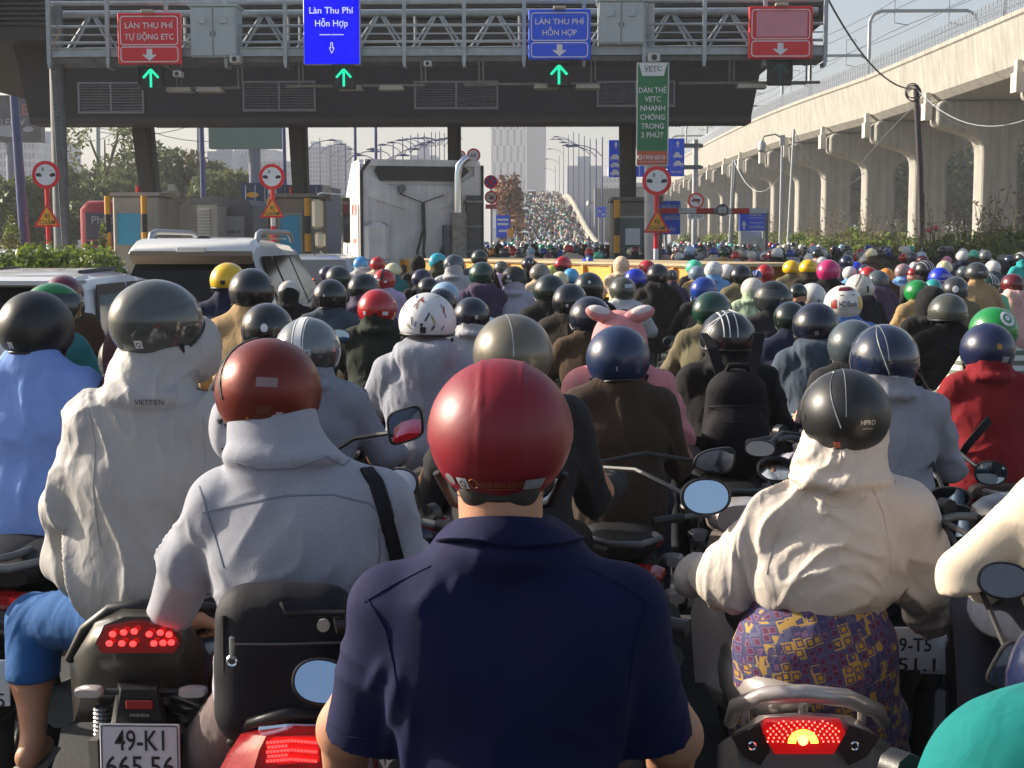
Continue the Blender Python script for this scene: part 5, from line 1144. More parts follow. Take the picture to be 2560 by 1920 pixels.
def vnormals(X, F):
    nr = np.zeros_like(X); a = X[F[:, 2]] - X[F[:, 0]]; b = X[F[:, 3]] - X[F[:, 1]]; c = np.cross(a, b)
    for i in range(4): np.add.at(nr, F[:, i], c)
    return nr / (np.linalg.norm(nr, axis=1)[:, None] + 1e-12)
def smooth_v(X, F, it=2):
    for _ in range(it):
        s = np.zeros_like(X); c = np.zeros(len(X))
        for i in range(4):
            j = (i + 1) % 4; np.add.at(s, F[:, i], X[F[:, j]]); np.add.at(s, F[:, j], X[F[:, i]]); np.add.at(c, F[:, i], 1); np.add.at(c, F[:, j], 1)
        X = X * .4 + .6 * s / c[:, None]
    return X
def sdf_mesh(name, prims, h, mats, amp=0, seed=1, smooth=1, labels=False, fx=9., fz=3.5, extra=None, cuts=(), org=None):
    X, F = surface(prims, h, cuts)
    if smooth: X = smooth_v(X, F, smooth)
    if amp: X = X + vnormals(X, F) * folds(X, F, amp, seed, fx, fz)[:, None]
    if extra is not None: X = X + vnormals(X, F) * extra(X)[:, None]
    mi = None
    if labels: _, lab = field(prims, X[F].mean(1), True); mi = lab
    if org is not None: X = X - np.array(org)
    return raw_mesh(name, X, F, mats, mi)

SKIN = mat('skin warm', lin(188, 134, 104), .55, var=.10, vscale=18, sss=.12, bump=.05, bscale=160)
SKIN2 = mat('skin brown', lin(150, 100, 74), .55, var=.10, vscale=18, sss=.1, bump=.05, bscale=160)
HAIR = mat('black hair', (.012, .010, .009), .5, bump=.5, bscale=220, stretch=(1, 1, .15))
def mir(f): return [f(1), f(-1)]
def A3(*v): return np.array(v, float)
# canonical seated rider: faces +y, helmet crown at z = 1.615, hips at z = .86
def P_head(c=(0, .075, 1.475), lab=0):
    c = A3(*c); L = [ell(c, (.077, .097, .112), .02, lab), ell(c + A3(0, .035, -.06), (.056, .062, .062), .03, lab), cap(c + A3(0, .092, .005), c + A3(0, .112, -.028), .010, .014, .012, lab),
        ell(c + A3(0, .10, -.062), (.024, .012, .009), .01, lab), cap(c + A3(0, -.03, -.06), c + A3(0, -.045, -.17), .056, .06, .03, lab)]
    for s in (1, -1): L += [ell(c + A3(s * .080, -.004, -.012), (.010, .022, .032), .008, lab), ell(c + A3(s * .034, .088, .015), (.014, .01, .008), .006, lab)]
    return L
def P_torso(lab=0, w=1.0, hump=0.0):
    return [ell((0, -.015, .90), (.172 * w, .148, .15), .05, lab), cap((0, .0, .92), (0, .03, 1.12), .125, .125, .06, lab, (1.34 * w, 1.0, 1.0)), ell((0, .025, 1.13), (.198 * w, .132, .19), .06, lab),
            cap((-.148 * w, .03, 1.268), (.148 * w, .03, 1.268), .072, None, .05, lab), cap((.10, .03, 1.30), (.03, .035, 1.37), .052, .056, .05, lab), cap((-.10, .03, 1.30), (-.03, .035, 1.37), .052, .056, .05, lab)]
def P_arm(lab=0, w=1.0, elbow=(.285, .13, 1.02), wrist=(.335, .43, .985), r=(.066, .056, .043), upto=1.0):
    out = []
    for s in (1, -1):
        S_, E, Wr = A3(s * .178 * w, .03, 1.262), A3(s * elbow[0] * w, elbow[1], elbow[2]), A3(s * wrist[0], wrist[1], wrist[2])
        if upto < 1: out.append(cap(S_, S_ + (E - S_) * upto, r[0] + .006, r[1] + .012, .035, lab)); continue
        out += [cap(S_, E, r[0], r[1], .04, lab), cap(E, Wr, r[1], r[2], .03, lab)]
    return out
def P_hand(w, dirn, s, lab=0, r=1.0):
    "fist closing on a grip: w wrist, palm forward along dirn"
    w = A3(*w); d = A3(*dirn); d /= np.linalg.norm(d); sx = A3(s, 0, 0); up = np.cross(sx, d) * (1 if s > 0 else -1); up = A3(0, 0, 1)
    L = [cap(w, w + d * .06, .026, .030, .02, lab, None), ell(w + d * .07, (.042, .036, .022), .015, lab)]
    for i in range(4):
        o = w + d * .09 + A3(1, 0, 0) * (i - 1.5) * .0205 - up * abs(i - 1.5) * .003; ln = (.034, .040, .038, .030)[i]
        k1 = o + d * .022 - up * .010; k2 = k1 - up * ln * .9 - d * .006
        L += [cap(o, k1, .0098, .0095, .008, lab), cap(k1, k2, .0093, .0085, .006, lab), cap(k2, k2 - d * .022, .0083, .0075, .006, lab)]
    t0 = w + d * .045 - A3(s, 0, 0) * .036; L += [cap(t0, t0 + d * .03 - A3(s * .012, 0, .018), .012, .0105, .01, lab), cap(t0 + d * .03 - A3(s * .012, 0, .018), t0 + d * .05 - A3(-s * .004, 0, .032), .010, .0085, .008, lab)]
    return L
def P_arms_skin(lab=0, w=1.0):
    L = []
    for s in (1, -1):
        E, Wr = A3(s * .285 * w, .13, 1.02), A3(s * .335, .43, .985)
        L += [cap(A3(s * .178 * w, .03, 1.262), E, .052, .043, .03, lab), cap(E, Wr, .042, .028, .03, lab)] + P_hand(Wr, (0, 1, -.05), s, lab)
    return L
def P_legs(lab=0):
    L = [ell((0, -.01, .87), (.17, .145, .12), .05, lab)]
    for s in (1, -1):
        H, K_, A_ = A3(s * .095, .02, .86), A3(s * .20, .40, .80), A3(s * .20, .30, .22)
        L += [cap(H, K_, .092, .066, .05, lab), cap(K_, A_, .064, .048, .03, lab)]
    return L
def P_feet(lab=0):
    L = []
    for s in (1, -1): L += [cap((s * .20, .30, .22), (s * .20, .29, .10), .034, .036, .02, lab), ell((s * .20, .36, .055), (.045, .125, .05), .03, lab)]
    return L
def P_hood_up(lab): return [ell((0, .055, 1.455), (.106, .122, .122), .03, lab), cap((0, .025, 1.33), (0, .04, 1.44), .100, .097, .022, lab), ell((0, -.035, 1.335), (.108, .068, .028), .02, lab)]
def P_hood_down(lab): return [cap((-.07, -.055, 1.335), (.07, -.055, 1.335), .058, None, .03, lab), cap((.085, -.01, 1.35), (.05, .05, 1.365), .05, .045, .03, lab), cap((-.085, -.01, 1.35), (-.05, .05, 1.365), .05, .045, .03, lab), ell((0, -.085, 1.27), (.085, .045, .085), .04, lab)]
def P_collar(lab): return [cap((0, .03, 1.34), (0, .04, 1.395), .072, .066, .03, lab)]
def P_skirtcoat(lab): return [cap((0, -.02, .80), (0, .02, 1.0), .19, .15, .05, lab, (1.05, .9, 1))]
VAR = {'hood': P_hood_up, 'down': P_hood_down, 'collar': P_collar}
PROTO = {}
ARMV = [dict(), dict(elbow=(.31, .10, 1.03), wrist=(.33, .40, .99)), dict(elbow=(.265, .12, 1.0), wrist=(.345, .43, 1.0))]
DEF = [cloth('default', (90, 90, 95))]
for i, st in enumerate(('hood', 'down', 'collar')):
    for v in range(2):
        PROTO['jacket', st, v] = sdf_mesh('jacket', P_torso(0, 1.0 + .04 * v) + P_arm(0, 1.0, **ARMV[v + (i == 2)]) + VAR[st](0) + ([P_skirtcoat(0)[0]] if v else []), .0125, DEF, amp=.019, seed=10 + i * 3 + v, smooth=1, fx=10, fz=4)
PROTO['jacket', 'tee', 0] = sdf_mesh('jacket', P_torso(0, 1.0) + P_arm(0, 1.0, upto=.62) + P_collar(0), .0125, DEF, amp=.007, seed=30)
PROTO['body'] = sdf_mesh('body', P_head() + [cap((0, .02, .95), (0, .03, 1.2), .09, .1, .05), cap((-.14, .03, 1.25), (.14, .03, 1.25), .05)] + P_arms_skin(), .009, [SKIN], smooth=1)
PROTO['trousers'] = sdf_mesh('trousers', P_legs(), .016, DEF, amp=.006, seed=5)
PROTO['shoes'] = sdf_mesh('shoes', P_feet(), .014, [M_BLACK])
def far_person(st, h):
    P = P_torso(0) + P_arm(0) + VAR[st](0) + P_legs(1) + P_head(lab=2) + P_feet(3)
    for s in (1, -1): P += [ell((s * .335, .50, .975), (.035, .05, .03), .02, 2)]
    return sdf_mesh('person', P, h, [DEF[0], DEF[0], SKIN, M_BLACK], amp=.006, seed=3, labels=True)
for st in ('hood', 'down', 'collar'): PROTO['far', st] = far_person(st, .026)

# ---------------------------------------------------------- helmets
HA, HB_, HC = .1265, .150, .1285
def hel_edge(style, u):
    "polar angle of the rim at azimuth u (0 = back, pi = front)"
    b = math.cos(u)
    if style == 'jet': z = -.080 - .010 * (1 - b * b) if b > 0 else -.090 + .112 * (-b) ** 1.3
    elif style == 'half': z = -.050 + .0 * b if b > 0 else -.050 + .060 * (-b) ** 1.2
    elif style == 'full': z = -.118 if b > -.3 else -.118
    elif style == 'low': z = -.100 - .004 * (1 - b * b) if b > 0 else -.104 + .13 * (-b) ** 1.3
    else: z = -.065 if b > 0 else -.065 + .075 * (-b) ** 1.2
    return math.acos(max(-.98, min(.98, z / HC)))
def hel_pt(u, ph, s=1.0):
    sn, cs = math.sin(ph), math.cos(ph); n = 1.0
    if cs < 0: n = 1 - .05 * cs * cs
    return (HA * sn * math.sin(u) * n * s, -HB_ * sn * math.cos(u) * n * s, HC * cs * s)
def helmet_mesh(style, nu=40, nv=14, ridge=None, seam=None, thick=.012):
    vs = [(0, 0, HC)]; fs = []; disp = lambda p: 0.0
    def dd(p):
        d = 0.0
        if ridge:
            for x0, w_, a in ridge: d += a * math.exp(-((p[0] - x0) / w_) ** 2) * (1 if p[2] > -.075 else 0)
        if seam:
            z0, w_, a = seam; zc = z0 + .055 * min(1, abs(p[0]) / .125) ** 2 * 1.0; d += a / (1 + math.exp((p[2] - zc) / w_))
        return d
    for k in range(1, nv + 1):
        for i in range(nu):
            u = 2 * math.pi * i / nu; p = hel_pt(u, hel_edge(style, u) * k / nv); s = 1 + dd(p) / .13; vs.append((p[0] * s, p[1] * s, p[2] * s))
    for i in range(nu): fs.append((0, 1 + (i + 1) % nu, 1 + i))
    # azimuth runs back -> +x -> front
    for k in range(nv - 1):
        for i in range(nu): a, b = 1 + k * nu + i, 1 + k * nu + (i + 1) % nu; fs.append((a, b, b + nu, a + nu))
    base = 1 + (nv - 1) * nu; o = len(vs)
    for rr, dz in ((1 - thick / .13, -.004), (.80, .012)):
        for i in range(nu): p = vs[base + i]; vs.append((p[0] * rr, p[1] * rr, p[2] + dz))
    for i in range(nu):
        j = (i + 1) % nu; fs.append((base + i, base + j, o + j, o + i)); fs.append((o + i, o + j, o + nu + j, o + nu + i))
    m = MB(); m.add(vs, [tuple(reversed(f)) for f in fs]); return m
def hel_fix(me):
    import bmesh
    b = bmesh.new(); b.from_mesh(me); bmesh.ops.recalc_face_normals(b, faces=b.faces); b.to_mesh(me); b.free(); return me
def trim_mesh(style, nu=40, r=.0062):
    m = MB(); pts = [hel_pt(2 * math.pi * i / nu, hel_edge(style, 2 * math.pi * i / nu) + .01, 1.0) for i in range(nu)]; n = 6; vs = []; fs = []
    for i, p in enumerate(pts):
        d = Vector((p[0], p[1], 0)).normalized()
        for j in range(n): a = 2 * math.pi * j / n; q = Vector(p) + d * math.cos(a) * r + Vector((0, 0, 1)) * math.sin(a) * r * 1.1; vs.append(q)
    for i in range(nu):
        for j in range(n): fs.append((i * n + j, i * n + (j + 1) % n, ((i + 1) % nu) * n + (j + 1) % n, ((i + 1) % nu) * n + j))
    m.add(vs, fs); return m
DH = [shell('default', (40, 40, 45))]
for st in ('jet', 'half', 'low', 'full', 'vent'):
    PROTO['helmet', st] = hel_fix(helmet_mesh(st, 44, 15).mesh('helmet', DH, 60)); PROTO['trim', st] = trim_mesh(st).mesh('edge_trim', M_BLACK, 80)
    PROTO['helmet_far', st] = hel_fix(helmet_mesh(st, 18, 6).mesh('helmet', DH, 70))
def patch(u0, ph0, wd, ht, s=1.012, n=6, fun=None):
    "curved sticker: centre azimuth u0 (0 = back, + = right), polar ph0; sizes in metres"
    m = MB(); vs = []
    for j in range(n + 1):
        for i in range(n + 1):
            x = (i / n - .5) * wd; y = (j / n - .5) * ht
            if fun: x, y = fun(x, y, i / n, j / n)
            vs.append(hel_pt(u0 + x / (HB_ * max(.25, math.sin(ph0))), ph0 - y / HC, s))
    fs = [(j * (n + 1) + i, j * (n + 1) + i + 1, (j + 1) * (n + 1) + i + 1, (j + 1) * (n + 1) + i) for j in range(n) for i in range(n)]
    m.add(vs, fs); return m
def hel_text(m, t, u0, ph0, h, s=1.016, wid=None, mi=0):
    vs, fs, (x0, x1) = text_mesh(t); sc = h / .73; sx = sc if wid is None else wid / (x1 - x0)
    m.add([hel_pt(u0 + (x - (x0 + x1) / 2) * sx / (HB_ * max(.3, math.sin(ph0))), ph0 - (y - .36) * sc / HC, s) for x, y in vs], fs, mi); return m
def visor_mesh():
    m = MB(); vs = []; n = 22
    for k in range(7):
        for i in range(n + 1):
            u = math.pi * .42 + (math.pi * 1.16) * i / n; ph = 1.02 + k * .19; p = hel_pt(u, ph, 1.05); vs.append((p[0], p[1] * 1.03, p[2]))
    m.add(vs, [(k * (n + 1) + i, k * (n + 1) + i + 1, (k + 1) * (n + 1) + i + 1, (k + 1) * (n + 1) + i) for k in range(6) for i in range(n)]); return m
PROTO['visor'] = visor_mesh().mesh('visor', mat('smoked visor', (.03, .035, .035), .08, coat=.5), 60)
def brim_mesh():
    m = MB(); n = 16; top = []; 
    for k, (e, dz) in enumerate(((0.98, .002), (1.30, -.022), (1.31, -.028), (.98, -.006))):
        for i in range(n + 1):
            u = math.pi * .62 + math.pi * .76 * i / n; p = hel_pt(u, 1.45, 1.0); w_ = math.sin(math.pi * i / n) ** .6; ee = 1 + (e - 1) * w_; top.append((p[0] * (1 + (ee - 1) * .6), p[1] * ee, p[2] + dz * w_))
    m.add(top, [(k * (n + 1) + i, k * (n + 1) + i + 1, ((k + 1) % 4) * (n + 1) + i + 1, ((k + 1) % 4) * (n + 1) + i) for k in range(4) for i in range(n)]); return m
PROTO['brim'] = brim_mesh().mesh('brim', DH, 60)
def strap_mesh():
    m = MB()
    for s in (-1, 1): m.path([(s * .112, .0, -.07), (s * .085, .03, -.13), (s * .03, .065, -.155)], .007, 6)
    return m
PROTO['strap'] = strap_mesh().mesh('chin_strap', M_BLACK, 60)

# ---------------------------------------------------------- scooters
M_PLAST = mat('scooter black plastic', (.012, .012, .014), .4, spec=.4, var=.2, vscale=10)
M_SEAT = mat('seat vinyl', (.010, .010, .011), .6, spec=.3, bump=.15, bscale=90)
M_TL = mat('lit tail lamp', (.25, .004, .004), .15, emit=(1.0, .01, .012), estr=.22, coat=.7)
M_TLD = mat('tail lens', (.30, .01, .012), .15, coat=.8)
M_IND = mat('clear indicator lens', (.45, .42, .40), .1, coat=.8)
M_MIR = mat('mirror glass', (.36, .46, .62), .015, metal=1.0)
M_PLATE = mat('plate white', (.66, .68, .70), .4, var=.06, vscale=20)
def superring(c, hw, hh, y, n=16, p=2.6):
    out = []
    for i in range(n):
        a = 2 * math.pi * i / n; ca, sa = math.cos(a), math.sin(a)
        out.append((c[0] + hw * math.copysign(abs(ca) ** (2 / p), ca), y, c[1] + hh * math.copysign(abs(sa) ** (2 / p), sa)))
    return out
def wheel_parts(y, r=.27, x=0):
    a = MB(); a.ring((x, y, r), r - .05, .05, 'x', 28, 8); b = MB(); b.tube((x - .03, y, r), (x + .03, y, r), .045, n=12)
    for k in range(5): an = 2 * math.pi * k / 5; b.tube((x, y, r), (x, y + math.cos(an) * (r - .07), r + math.sin(an) * (r - .07)), .018, n=6)
    b.ring((x, y, r), r - .085, .02, 'x', 24, 6); return a, b
def scooter(paint):
    "list of (name, mesh, children)"
    out = []
    for y in (-.44, .82):
        a, b = wheel_parts(y); out.append(('wheel', a.mesh('wheel', M_TYRE, 60), [('rim', b.mesh('rim', M_RIM, 60))]))
    q = MB(); q.loft([superring((0, .64), .06, .03, -.70), superring((0, .62), .13, .08, -.62), superring((0, .58), .17, .13, -.40), superring((0, .56), .17, .15, -.1), superring((0, .50), .12, .14, .12), superring((0, .34), .12, .06, .2), superring((0, .30), .16, .05, .5)]); out.append(('body', q.mesh('body', paint, 60), []))
    q = MB(); q.loft([superring((0, .76), .07, .03, -.56), superring((0, .765), .13, .045, -.45), superring((0, .755), .145, .055, -.1), superring((0, .74), .12, .05, .12), superring((0, .70), .06, .03, .2)]); out.append(('seat', q.mesh('seat', M_SEAT, 60), []))
    q = MB(); q.loft([[(-.19, .50, .32), (.19, .50, .32), (.19, .56, .32), (-.19, .56, .32)], [(-.21, .52, .60), (.21, .52, .60), (.19, .60, .60), (-.19, .60, .60)], [(-.14, .50, .92), (.14, .50, .92), (.12, .60, .92), (-.12, .60, .92)]]); out.append(('leg_shield', q.mesh('leg_shield', paint, 40), []))
    q = MB(); q.loft([superring((0, 1.0), .12, .06, .42), superring((0, 1.0), .16, .08, .50), superring((0, .98), .13, .07, .60)]); out.append(('cowl', q.mesh('cowl', paint, 60), []))
    q = MB(); q.path([(-.36, .42, .99), (-.2, .47, 1.01), (0, .5, 1.0), (.2, .47, 1.01), (.36, .42, .99)], .012, 8); q.tube((0, .5, 1.0), (0, .82, .3), .03); out.append(('handlebar', q.mesh('handlebar', M_STEELD, 60), []))
    for s in (-1, 1):
        q = MB(); q.path([(s * .25, .455, 1.005), (s * .37, .415, .99)], .018, 10); q.path([(s * .22, .47, 1.03), (s * .24, .50, 1.03)], .03, 8); q.path([(s * .24, .49, .99), (s * .37, .47, .97)], .007, 5); out.append(('grip', q.mesh('grip', M_BLACK, 60), []))
    q = MB(); q.loft([superring((0, .68), .09, .02, -.655), superring((0, .67), .15, .035, -.62), superring((0, .68), .17, .035, -.55)]); out.append(('tail_lamp', q.mesh('tail_lamp', M_TLD, 60), []))
    for s in (-1, 1): q = MB(); q.loft([superring((s * .20, .60), .03, .02, -.66), superring((s * .20, .60), .05, .03, -.60)]); out.append(('indicator', q.mesh('indicator', M_IND, 60), []))
    q = MB(); q.loft([superring((0, .42), .02, .10, -.78), superring((0, .46), .10, .09, -.66), superring((0, .5), .1, .08, -.5)]); out.append(('mudguard', q.mesh('mudguard', M_PLAST, 60), []))
    q = MB(); q.cbox((0, -.80, .50), (.19, .006, .14), .002); out.append(('number_plate', q.mesh('number_plate', M_PLATE), []))
    q = MB(); q.path([(-.13, -.40, .80), (-.14, -.58, .82), (-.06, -.70, .82), (.06, -.70, .82), (.14, -.58, .82), (.13, -.40, .80)], .013, 8); out.append(('grab_rail', q.mesh('grab_rail', M_STEELD, 60), []))
    q = MB(); q.path([(.15, 0, .25), (.17, -.3, .28), (.18, -.62, .36)], [.03, .05, .055], 10); out.append(('exhaust', q.mesh('exhaust', M_STEELD, 60), []))
    return out
def mirror_parts(stem0, c, rw_, rh, tilt=0.0, up=R(8), yawm=0.0, shape='oval', housing=M_BLACK):
    "housing mesh + glass mesh in the bike's frame; the glass faces backwards (-y)"
    M_ = Matrix.Rotation(yawm, 3, 'Z') @ Matrix.Rotation(up, 3, 'X') @ Matrix.Rotation(tilt, 3, 'Y'); n = 28; p = {'oval': 2.2, 'rect': 4.0, 'angular': 3.0}[shape]
    def sr(k, y, dx=0.0): 
        o = []
        for i in range(n):
            a = 2 * math.pi * i / n; ca, sa = math.cos(a), math.sin(a); X = math.copysign(abs(ca) ** (2 / p), ca) * rw_ * k; Z = math.copysign(abs(sa) ** (2 / p), sa) * rh * k
            if shape != 'oval': X += Z * .22; Z *= (1 + .25 * X / rw_) if shape == 'angular' else 1
            v = M_ @ Vector((X, y, Z)); o.append((v.x + c[0], v.y + c[1], v.z + c[2]))
        return o
    q = MB(); q.loft([sr(.88, -.006), sr(.93, -.011), sr(1.0, -.009), sr(1.0, .004), sr(.9, .02), sr(.55, .038), sr(.2, .045)])
    st = Vector(c) + M_ @ Vector((0, .03, 0)); q.path([stem0, (Vector(stem0) + st) / 2 + Vector((0, .02, .03)), st - Vector((0, 0, rh * .4)), st], .008, 6)
    g_ = MB(); g_.add(sr(.88, -.0085), [tuple(range(n))]); return q, g_
def fix_face(me, n=(0, -1, 0)):
    for p in me.polygons:
        if p.normal.dot(Vector(n)) < 0: p.flip()
    me.update(); return me
GEN = {}
def place_scooter(loc, rzv, paint, label, mirrors=(), scale=1.0, plate=None, name='scooter', skip=(), lit=False, group=None):
    if paint.name not in GEN: GEN[paint.name] = scooter(paint)
    t = thing(name, loc, label, 'motorbike', group, rzv); 
    for nm, me, ch in GEN[paint.name]:
        if nm in skip: continue
        o = ob(nm, me, t); o.scale = (scale,) * 3
        if nm == 'tail_lamp' and lit: o.material_slots[0].link = 'OBJECT'; o.material_slots[0].material = M_TL
        for n2, m2 in ch: ob(n2, m2, o)
        if nm == 'number_plate' and plate:
            q = MB(); q.text(plate[0], (0, -.8045, .515), .045, 0, wid=.13); q.text(plate[1], (0, -.8045, .45), .045, 0, wid=.16); q.build('lettering', M_BLK, o)
    for mr in mirrors: add_mirror(t, *mr)
    return t
def add_mirror(t, px, py, wpx, hpx, Yw, tilt=0.0, up=8, yawm=0, shape='oval', stem=None, housing=None):
    "mirror given in world: photo pixel of its centre, size in photo pixels, world depth Yw"
    wpos = W(px, py, Yw); mw = Matrix.Translation(t.location) @ Matrix.Rotation(t.rotation_euler.z, 4, 'Z') @ Matrix.Scale(t.scale[0], 4); inv = mw.inverted()
    c = inv @ wpos; k = Yw / FPX / t.scale[0]; s = -1 if c.x < 0 else 1
    q, g_ = mirror_parts(stem or (s * .22, .48, 1.02), c, wpx * k / 2, hpx * k / 2, R(tilt), R(up), R(yawm), shape)
    h = q.build('mirror', housing or M_BLACK, t, smooth=50); ob('mirror_glass', fix_face(g_.mesh('mirror_glass', M_MIR)), h); return h
# ============================================================ THE CROWD
CR = {'A': (700, 600, .22604), 'B': (1150, 600, .22604), 'C': (1600, 600, .22604), 'D': (2060, 600, .22604), 'L': (0, 600, .40687), 'M': (800, 600, .40687), 'R': (1660, 600, .40687), 'F': (1200, 440, .18083), 'P': (0, 0, 1.15732)}
HC_ = dict(black=(20, 21, 24), matte=(30, 31, 33), navy=(24, 34, 66), dnavy=(16, 22, 40), green=(20, 58, 46), dgreen=(20, 34, 30), red=(176, 16, 28), maroon=(96, 18, 34), white=(214, 214, 210), cream=(222, 214, 170), offw=(206, 200, 188),
           sky=(70, 160, 215), blue=(22, 62, 150), royal=(20, 48, 190), lblue=(150, 180, 205), gblue=(110, 132, 150), grey=(108, 112, 112), olive=(120, 116, 104), dgrey=(54, 56, 58), dolive=(74, 76, 68), teal=(40, 150, 150), turq=(40, 170, 190),
           mint=(70, 190, 155), yellow=(235, 190, 20), orange=(225, 140, 30), pink=(200, 40, 110), rose=(205, 110, 135), lime=(190, 205, 90), grab=(10, 120, 60), gojek=(20, 130, 60), purple=(40, 36, 66), pinkgrey=(160, 132, 134), bank=(226, 222, 214), wood=(150, 110, 80), copper=(128, 48, 30), crimson=(142, 14, 36), gunm=(84, 86, 82), slate=(70, 80, 86), pinkh=(214, 150, 150))
JC = dict(black=(15, 15, 17), dgrey=(36, 36, 40), grey=(140, 142, 148), lgrey=(176, 176, 180), lav=(168, 164, 180), navy=(28, 34, 60), blue=(80, 120, 190), sky=(120, 165, 215), teal=(40, 110, 115), brown=(74, 56, 40), tan=(168, 140, 100), khaki=(112, 104, 80), olive=(62, 62, 44), dgreen=(34, 42, 34), red=(150, 30, 36), purple=(72, 60, 84), pink=(226, 178, 172), lilac=(190, 170, 205), mint=(120, 200, 160), cream=(212, 196, 172), white=(200, 200, 200), beige=(216, 190, 160), steel=(66, 78, 92), dbrown=(44, 36, 30), vest=(150, 150, 60), turq=(40, 165, 165), orange=(190, 110, 60), sage=(160, 178, 150))
TROUS = [cloth('trousers' + str(i), c, fold=.3) for i, c in enumerate(((30, 32, 40), (44, 48, 62), (60, 58, 54), (24, 24, 26), (80, 76, 70)))]
PAINTS = [shell('bike' + str(i), c, .25, .8) for i, c in enumerate(((22, 22, 24), (30, 30, 33), (34, 38, 48), (78, 16, 20), (26, 34, 52)))]
def setm(o, m, i=0): o.material_slots[i].link = 'OBJECT'; o.material_slots[i].material = m
RI = [0]
GM = {}
for s in (-1, 1):
    q, g_ = mirror_parts((s * .22, .48, 1.02), (s * .36, .50, 1.22), .062, .042, R(8 * s), R(-4), R(6 * s)); GM[s] = (q.mesh('mirror', M_BLACK, 50), fix_face(g_.mesh('mirror_glass', M_MIR)))
SCOOT = []
def gen_mirrors(t, sc=1.0):
    SCOOT.append(t)
    if t.location.y < 6.2 or len(SCOOT) % 2: return
    for s in (-1, 1): h = ob('mirror', GM[s][0], t); h.scale = (sc,) * 3; ob('mirror_glass', GM[s][1], h)
def rider(crop, cx, cy, w, helm, hc, jst, jc, label, bike=None, rzv=None, hrz=None, tilt=0, extras=(), near=None, lean=0.0, group='riders waiting in the toll lanes', wz=None, rough=None, htop=None, nobike=False):
    ox, oy, k = CR[crop]; px, py, wp = ox + cx * k, oy + cy * k, w * k; RI[0] += 1
    d = .253 * FPX / wp; zz = W(px, py, d).z; lo, hi = 1.42, 1.76
    if zz < lo and py > 605: d *= (1.8 - lo) / (1.8 - zz)
    elif zz > hi and py > 606: d *= min(1.25, (1.8 - hi) / (1.8 - zz))
    c = W(px, py, d); hs = wp * d / FPX / .253; s = min(1.12, max(.84, (c.z + .005) / 1.615)); r_ = random.Random(RI[0])
    a = R(r_.uniform(-9, 9)) if rzv is None else R(rzv)
    hy = .075 * s; loc = (c.x + math.sin(a) * hy, c.y - math.cos(a) * hy, 0)
    t = thing('rider', loc, label, 'person', group, a); t.scale = (s, s, s)
    jm = cloth(jc, JC[jc], fold=.22) if isinstance(jc, str) else jc; tr = TROUS[RI[0] % 5]; sk = SKIN if RI[0] % 3 else SKIN2
    hl = (0, .075, c.z / s - HC * hs / s); near = d < 10 if near is None else near
    if d > 19 and not near:
        pm = ob('person', PROTO['far', jst if jst in ('hood', 'down', 'collar') else 'collar'], t); setm(pm, jm, 0); setm(pm, tr, 1); setm(pm, sk, 2)
    else:
        bo = ob('body', PROTO['body'], t); setm(bo, sk)
        j = ob('jacket', PROTO['jacket', jst, 0 if jst == 'tee' else RI[0] % 2], t); setm(j, jm); j2 = ob('trousers', PROTO['trousers'], t); setm(j2, tr)
        if d < 12: ob('shoes', PROTO['shoes'], t)
    h = None
    if helm:
        hm = shell(hc, HC_[hc], *( (.26, .6) if rough is None else (rough, .1 if rough > .4 else .6))) if isinstance(hc, str) else hc
        h = ob('helmet', PROTO['helmet' if d < 19 else 'helmet_far', 'jet' if helm in ('visor', 'cap') else helm], t, hl, (R(tilt + r_.uniform(-6, 5)), R(r_.uniform(-4, 4)), R(r_.uniform(-26, 26)) if hrz is None else R(hrz))); setm(h, hm)
        if helm == 'cap': 
            b = ob('brim', PROTO['brim'], h); setm(b, hm)
        if d < 14: ob('edge_trim', PROTO['trim', 'jet' if helm in ('visor', 'cap') else helm], h); ob('chin_strap', PROTO['strap'], h)
        if helm in ('visor', 'full'): ob('visor', PROTO['visor'], h)
        h.scale = (hs / s,) * 3
        for e in extras: hel_extra(h, *e)
    elif jst == 'hood':
        hd = ob('hood', PROTO['hood_shape'], t, hl); setm(hd, jm); hd.scale = (hs / s,) * 3
    if d < 13 and not nobike:
        p = PAINTS[RI[0] % 5]
        ws = ('scooter of the ' + label).split()[:16]
        while ws[-1] in ('a', 'an', 'the', 'with', 'in', 'and', 'of', 'over', 'white', 'before', 'beside', 'at', 'behind', 'thin'): ws.pop()
        b = place_scooter(loc, a, p, ' '.join(ws), (), s, group='scooters in the toll lanes', skip=('number_plate',) if d > 9 else ())
        gen_mirrors(b, s)
    return t, h, d
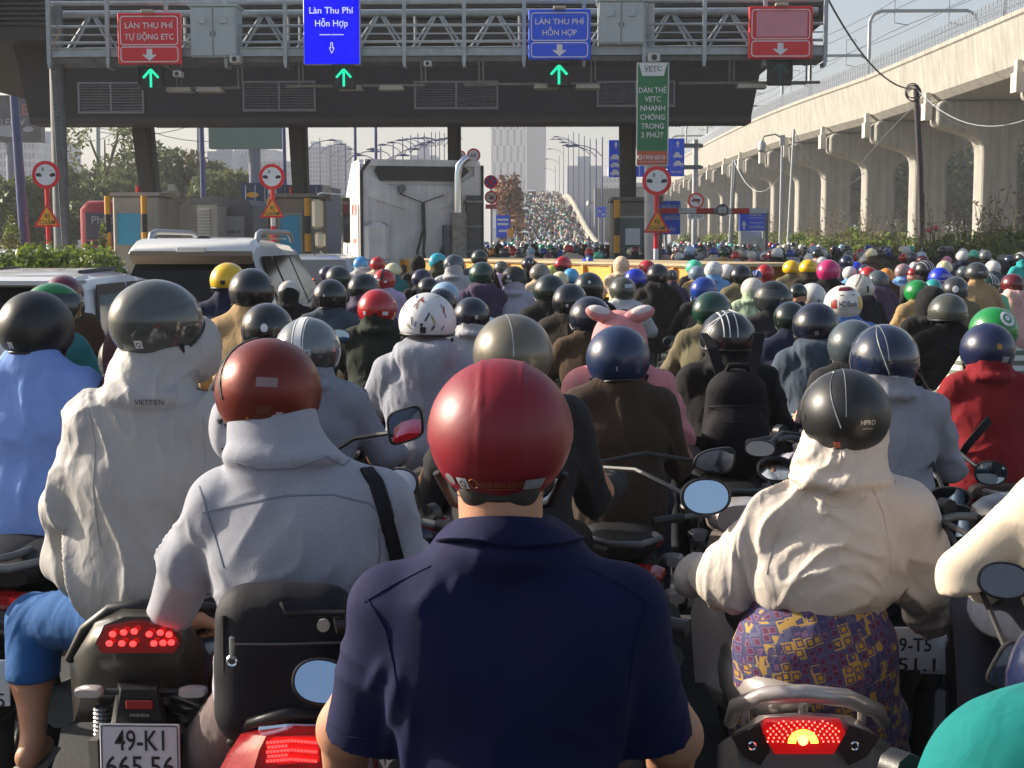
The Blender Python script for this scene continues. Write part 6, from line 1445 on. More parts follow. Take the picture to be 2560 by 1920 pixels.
def hel_extra(h, kind, *a):
    if kind == 'sq':       # white certification sticker (u, ph, size)
        q = patch(a[0], a[1], a[2], a[2], 1.012); o = q.build('sticker', a[3] if len(a) > 3 else M_SWHITE, h)
        m = MB(); hel_text(m, 'Q', a[0], a[1], a[2] * .6, 1.016); m.build('lettering', M_BLK, o)
    elif kind == 'rect': patch(a[0], a[1], a[2], a[3], 1.012).build('sticker', a[4], h)
    elif kind == 'text': m = MB(); hel_text(m, a[0], a[1], a[2], a[3], 1.014, a[4] if len(a) > 4 else None); m.build('lettering', a[5] if len(a) > 5 else M_SWHITE, h)
    elif kind == 'stripe': # front-to-back stripe at lateral offset
        x0, wd, m_ = a; q = MB(); vs = []; n = 22
        for i in range(n + 1):
            ph = 1.50 - i * (2.5 / n)
            for e in (-.5, .5):
                x = x0 + e * wd; sn = abs(math.sin(ph)); yy = -math.copysign(1, ph) * HB_ * math.sqrt(max(0, sn * sn - (x / HA) ** 2)) if abs(x / HA) < sn else 0
                zz = HC * math.cos(ph); L = math.sqrt((x / HA) ** 2 + (yy / HB_) ** 2 + (zz / HC) ** 2) or 1; vs.append((x / L * 1.012, yy / L * 1.012, zz / L * 1.012))
        q.add(vs, [(2 * i, 2 * i + 1, 2 * i + 3, 2 * i + 2) for i in range(n)]); q.build('stripe', m_, h)
    elif kind == 'disc':
        u0, ph0, r_, m_ = a; q = patch(u0, ph0, 2 * r_, 2 * r_, 1.013, 8, lambda x, y, i, j: ((2 * i - 1) * r_ * math.sqrt(max(0, 1 - .5 * (2 * j - 1) ** 2)), (2 * j - 1) * r_ * math.sqrt(max(0, 1 - .5 * (2 * i - 1) ** 2)))); q.build('emblem', m_, h)
    elif kind == 'ringd': 
        u0, ph0, r_, m_ = a; hel_extra(h, 'disc', u0, ph0, r_, m_); 
    elif kind == 'notch': patch(a[0], a[1], a[2], a[3], 1.013).build('clip', M_BLACK, h)
    elif kind == 'rim':
        q = MB(); nu = 40; vs = []
        for i in range(nu):
            u = 2 * math.pi * i / nu
            for k in (.80, .995): vs.append(hel_pt(u, hel_edge('jet', u) * k, 1.008))
        q.add(vs, [(2 * i, 2 * ((i + 1) % nu), 2 * ((i + 1) % nu) + 1, 2 * i + 1) for i in range(nu)]); q.build('band', a[0], h)
    elif kind == 'vents':
        for x in (-.07, -.035, 0, .035, .07): hel_extra(h, 'stripe', x, .012, a[0])
    elif kind == 'line':  # thin moulded seam line u range at polar
        q = MB(); n = 18; pts = [hel_pt(a[0] + (a[1] - a[0]) * i / n, a[2] + (a[3] - a[2]) * math.sin(math.pi * i / n), 1.008) for i in range(n + 1)]; q.path(pts, a[4], 4); q.build('seam', a[5], h, smooth=60)
PROTO['hood_shape'] = sdf_mesh('hood', [ell((0, -.01, -.005), (.115, .145, .13), .03), cap((0, -.02, -.05), (0, -.03, -.16), .11, .105, .04)], .012, DEF, amp=.007, seed=77)
GD = mat('gold print', lin(170, 120, 60), .4, metal=.4)
SIL = mat('silver print', lin(190, 190, 190), .35, metal=.5)
STRIPED = cloth('striped', (210, 212, 205), fold=.2)
_n, _l = STRIPED.node_tree.nodes, STRIPED.node_tree.links; _b = _n['Principled BSDF']; _t = _n.new('ShaderNodeTexCoord'); _w = _n.new('ShaderNodeTexWave'); _w.bands_direction = 'Z'; _w.inputs['Scale'].default_value = 5.2; _w.inputs['Distortion'].default_value = .6
_r = _n.new('ShaderNodeValToRGB'); _r.color_ramp.interpolation = 'CONSTANT'; _r.color_ramp.elements[0].color = (*lin(108, 112, 98), 1); _r.color_ramp.elements[1].position = .45; _r.color_ramp.elements[1].color = (*lin(205, 208, 200), 1)
_l.new(_t.outputs['Object'], _w.inputs[0]); _l.new(_w.outputs['Fac'], _r.inputs[0]); _l.new(_r.outputs[0], _b.inputs['Base Color'])
T = [
 # ---- queue ahead, strip between the SUV and the truck
 ('A', 110, 90, 170, 'cap', 'gblue', 'hood', 'black', 'rider in a grey blue cap helmet beside the SUV roof'),
 ('A', 895, 180, 175, 'jet', 'sky', 'down', 'lgrey', 'rider in a blue helmet with broad white rim before the truck cab', dict(extras=[('rim', M_SWHITE)])),
 ('A', 1080, 180, 178, 'jet', 'red', 'collar', 'cream', 'rider in a plain red helmet at the white truck corner'),
 ('A', 1250, 250, 192, 'half', 'cream', 'hood', 'teal', 'rider in a cream half helmet over a teal hooded jacket', dict(extras=[('notch', -.35, 1.45, .02, .035)])),
 ('A', 1520, 165, 190, None, None, 'hood', 'black', 'rider in a black hood without helmet below the air hoses'),
 ('A', 1745, 140, 198, 'cap', 'turq', 'hood', 'olive', 'rider in a turquoise cap helmet behind the truck cab', dict(hrz=-35)),
 ('A', 1925, 158, 228, 'jet', 'slate', 'hood', 'lgrey', 'rider in a dark patterned helmet over a white hood by the exhaust', dict(extras=[('disc', .1, 1.6, .018, M_SWHITE)])),
 ('A', 520, 282, 190, 'jet', 'purple', 'collar', 'black', 'rider in a dark purple helmet half hidden behind the silver sedan'),
 ('A', 642, 283, 292, 'jet', 'dgreen', 'hood', 'dgrey', 'rider in a glossy green black helmet at the silver sedan window'),
 ('A', 925, 365, 352, 'jet', 'black', 'hood', 'purple', 'rider in a black helmet over a plum hooded jacket', dict(lean=1)),
 ('A', 1150, 318, 262, 'jet', 'red', 'collar', 'lilac', 'rider in a glossy red helmet with black centre stripe', dict(extras=[('stripe', 0, .03, M_BLACK), ('rect', -.3, 1.5, .035, .02, M_SWHITE), ('rect', .3, 1.6, .04, .022, M_SWHITE)])),
 ('A', 1570, 318, 232, 'jet', 'purple', 'hood', 'black', 'rider in a navy violet helmet behind the cream face mask'),
 ('A', 1640, 412, 255, 'jet', 'black', 'collar', 'dgrey', 'rider in a black helmet just behind the paint splashed helmet'),
 ('A', 1825, 460, 330, 'jet', 'lblue', 'hood', 'lgrey', 'rider in a pale blue helmet beside the navy square sticker helmet'),
 ('A', 1790, 532, 345, 'jet', 'dnavy', 'collar', 'navy', 'rider in a midnight helmet tucked behind the paint splashed helmet'),
 ('A', 555, 430, 380, 'jet', 'black', 'collar', 'steel', 'rider in a matte black helmet with a small round mark and blue grey jacket', dict(extras=[('disc', -.1, 1.5, .010, SIL)])),
 ('A', 1075, 540, 442, 'jet', 'red', 'hood', 'dgreen', 'rider in a plain red helmet over a dark green hood with a strap', dict(extras=[('sq', -.55, 1.75, .022), ('rect', .55, 1.72, .045, .024, M_SWHITE), ('notch', .02, 1.85, .035, .03)], rzv=0, hrz=0, rough=.33, near=True)),
 ('A', 100, 448, 232, 'half', 'offw', 'hood', 'black', 'rider in a white half helmet in front of the SUV side', dict(extras=[('notch', -.45, 1.75, .035, .03)])),
 ('A', 2120, 630, 405, 'jet', 'dnavy', 'hood', 'lgrey', 'rider in a navy helmet with a white square over a pale hood', dict(extras=[('sq', .25, 1.55, .024)])),
 ('B', 215, 105, 186, 'jet', 'dgreen', 'collar', 'black', 'rider in a deep green helmet standing before the trailer end'),
 ('B', 85, 185, 110, None, None, 'hood', 'black', 'rider in a black hood between the truck exhaust and trailer'),
 ('B', 240, 240, 286, 'jet', 'green', 'down', 'purple', 'rider in a bottle green helmet over a plum black jacket', dict(hrz=12)),
 ('B', 70, 312, 175, 'jet', 'dgrey', 'collar', 'black', 'rider in a ribbed charcoal helmet behind the bottle green one', dict(extras=[('vents', M_BLACK)])),
 ('B', 455, 230, 162, 'jet', 'dolive', 'collar', 'lilac', 'rider in a grey green helmet against the yellow beam in violet'),
 ('B', 600, 288, 284, 'jet', 'matte', 'hood', 'lav', 'rider in a black helmet with two white stickers over a lavender hood', dict(extras=[('disc', -.12, 1.25, .018, M_SWHITE), ('rect', -.1, 1.62, .09, .03, SIL)], rough=.5)),
 ('B', 757, 190, 160, 'half', 'dnavy', 'hood', 'black', 'rider in a black helmet with white emblems against the yellow beam', dict(extras=[('disc', -.1, 1.25, .02, M_SWHITE), ('rect', .5, 1.3, .02, .05, M_SWHITE)])),
 ('B', 885, 258, 232, 'half', 'olive', 'collar', 'beige', 'rider in a scuffed taupe helmet over red scarf'),
 ('B', 1140, 178, 192, 'half', 'red', 'collar', 'black', 'rider in a red helmet with dark band before the yellow beam', dict(extras=[('rim', M_BLACK)])),
 ('B', 1022, 272, 150, 'jet', 'lime', 'collar', 'lav', 'rider in a lime helmet behind the red banded helmet'),
 ('B', 1105, 345, 195, 'jet', 'cream', 'collar', 'beige', 'rider in a pale beige helmet beside the sky blue helmet'),
 ('B', 1228, 310, 192, 'jet', 'sky', 'collar', 'navy', 'rider in a bright sky blue helmet under the yellow beam'),
 ('B', 1415, 190, 162, 'half', 'royal', 'collar', 'black', 'rider in a blue helmet with broad white centre stripe', dict(extras=[('stripe', 0, .04, M_SWHITE)], hrz=0)),
 ('B', 1690, 180, 140, 'jet', 'green', 'collar', 'dgrey', 'rider in a dark green helmet behind the beige hood'),
 ('B', 1785, 175, 192, None, None, 'hood', 'beige', 'rider in a beige hood without helmet by the trailer end'),
 ('B', 1938, 235, 155, 'jet', 'offw', 'collar', 'lgrey', 'rider in a white helmet beside the beige hood'),
 ('B', 2070, 220, 192, 'jet', 'red', 'collar', 'dgrey', 'rider in a red helmet beside the trailer end corner'),
 ('B', 2150, 218, 130, 'jet', 'dnavy', 'collar', 'navy', 'rider in a midnight helmet behind the red one at the trailer end'),
 ('B', 1940, 310, 242, 'jet', 'royal', 'hood', 'black', 'rider in a glossy royal blue helmet over black hood'),
 ('C', 200, 262, 258, 'jet', 'black', 'down', 'black', 'rider in a black helmet with white collar over a black jacket', dict(hrz=8, extras=[('disc', .1, 1.75, .008, SIL)])),
 ('B', 1800, 405, 292, 'cap', 'dolive', 'collar', 'white', 'rider in an olive black helmet with reflective patch and ponytail', dict(hrz=18, extras=[('rect', .15, 1.15, .10, .035, SIL)])),
 ('B', 992, 380, 362, 'jet', 'dgreen', 'collar', 'black', 'rider in a green black helmet in front of the taupe one', dict()),
 ('B', 1425, 355, 332, 'jet', 'dgreen', 'collar', 'black', 'rider in a dark helmet with one white round badge', dict(extras=[('disc', -.02, 1.3, .014, M_SWHITE)], hrz=0)),
 ('B', 1215, 480, 392, 'jet', 'black', 'collar', 'dbrown', 'rider in a black helmet with white square tag over red black jacket', dict(extras=[('rect', .0, 1.72, .02, .022, M_SWHITE)], hrz=0)),
 ('B', 1440, 622, 462, 'jet', 'dnavy', 'collar', 'brown', 'rider in a blue black helmet and brown jacket behind the pink pig hood', dict(rzv=0)),
 # ---- behind the trailer
 ('F', 180, 1000, 122, 'jet', 'orange', 'collar', 'black', 'rider in an orange red helmet behind the trailer next to the cab'), ('F', 260, 935, 142, None, None, 'hood', 'black', 'rider in a black hood behind the trailer next to the cab'),
 ('F', 380, 968, 95, 'jet', 'red', 'hood', 'white', 'rider in a red helmet and white scarf behind the trailer'), ('F', 530, 1005, 116, 'jet', 'blue', 'collar', 'sky', 'rider in a mid blue helmet and pale shirt behind the trailer'),
 ('F', 700, 985, 132, 'half', 'lblue', 'hood', 'white', 'rider in a pale helmet over white hood behind the trailer'), ('F', 858, 940, 92, 'jet', 'mint', 'collar', 'blue', 'rider in a light green helmet behind the trailer'),
 ('F', 960, 945, 112, None, None, 'hood', 'black', 'rider in a black hood beside the light green helmet'), ('F', 1060, 992, 122, 'jet', 'pinkgrey', 'hood', 'lilac', 'rider in a pale pink helmet behind the trailer'),
 ('F', 1232, 950, 132, 'jet', 'red', 'collar', 'cream', 'rider in a red helmet turned sideways behind the trailer', dict(hrz=60)), ('F', 1340, 955, 122, None, None, 'hood', 'dgrey', 'rider in a dark hood and striped jacket behind the trailer'),
 ('F', 1515, 1000, 142, 'cap', 'red', 'hood', 'sky', 'rider in a red cap helmet with a white rim behind the trailer'), ('F', 1618, 970, 95, 'jet', 'navy', 'collar', 'navy', 'rider in a navy helmet behind the trailer by the grey booth'),
 ('F', 1738, 950, 92, 'jet', 'sky', 'collar', 'dgrey', 'rider in a sky blue helmet behind the trailer by the grey booth'), ('F', 745, 930, 120, 'jet', 'black', 'collar', 'black', 'rider in a black helmet over the pale one behind the trailer'),
 ('F', 1515, 950, 95, 'jet', 'black', 'collar', 'black', 'rider in a black helmet just past the red cap helmet'), ('F', 640, 935, 100, 'jet', 'dgrey', 'hood', 'black', 'rider in a charcoal helmet past the mid blue helmet'),
 # ---- motorbike lane towards the viaduct
 ('C', 545, 60, 130, 'cap', 'lblue', 'collar', 'navy', 'rider in a pale blue cap under the striped boom'), ('C', 690, 55, 112, 'half', 'black', 'hood', 'grey', 'rider in a black cap and grey hood under the no trucks sign'),
 ('C', 825, 88, 100, 'jet', 'navy', 'hood', 'lgrey', 'rider in a navy helmet between the grey hood and green helmet'), ('C', 930, 80, 122, 'cap', 'green', 'collar', 'tan', 'rider in a green patterned cap helmet under the boom'),
 ('C', 1060, 125, 120, 'jet', 'red', 'hood', 'lav', 'rider in a red marbled helmet in front of the map board'), ('C', 1240, 118, 112, 'jet', 'offw', 'collar', 'pink', 'rider in a white helmet in front of the green map panel'),
 ('C', 1335, 128, 112, 'jet', 'gblue', 'collar', 'dgrey', 'rider in a blue grey helmet beside the map board'), ('C', 1462, 105, 82, 'jet', 'red', 'collar', 'lgrey', 'rider in a small bright red helmet near the camera pole'),
 ('C', 1535, 88, 112, 'jet', 'black', 'collar', 'black', 'rider in a black helmet near the camera pole'), ('C', 1540, 125, 105, 'cap', 'white', 'collar', 'beige', 'rider in a white cap helmet with black rim near the camera pole'),
 ('C', 1875, 145, 122, 'jet', 'white', 'collar', 'lgrey', 'rider in a clean white helmet above the two yellow helmets'), ('C', 1990, 155, 102, 'jet', 'blue', 'collar', 'black', 'rider in a blue helmet beside the clean white helmet'),
 ('C', 2080, 150, 92, 'jet', 'black', 'collar', 'pink', 'rider in a black helmet with pink scarf behind the magenta helmet'), ('C', 1840, 105, 92, 'jet', 'dgrey', 'collar', 'dgrey', 'rider in a charcoal helmet at the verge grass'),
 ('C', 1720, 118, 92, 'jet', 'black', 'hood', 'cream', 'rider in a black helmet over a cream hood above the yellow helmets'), ('C', 1255, 165, 60, 'jet', 'dgrey', 'collar', 'dgrey', 'small rider behind the white helmet by the map'),
 ('C', 600, 215, 186, 'jet', 'mint', 'collar', 'dgrey', 'rider in a mint green helmet beside the trailer end'), ('C', 630, 280, 192, 'jet', 'gblue', 'collar', 'tan', 'rider in a plain dove grey helmet under the mint one'),
 ('C', 815, 232, 206, 'jet', 'white', 'hood', 'sky', 'rider in a plain white helmet beside the mint one', dict(extras=[('disc', -.5, 1.6, .007, M_BLACK), ('disc', .25, 1.6, .007, M_BLACK)])), ('C', 962, 262, 192, 'jet', 'white', 'collar', 'dgrey', 'rider in a white helmet with an orange stripe', dict(extras=[('stripe', .04, .012, mat('orange stripe', lin(215, 120, 40), .4))])),
 ('C', 1120, 270, 252, 'full', 'black', 'collar', 'khaki', 'rider in a glossy black full helmet behind a bone white helmet'), ('C', 1240, 210, 152, 'jet', 'maroon', 'collar', 'black', 'rider in a brick red helmet before the map board'),
 ('C', 1385, 265, 202, 'jet', 'red', 'collar', 'red', 'rider in a shiny red helmet and red scarf by the yellow helmets'), ('C', 1492, 240, 162, 'jet', 'red', 'collar', 'black', 'rider in a deep red helmet half hidden beside the yellow helmets'),
 ('C', 1675, 220, 192, 'half', 'yellow', 'collar', 'khaki', 'rider in a yellow half helmet with tan backpack', dict(extras=[('rect', .1, 1.35, .1, .008, GD)])), ('C', 1865, 210, 212, 'half', 'yellow', 'hood', 'dbrown', 'rider in a yellow half helmet next to the magenta helmet', dict(extras=[('rect', .0, 1.3, .1, .008, GD)])),
 ('C', 2090, 215, 262, 'low', 'pink', 'collar', 'black', 'rider in a big magenta helmet', dict(hrz=-20)), ('C', 1180, 355, 222, 'visor', 'dnavy', 'collar', 'dgrey', 'rider in a navy floral helmet before the glossy full helmet', dict(hrz=-20)),
 ('C', 1292, 330, 125, 'jet', 'blue', 'collar', 'navy', 'rider in a blue and white helmet before the shiny red helmet', dict(extras=[('stripe', .02, .03, M_SWHITE)])), ('C', 705, 405, 297, 'jet', 'blue', 'collar', 'black', 'rider in a plain satin blue helmet', dict(hrz=-10, rough=.4)),
 ('C', 1245, 415, 256, 'jet', 'offw', 'hood', 'sage', 'rider in a bone white helmet over a sage green hood', dict(hrz=10)), ('C', 1470, 450, 392, 'visor', 'black', 'collar', 'dgrey', 'rider in a glossy black helmet with raised smoked visor', dict(hrz=-150, near=True)),
 ('C', 350, 325, 150, 'jet', 'dgrey', 'collar', 'purple', 'rider in a patched grey helmet behind the white collar rider', dict(extras=[('rect', .1, 1.2, .03, .05, SIL)])), ('C', 800, 565, 432, 'low', 'green', 'collar', 'khaki', 'rider in a dark green helmet and khaki jacket', dict(rzv=-14, hrz=-14, rough=.4)),
 ('C', 1660, 680, 362, 'jet', 'dgreen', 'collar', 'navy', 'rider in a green black helmet, white shirt collar and navy suit', dict(rzv=4, hrz=-4, near=True)), ('C', 1950, 690, 512, 'low', 'dnavy', 'down', 'steel', 'rider in a navy helmet and slate blue hooded jacket', dict(rzv=0, hrz=4, extras=[('sq', -.22, 1.85, .022, SIL)], rough=.38, near=True)),
 ('C', 1905, 475, 307, 'jet', 'white', 'collar', 'steel', 'rider in a pale grey white helmet beside the HDBank helmet', dict(extras=[('notch', .05, 1.75, .016, .03)])), ('C', 1750, 482, 200, 'jet', 'dgreen', 'collar', 'dgrey', 'rider in a blackish helmet beside the pale grey white helmet'),
 ('D', 215, 500, 417, 'low', 'bank', 'collar', 'blue', 'rider in a white helmet printed HDBank', dict(rzv=2, hrz=2, near=True, extras=[('text', 'HDBank', 0, 1.52, .040, .150, mat('dark navy print', (.02, .02, .07), .4)), ('rect', .0, .62, .11, .04, mat('maroon patch', lin(100, 22, 40), .4)), ('rect', .78, 1.5, .05, .085, mat('gold patch', lin(225, 185, 70), .4)), ('rect', -.80, 1.5, .05, .06, mat('red patch', lin(150, 40, 40), .4)), ('notch', -.35, 1.05, .03, .006), ('notch', .35, 1.05, .03, .006), ('rect', .0, 1.76, .16, .008, SIL)])),
 # ---- towards the verge
 ('D', 285, 290, 162, 'jet', 'white', 'collar', 'sky', 'rider in a white helmet beside the magenta helmet', dict(extras=[('notch', .1, 1.7, .02, .03)])), ('D', 355, 238, 152, 'jet', 'royal', 'collar', 'lgrey', 'rider in a royal blue helmet behind the white one near magenta'), ('D', 450, 272, 150, 'jet', 'purple', 'collar', 'dgrey', 'rider in a violet grey helmet near the scarlet helmet'),
 ('D', 490, 292, 192, 'jet', 'red', 'collar', 'black', 'rider in a scarlet helmet behind the dark charcoal helmet'), ('D', 690, 310, 172, 'jet', 'orange', 'collar', 'brown', 'rider in an amber orange helmet'), ('D', 600, 335, 232, 'visor', 'slate', 'down', 'purple', 'rider in a charcoal helmet over plum jacket beside the cream white helmet', dict(hrz=20)),
 ('D', 395, 375, 302, 'low', 'offw', 'down', 'dgrey', 'rider in a cream white helmet with seam line and black clip', dict(hrz=10, extras=[('line', -.8, 1.2, 1.35, .0, .003, M_BLK), ('notch', .1, 1.55, .025, .06)])), ('D', 250, 165, 162, 'jet', 'navy', 'collar', 'navy', 'rider in a navy helmet with white tag behind the magenta helmet', dict(extras=[('rect', 0, 1.5, .03, .015, M_SWHITE)])),
 ('D', 275, 115, 122, 'jet', 'gunm', 'collar', 'olive', 'rider in a grey green helmet at the verge'), ('D', 395, 130, 95, 'full', 'black', 'collar', 'black', 'rider in a black helmet at the verge by the second pier'), ('D', 445, 155, 85, 'jet', 'dnavy', 'collar', 'navy', 'rider in a midnight helmet at the verge'),
 ('D', 440, 185, 122, 'cap', 'offw', 'collar', 'tan', 'rider in a beige cap helmet at the verge'), ('D', 625, 98, 122, 'full', 'black', 'collar', 'olive', 'tall rider in a black full helmet and olive jacket before the bushes', dict(hrz=-30)), ('D', 875, 260, 182, 'jet', 'pinkgrey', 'hood', 'sky', 'rider in a mauve grey helmet over a sky blue hood'),
 ('D', 1000, 240, 110, 'jet', 'white', 'collar', 'lgrey', 'rider in a white helmet at the foot of the utility pole'), ('D', 1115, 225, 212, 'vent', 'black', 'collar', 'black', 'rider in a ribbed black and silver cycling helmet', dict(extras=[('vents', SIL)], hrz=25)), ('D', 985, 310, 120, 'jet', 'red', 'collar', 'cream', 'rider in a red and white helmet beside the ribbed cycling helmet', dict(extras=[('rim', M_SWHITE)])),
 ('D', 1335, 225, 176, 'half', 'cream', 'collar', 'lgrey', 'rider in a cream half helmet before the bushes', dict(extras=[('notch', .4, 1.75, .04, .02)])), ('D', 1360, 178, 122, 'jet', 'rose', 'collar', 'pink', 'rider in a rose pink helmet before the bushes'), ('D', 1285, 300, 246, 'jet', 'royal', 'collar', 'white', 'rider in a bright blue helmet with two lines of white print', dict(hrz=0, extras=[('text', 'AN TOÀN', .05, 1.28, .016, .08), ('text', 'GIAO THÔNG', .05, 1.44, .016, .12), ('rim', M_SWHITE)])),
 ('D', 1690, 245, 252, 'half', 'dgrey', 'collar', 'tan', 'rider in a black sculpted helmet with white print and tan jacket', dict(extras=[('text', 'RACE', -.1, 1.5, .02, .06)])), ('D', 1545, 290, 150, 'jet', 'slate', 'collar', 'dgrey', 'rider in a blue black helmet beside the sculpted one'), ('D', 1870, 225, 162, 'jet', 'white', 'hood', 'steel', 'rider in a white helmet over a blue grey hood before the bushes', dict(extras=[('notch', .1, 1.75, .02, .02)])),
 ('D', 1838, 195, 90, 'jet', 'cream', 'collar', 'beige', 'rider in a beige helmet behind the white one before the bushes'), ('D', 2190, 130, 152, 'vent', 'black', 'hood', 'turq', 'rider in a black and white cycling helmet over turquoise jacket', dict(extras=[('vents', M_SWHITE)])),
 ('D', 1035, 440, 272, 'low', 'gojek', 'collar', 'tan', 'rider in a green visored helmet with half a white ring emblem', dict(hrz=12, extras=[('disc', .15, 1.35, .036, M_SWHITE), ('disc', .15, 1.35, .022, shell('gojek', HC_['gojek']))])), ('D', 1210, 430, 192, 'jet', 'teal', 'collar', 'teal', 'rider in a teal helmet behind the black hood'),
 ('D', 1455, 405, 292, 'jet', 'dgrey', 'collar', 'khaki', 'rider in a charcoal helmet with a round white emblem', dict(hrz=0, extras=[('disc', -.12, 1.45, .034, M_SWHITE), ('rect', -.12, 1.32, .02, .012, M_BLK), ('rect', -.12, 1.45, .006, .05, M_BLK)], rough=.4)), ('D', 1820, 375, 247, 'half', 'green', 'tee', 'mint', 'rider in a green helmet with white stripes and mint shirt', dict(hrz=0, extras=[('stripe', -.012, .008, M_SWHITE), ('stripe', .018, .008, M_SWHITE), ('rect', -.4, 1.5, .03, .014, M_SWHITE), ('rect', .5, 1.5, .04, .014, M_SWHITE)])),
 ('D', 2090, 370, 237, 'jet', 'maroon', 'down', 'pink', 'rider in a wine red helmet over a pink jacket'), ('D', 1375, 590, 422, 'half', 'dolive', 'collar', 'black', 'rider in an olive grey helmet with a thin strap over a black jacket', dict(hrz=6, rough=.45, near=True)), ('D', 1190, 500, 375, None, None, 'hood', 'black', 'rider in a tall black hood next to the olive grey helmet'),
 ('D', 1885, 740, 502, 'low', 'gojek', 'collar', STRIPED, 'rider in a green helmet with a whole white ring emblem and striped shirt', dict(rzv=8, hrz=10, extras=[('disc', .0, 1.0, .047, M_SWHITE), ('disc', .0, 1.0, .030, shell('gojek', HC_['gojek'])), ('disc', .0, 1.0, .017, M_SWHITE), ('rect', .0, 1.36, .012, .05, shell('gojek', HC_['gojek']))])),
 ('D', 330, 880, 562, 'low', 'slate', 'collar', 'dgrey', 'rider in a plain blue grey helmet just behind the glossy navy one', dict(rough=.4, hrz=0, rzv=0)),
 # ---- beside the white cars
 ('L', 322, 262, 300, 'visor', 'grab', 'down', 'teal', 'rider in a green helmet with a clear peak and white lettering', dict(hrz=-48, rzv=-20, near=True, extras=[('text', 'Grab', .55, 1.55, .035, .085), ('stripe', -.03, .012, M_SWHITE), ('stripe', -.055, .008, M_SWHITE)])), ('L', 390, 215, 235, 'jet', 'maroon', 'collar', 'brown', 'rider in a dull maroon helmet beside the white hatchback window', dict(rough=.5)),
 ('L', 777, 560, 355, 'jet', 'black', 'collar', 'black', 'rider in a shiny black helmet half hidden by the pale windbreaker', dict(near=True)), ('L', 1285, 138, 146, 'half', 'lblue', 'collar', 'sky', 'rider in a white and blue helmet at the SUV rear window', dict(extras=[('rect', .35, 1.1, .06, .02, mat('blue print', lin(30, 40, 130), .4))])),
 ('L', 1400, 138, 224, 'half', 'yellow', 'collar', 'navy', 'rider in a yellow helmet and navy shirt with white collar stripes', dict(hrz=6, extras=[('notch', -.05, 1.65, .04, .03)], near=True)), ('L', 1545, 172, 284, 'low', 'black', 'collar', 'tan', 'rider in a satin black helmet and tan jacket at the SUV rear window', dict(near=True, rough=.36)),
 ('L', 1640, 385, 324, 'jet', 'black', 'collar', 'dgrey', 'rider in a black helmet with a red and white oval badge', dict(near=True, extras=[('disc', -.02, 1.55, .020, M_SWHITE), ('rect', -.02, 1.55, .034, .012, M_RED)], rough=.35)),
]
for row in T:
    kw = row[9] if len(row) > 9 else {}
    rider(*row[:9], **kw)
# ---- unnamed far riders filling the lanes up to about three hundred, and the packed mass beyond
FAR_H = ['black', 'navy', 'white', 'red', 'grey', 'dgreen', 'blue', 'lblue', 'maroon', 'dgrey', 'cream', 'slate', 'offw', 'mint']; FAR_J = ['black', 'grey', 'navy', 'dgrey', 'lgrey', 'brown', 'black', 'khaki', 'purple', 'pink', 'dgrey', 'cream']
HN = dict(dgreen='dark green', lblue='pale blue', dgrey='charcoal', slate='blue grey', offw='bone white', cream='cream'); JN = dict(dgrey='charcoal', lgrey='pale grey', lav='lavender', sky='pale blue')
n0 = 0; rf = random.Random(44)
for d in [31 + 1.75 * i for i in range(16)]:
    x = -7.4 if d > 36 else 3.6
    while x < 10.2:
        x += rf.uniform(.85, 1.25)
        if d < 33.5 and x < 4: continue
        if -1.2 - .9 * (45 - d) / 5 < x < 0 and d < 36: continue
        if 41 < d < 47 and (-3 < x + 6.6 < 1.6 or 1.4 < x < 3.3 or -10 < x < -8): continue
        if abs(d - 35) < 1.0 and 1.8 < x < 3.0: continue
        px = 1280 + FPX * ((x - 0) / d + math.tan(YAW)) ; yy = d + rf.uniform(-.5, .5); zt_ = rf.uniform(1.46, 1.68); c = Vector((x, yy, zt_))
        hc, jc = rf.choice(FAR_H), rf.choice(FAR_J); where = 'in the lanes under the canopy' if x < 1.2 else ('past the grey booth' if x < 5 else 'by the verge grass')
        v = c - CAM; dep = v.dot(FWD); pxx_, pyy = CX0 + FPX * v.dot(RGT) / dep, CY0 - FPX * v.dot(UPV) / dep
        if pxx_ < 1215 and d > 33: continue
        n0 += 1; rider('P', pxx_ / 1.15732, pyy / 1.15732, .253 * FPX / yy / 1.15732, rf.choice(['jet', 'jet', 'half', 'low']), hc, rf.choice(['hood', 'collar', 'down']), jc, 'far rider, %s helmet, %s top, %s' % (HN.get(hc, hc), JN.get(jc, jc), where), group='far riders of the packed crowd')
print('riders', RI[0])
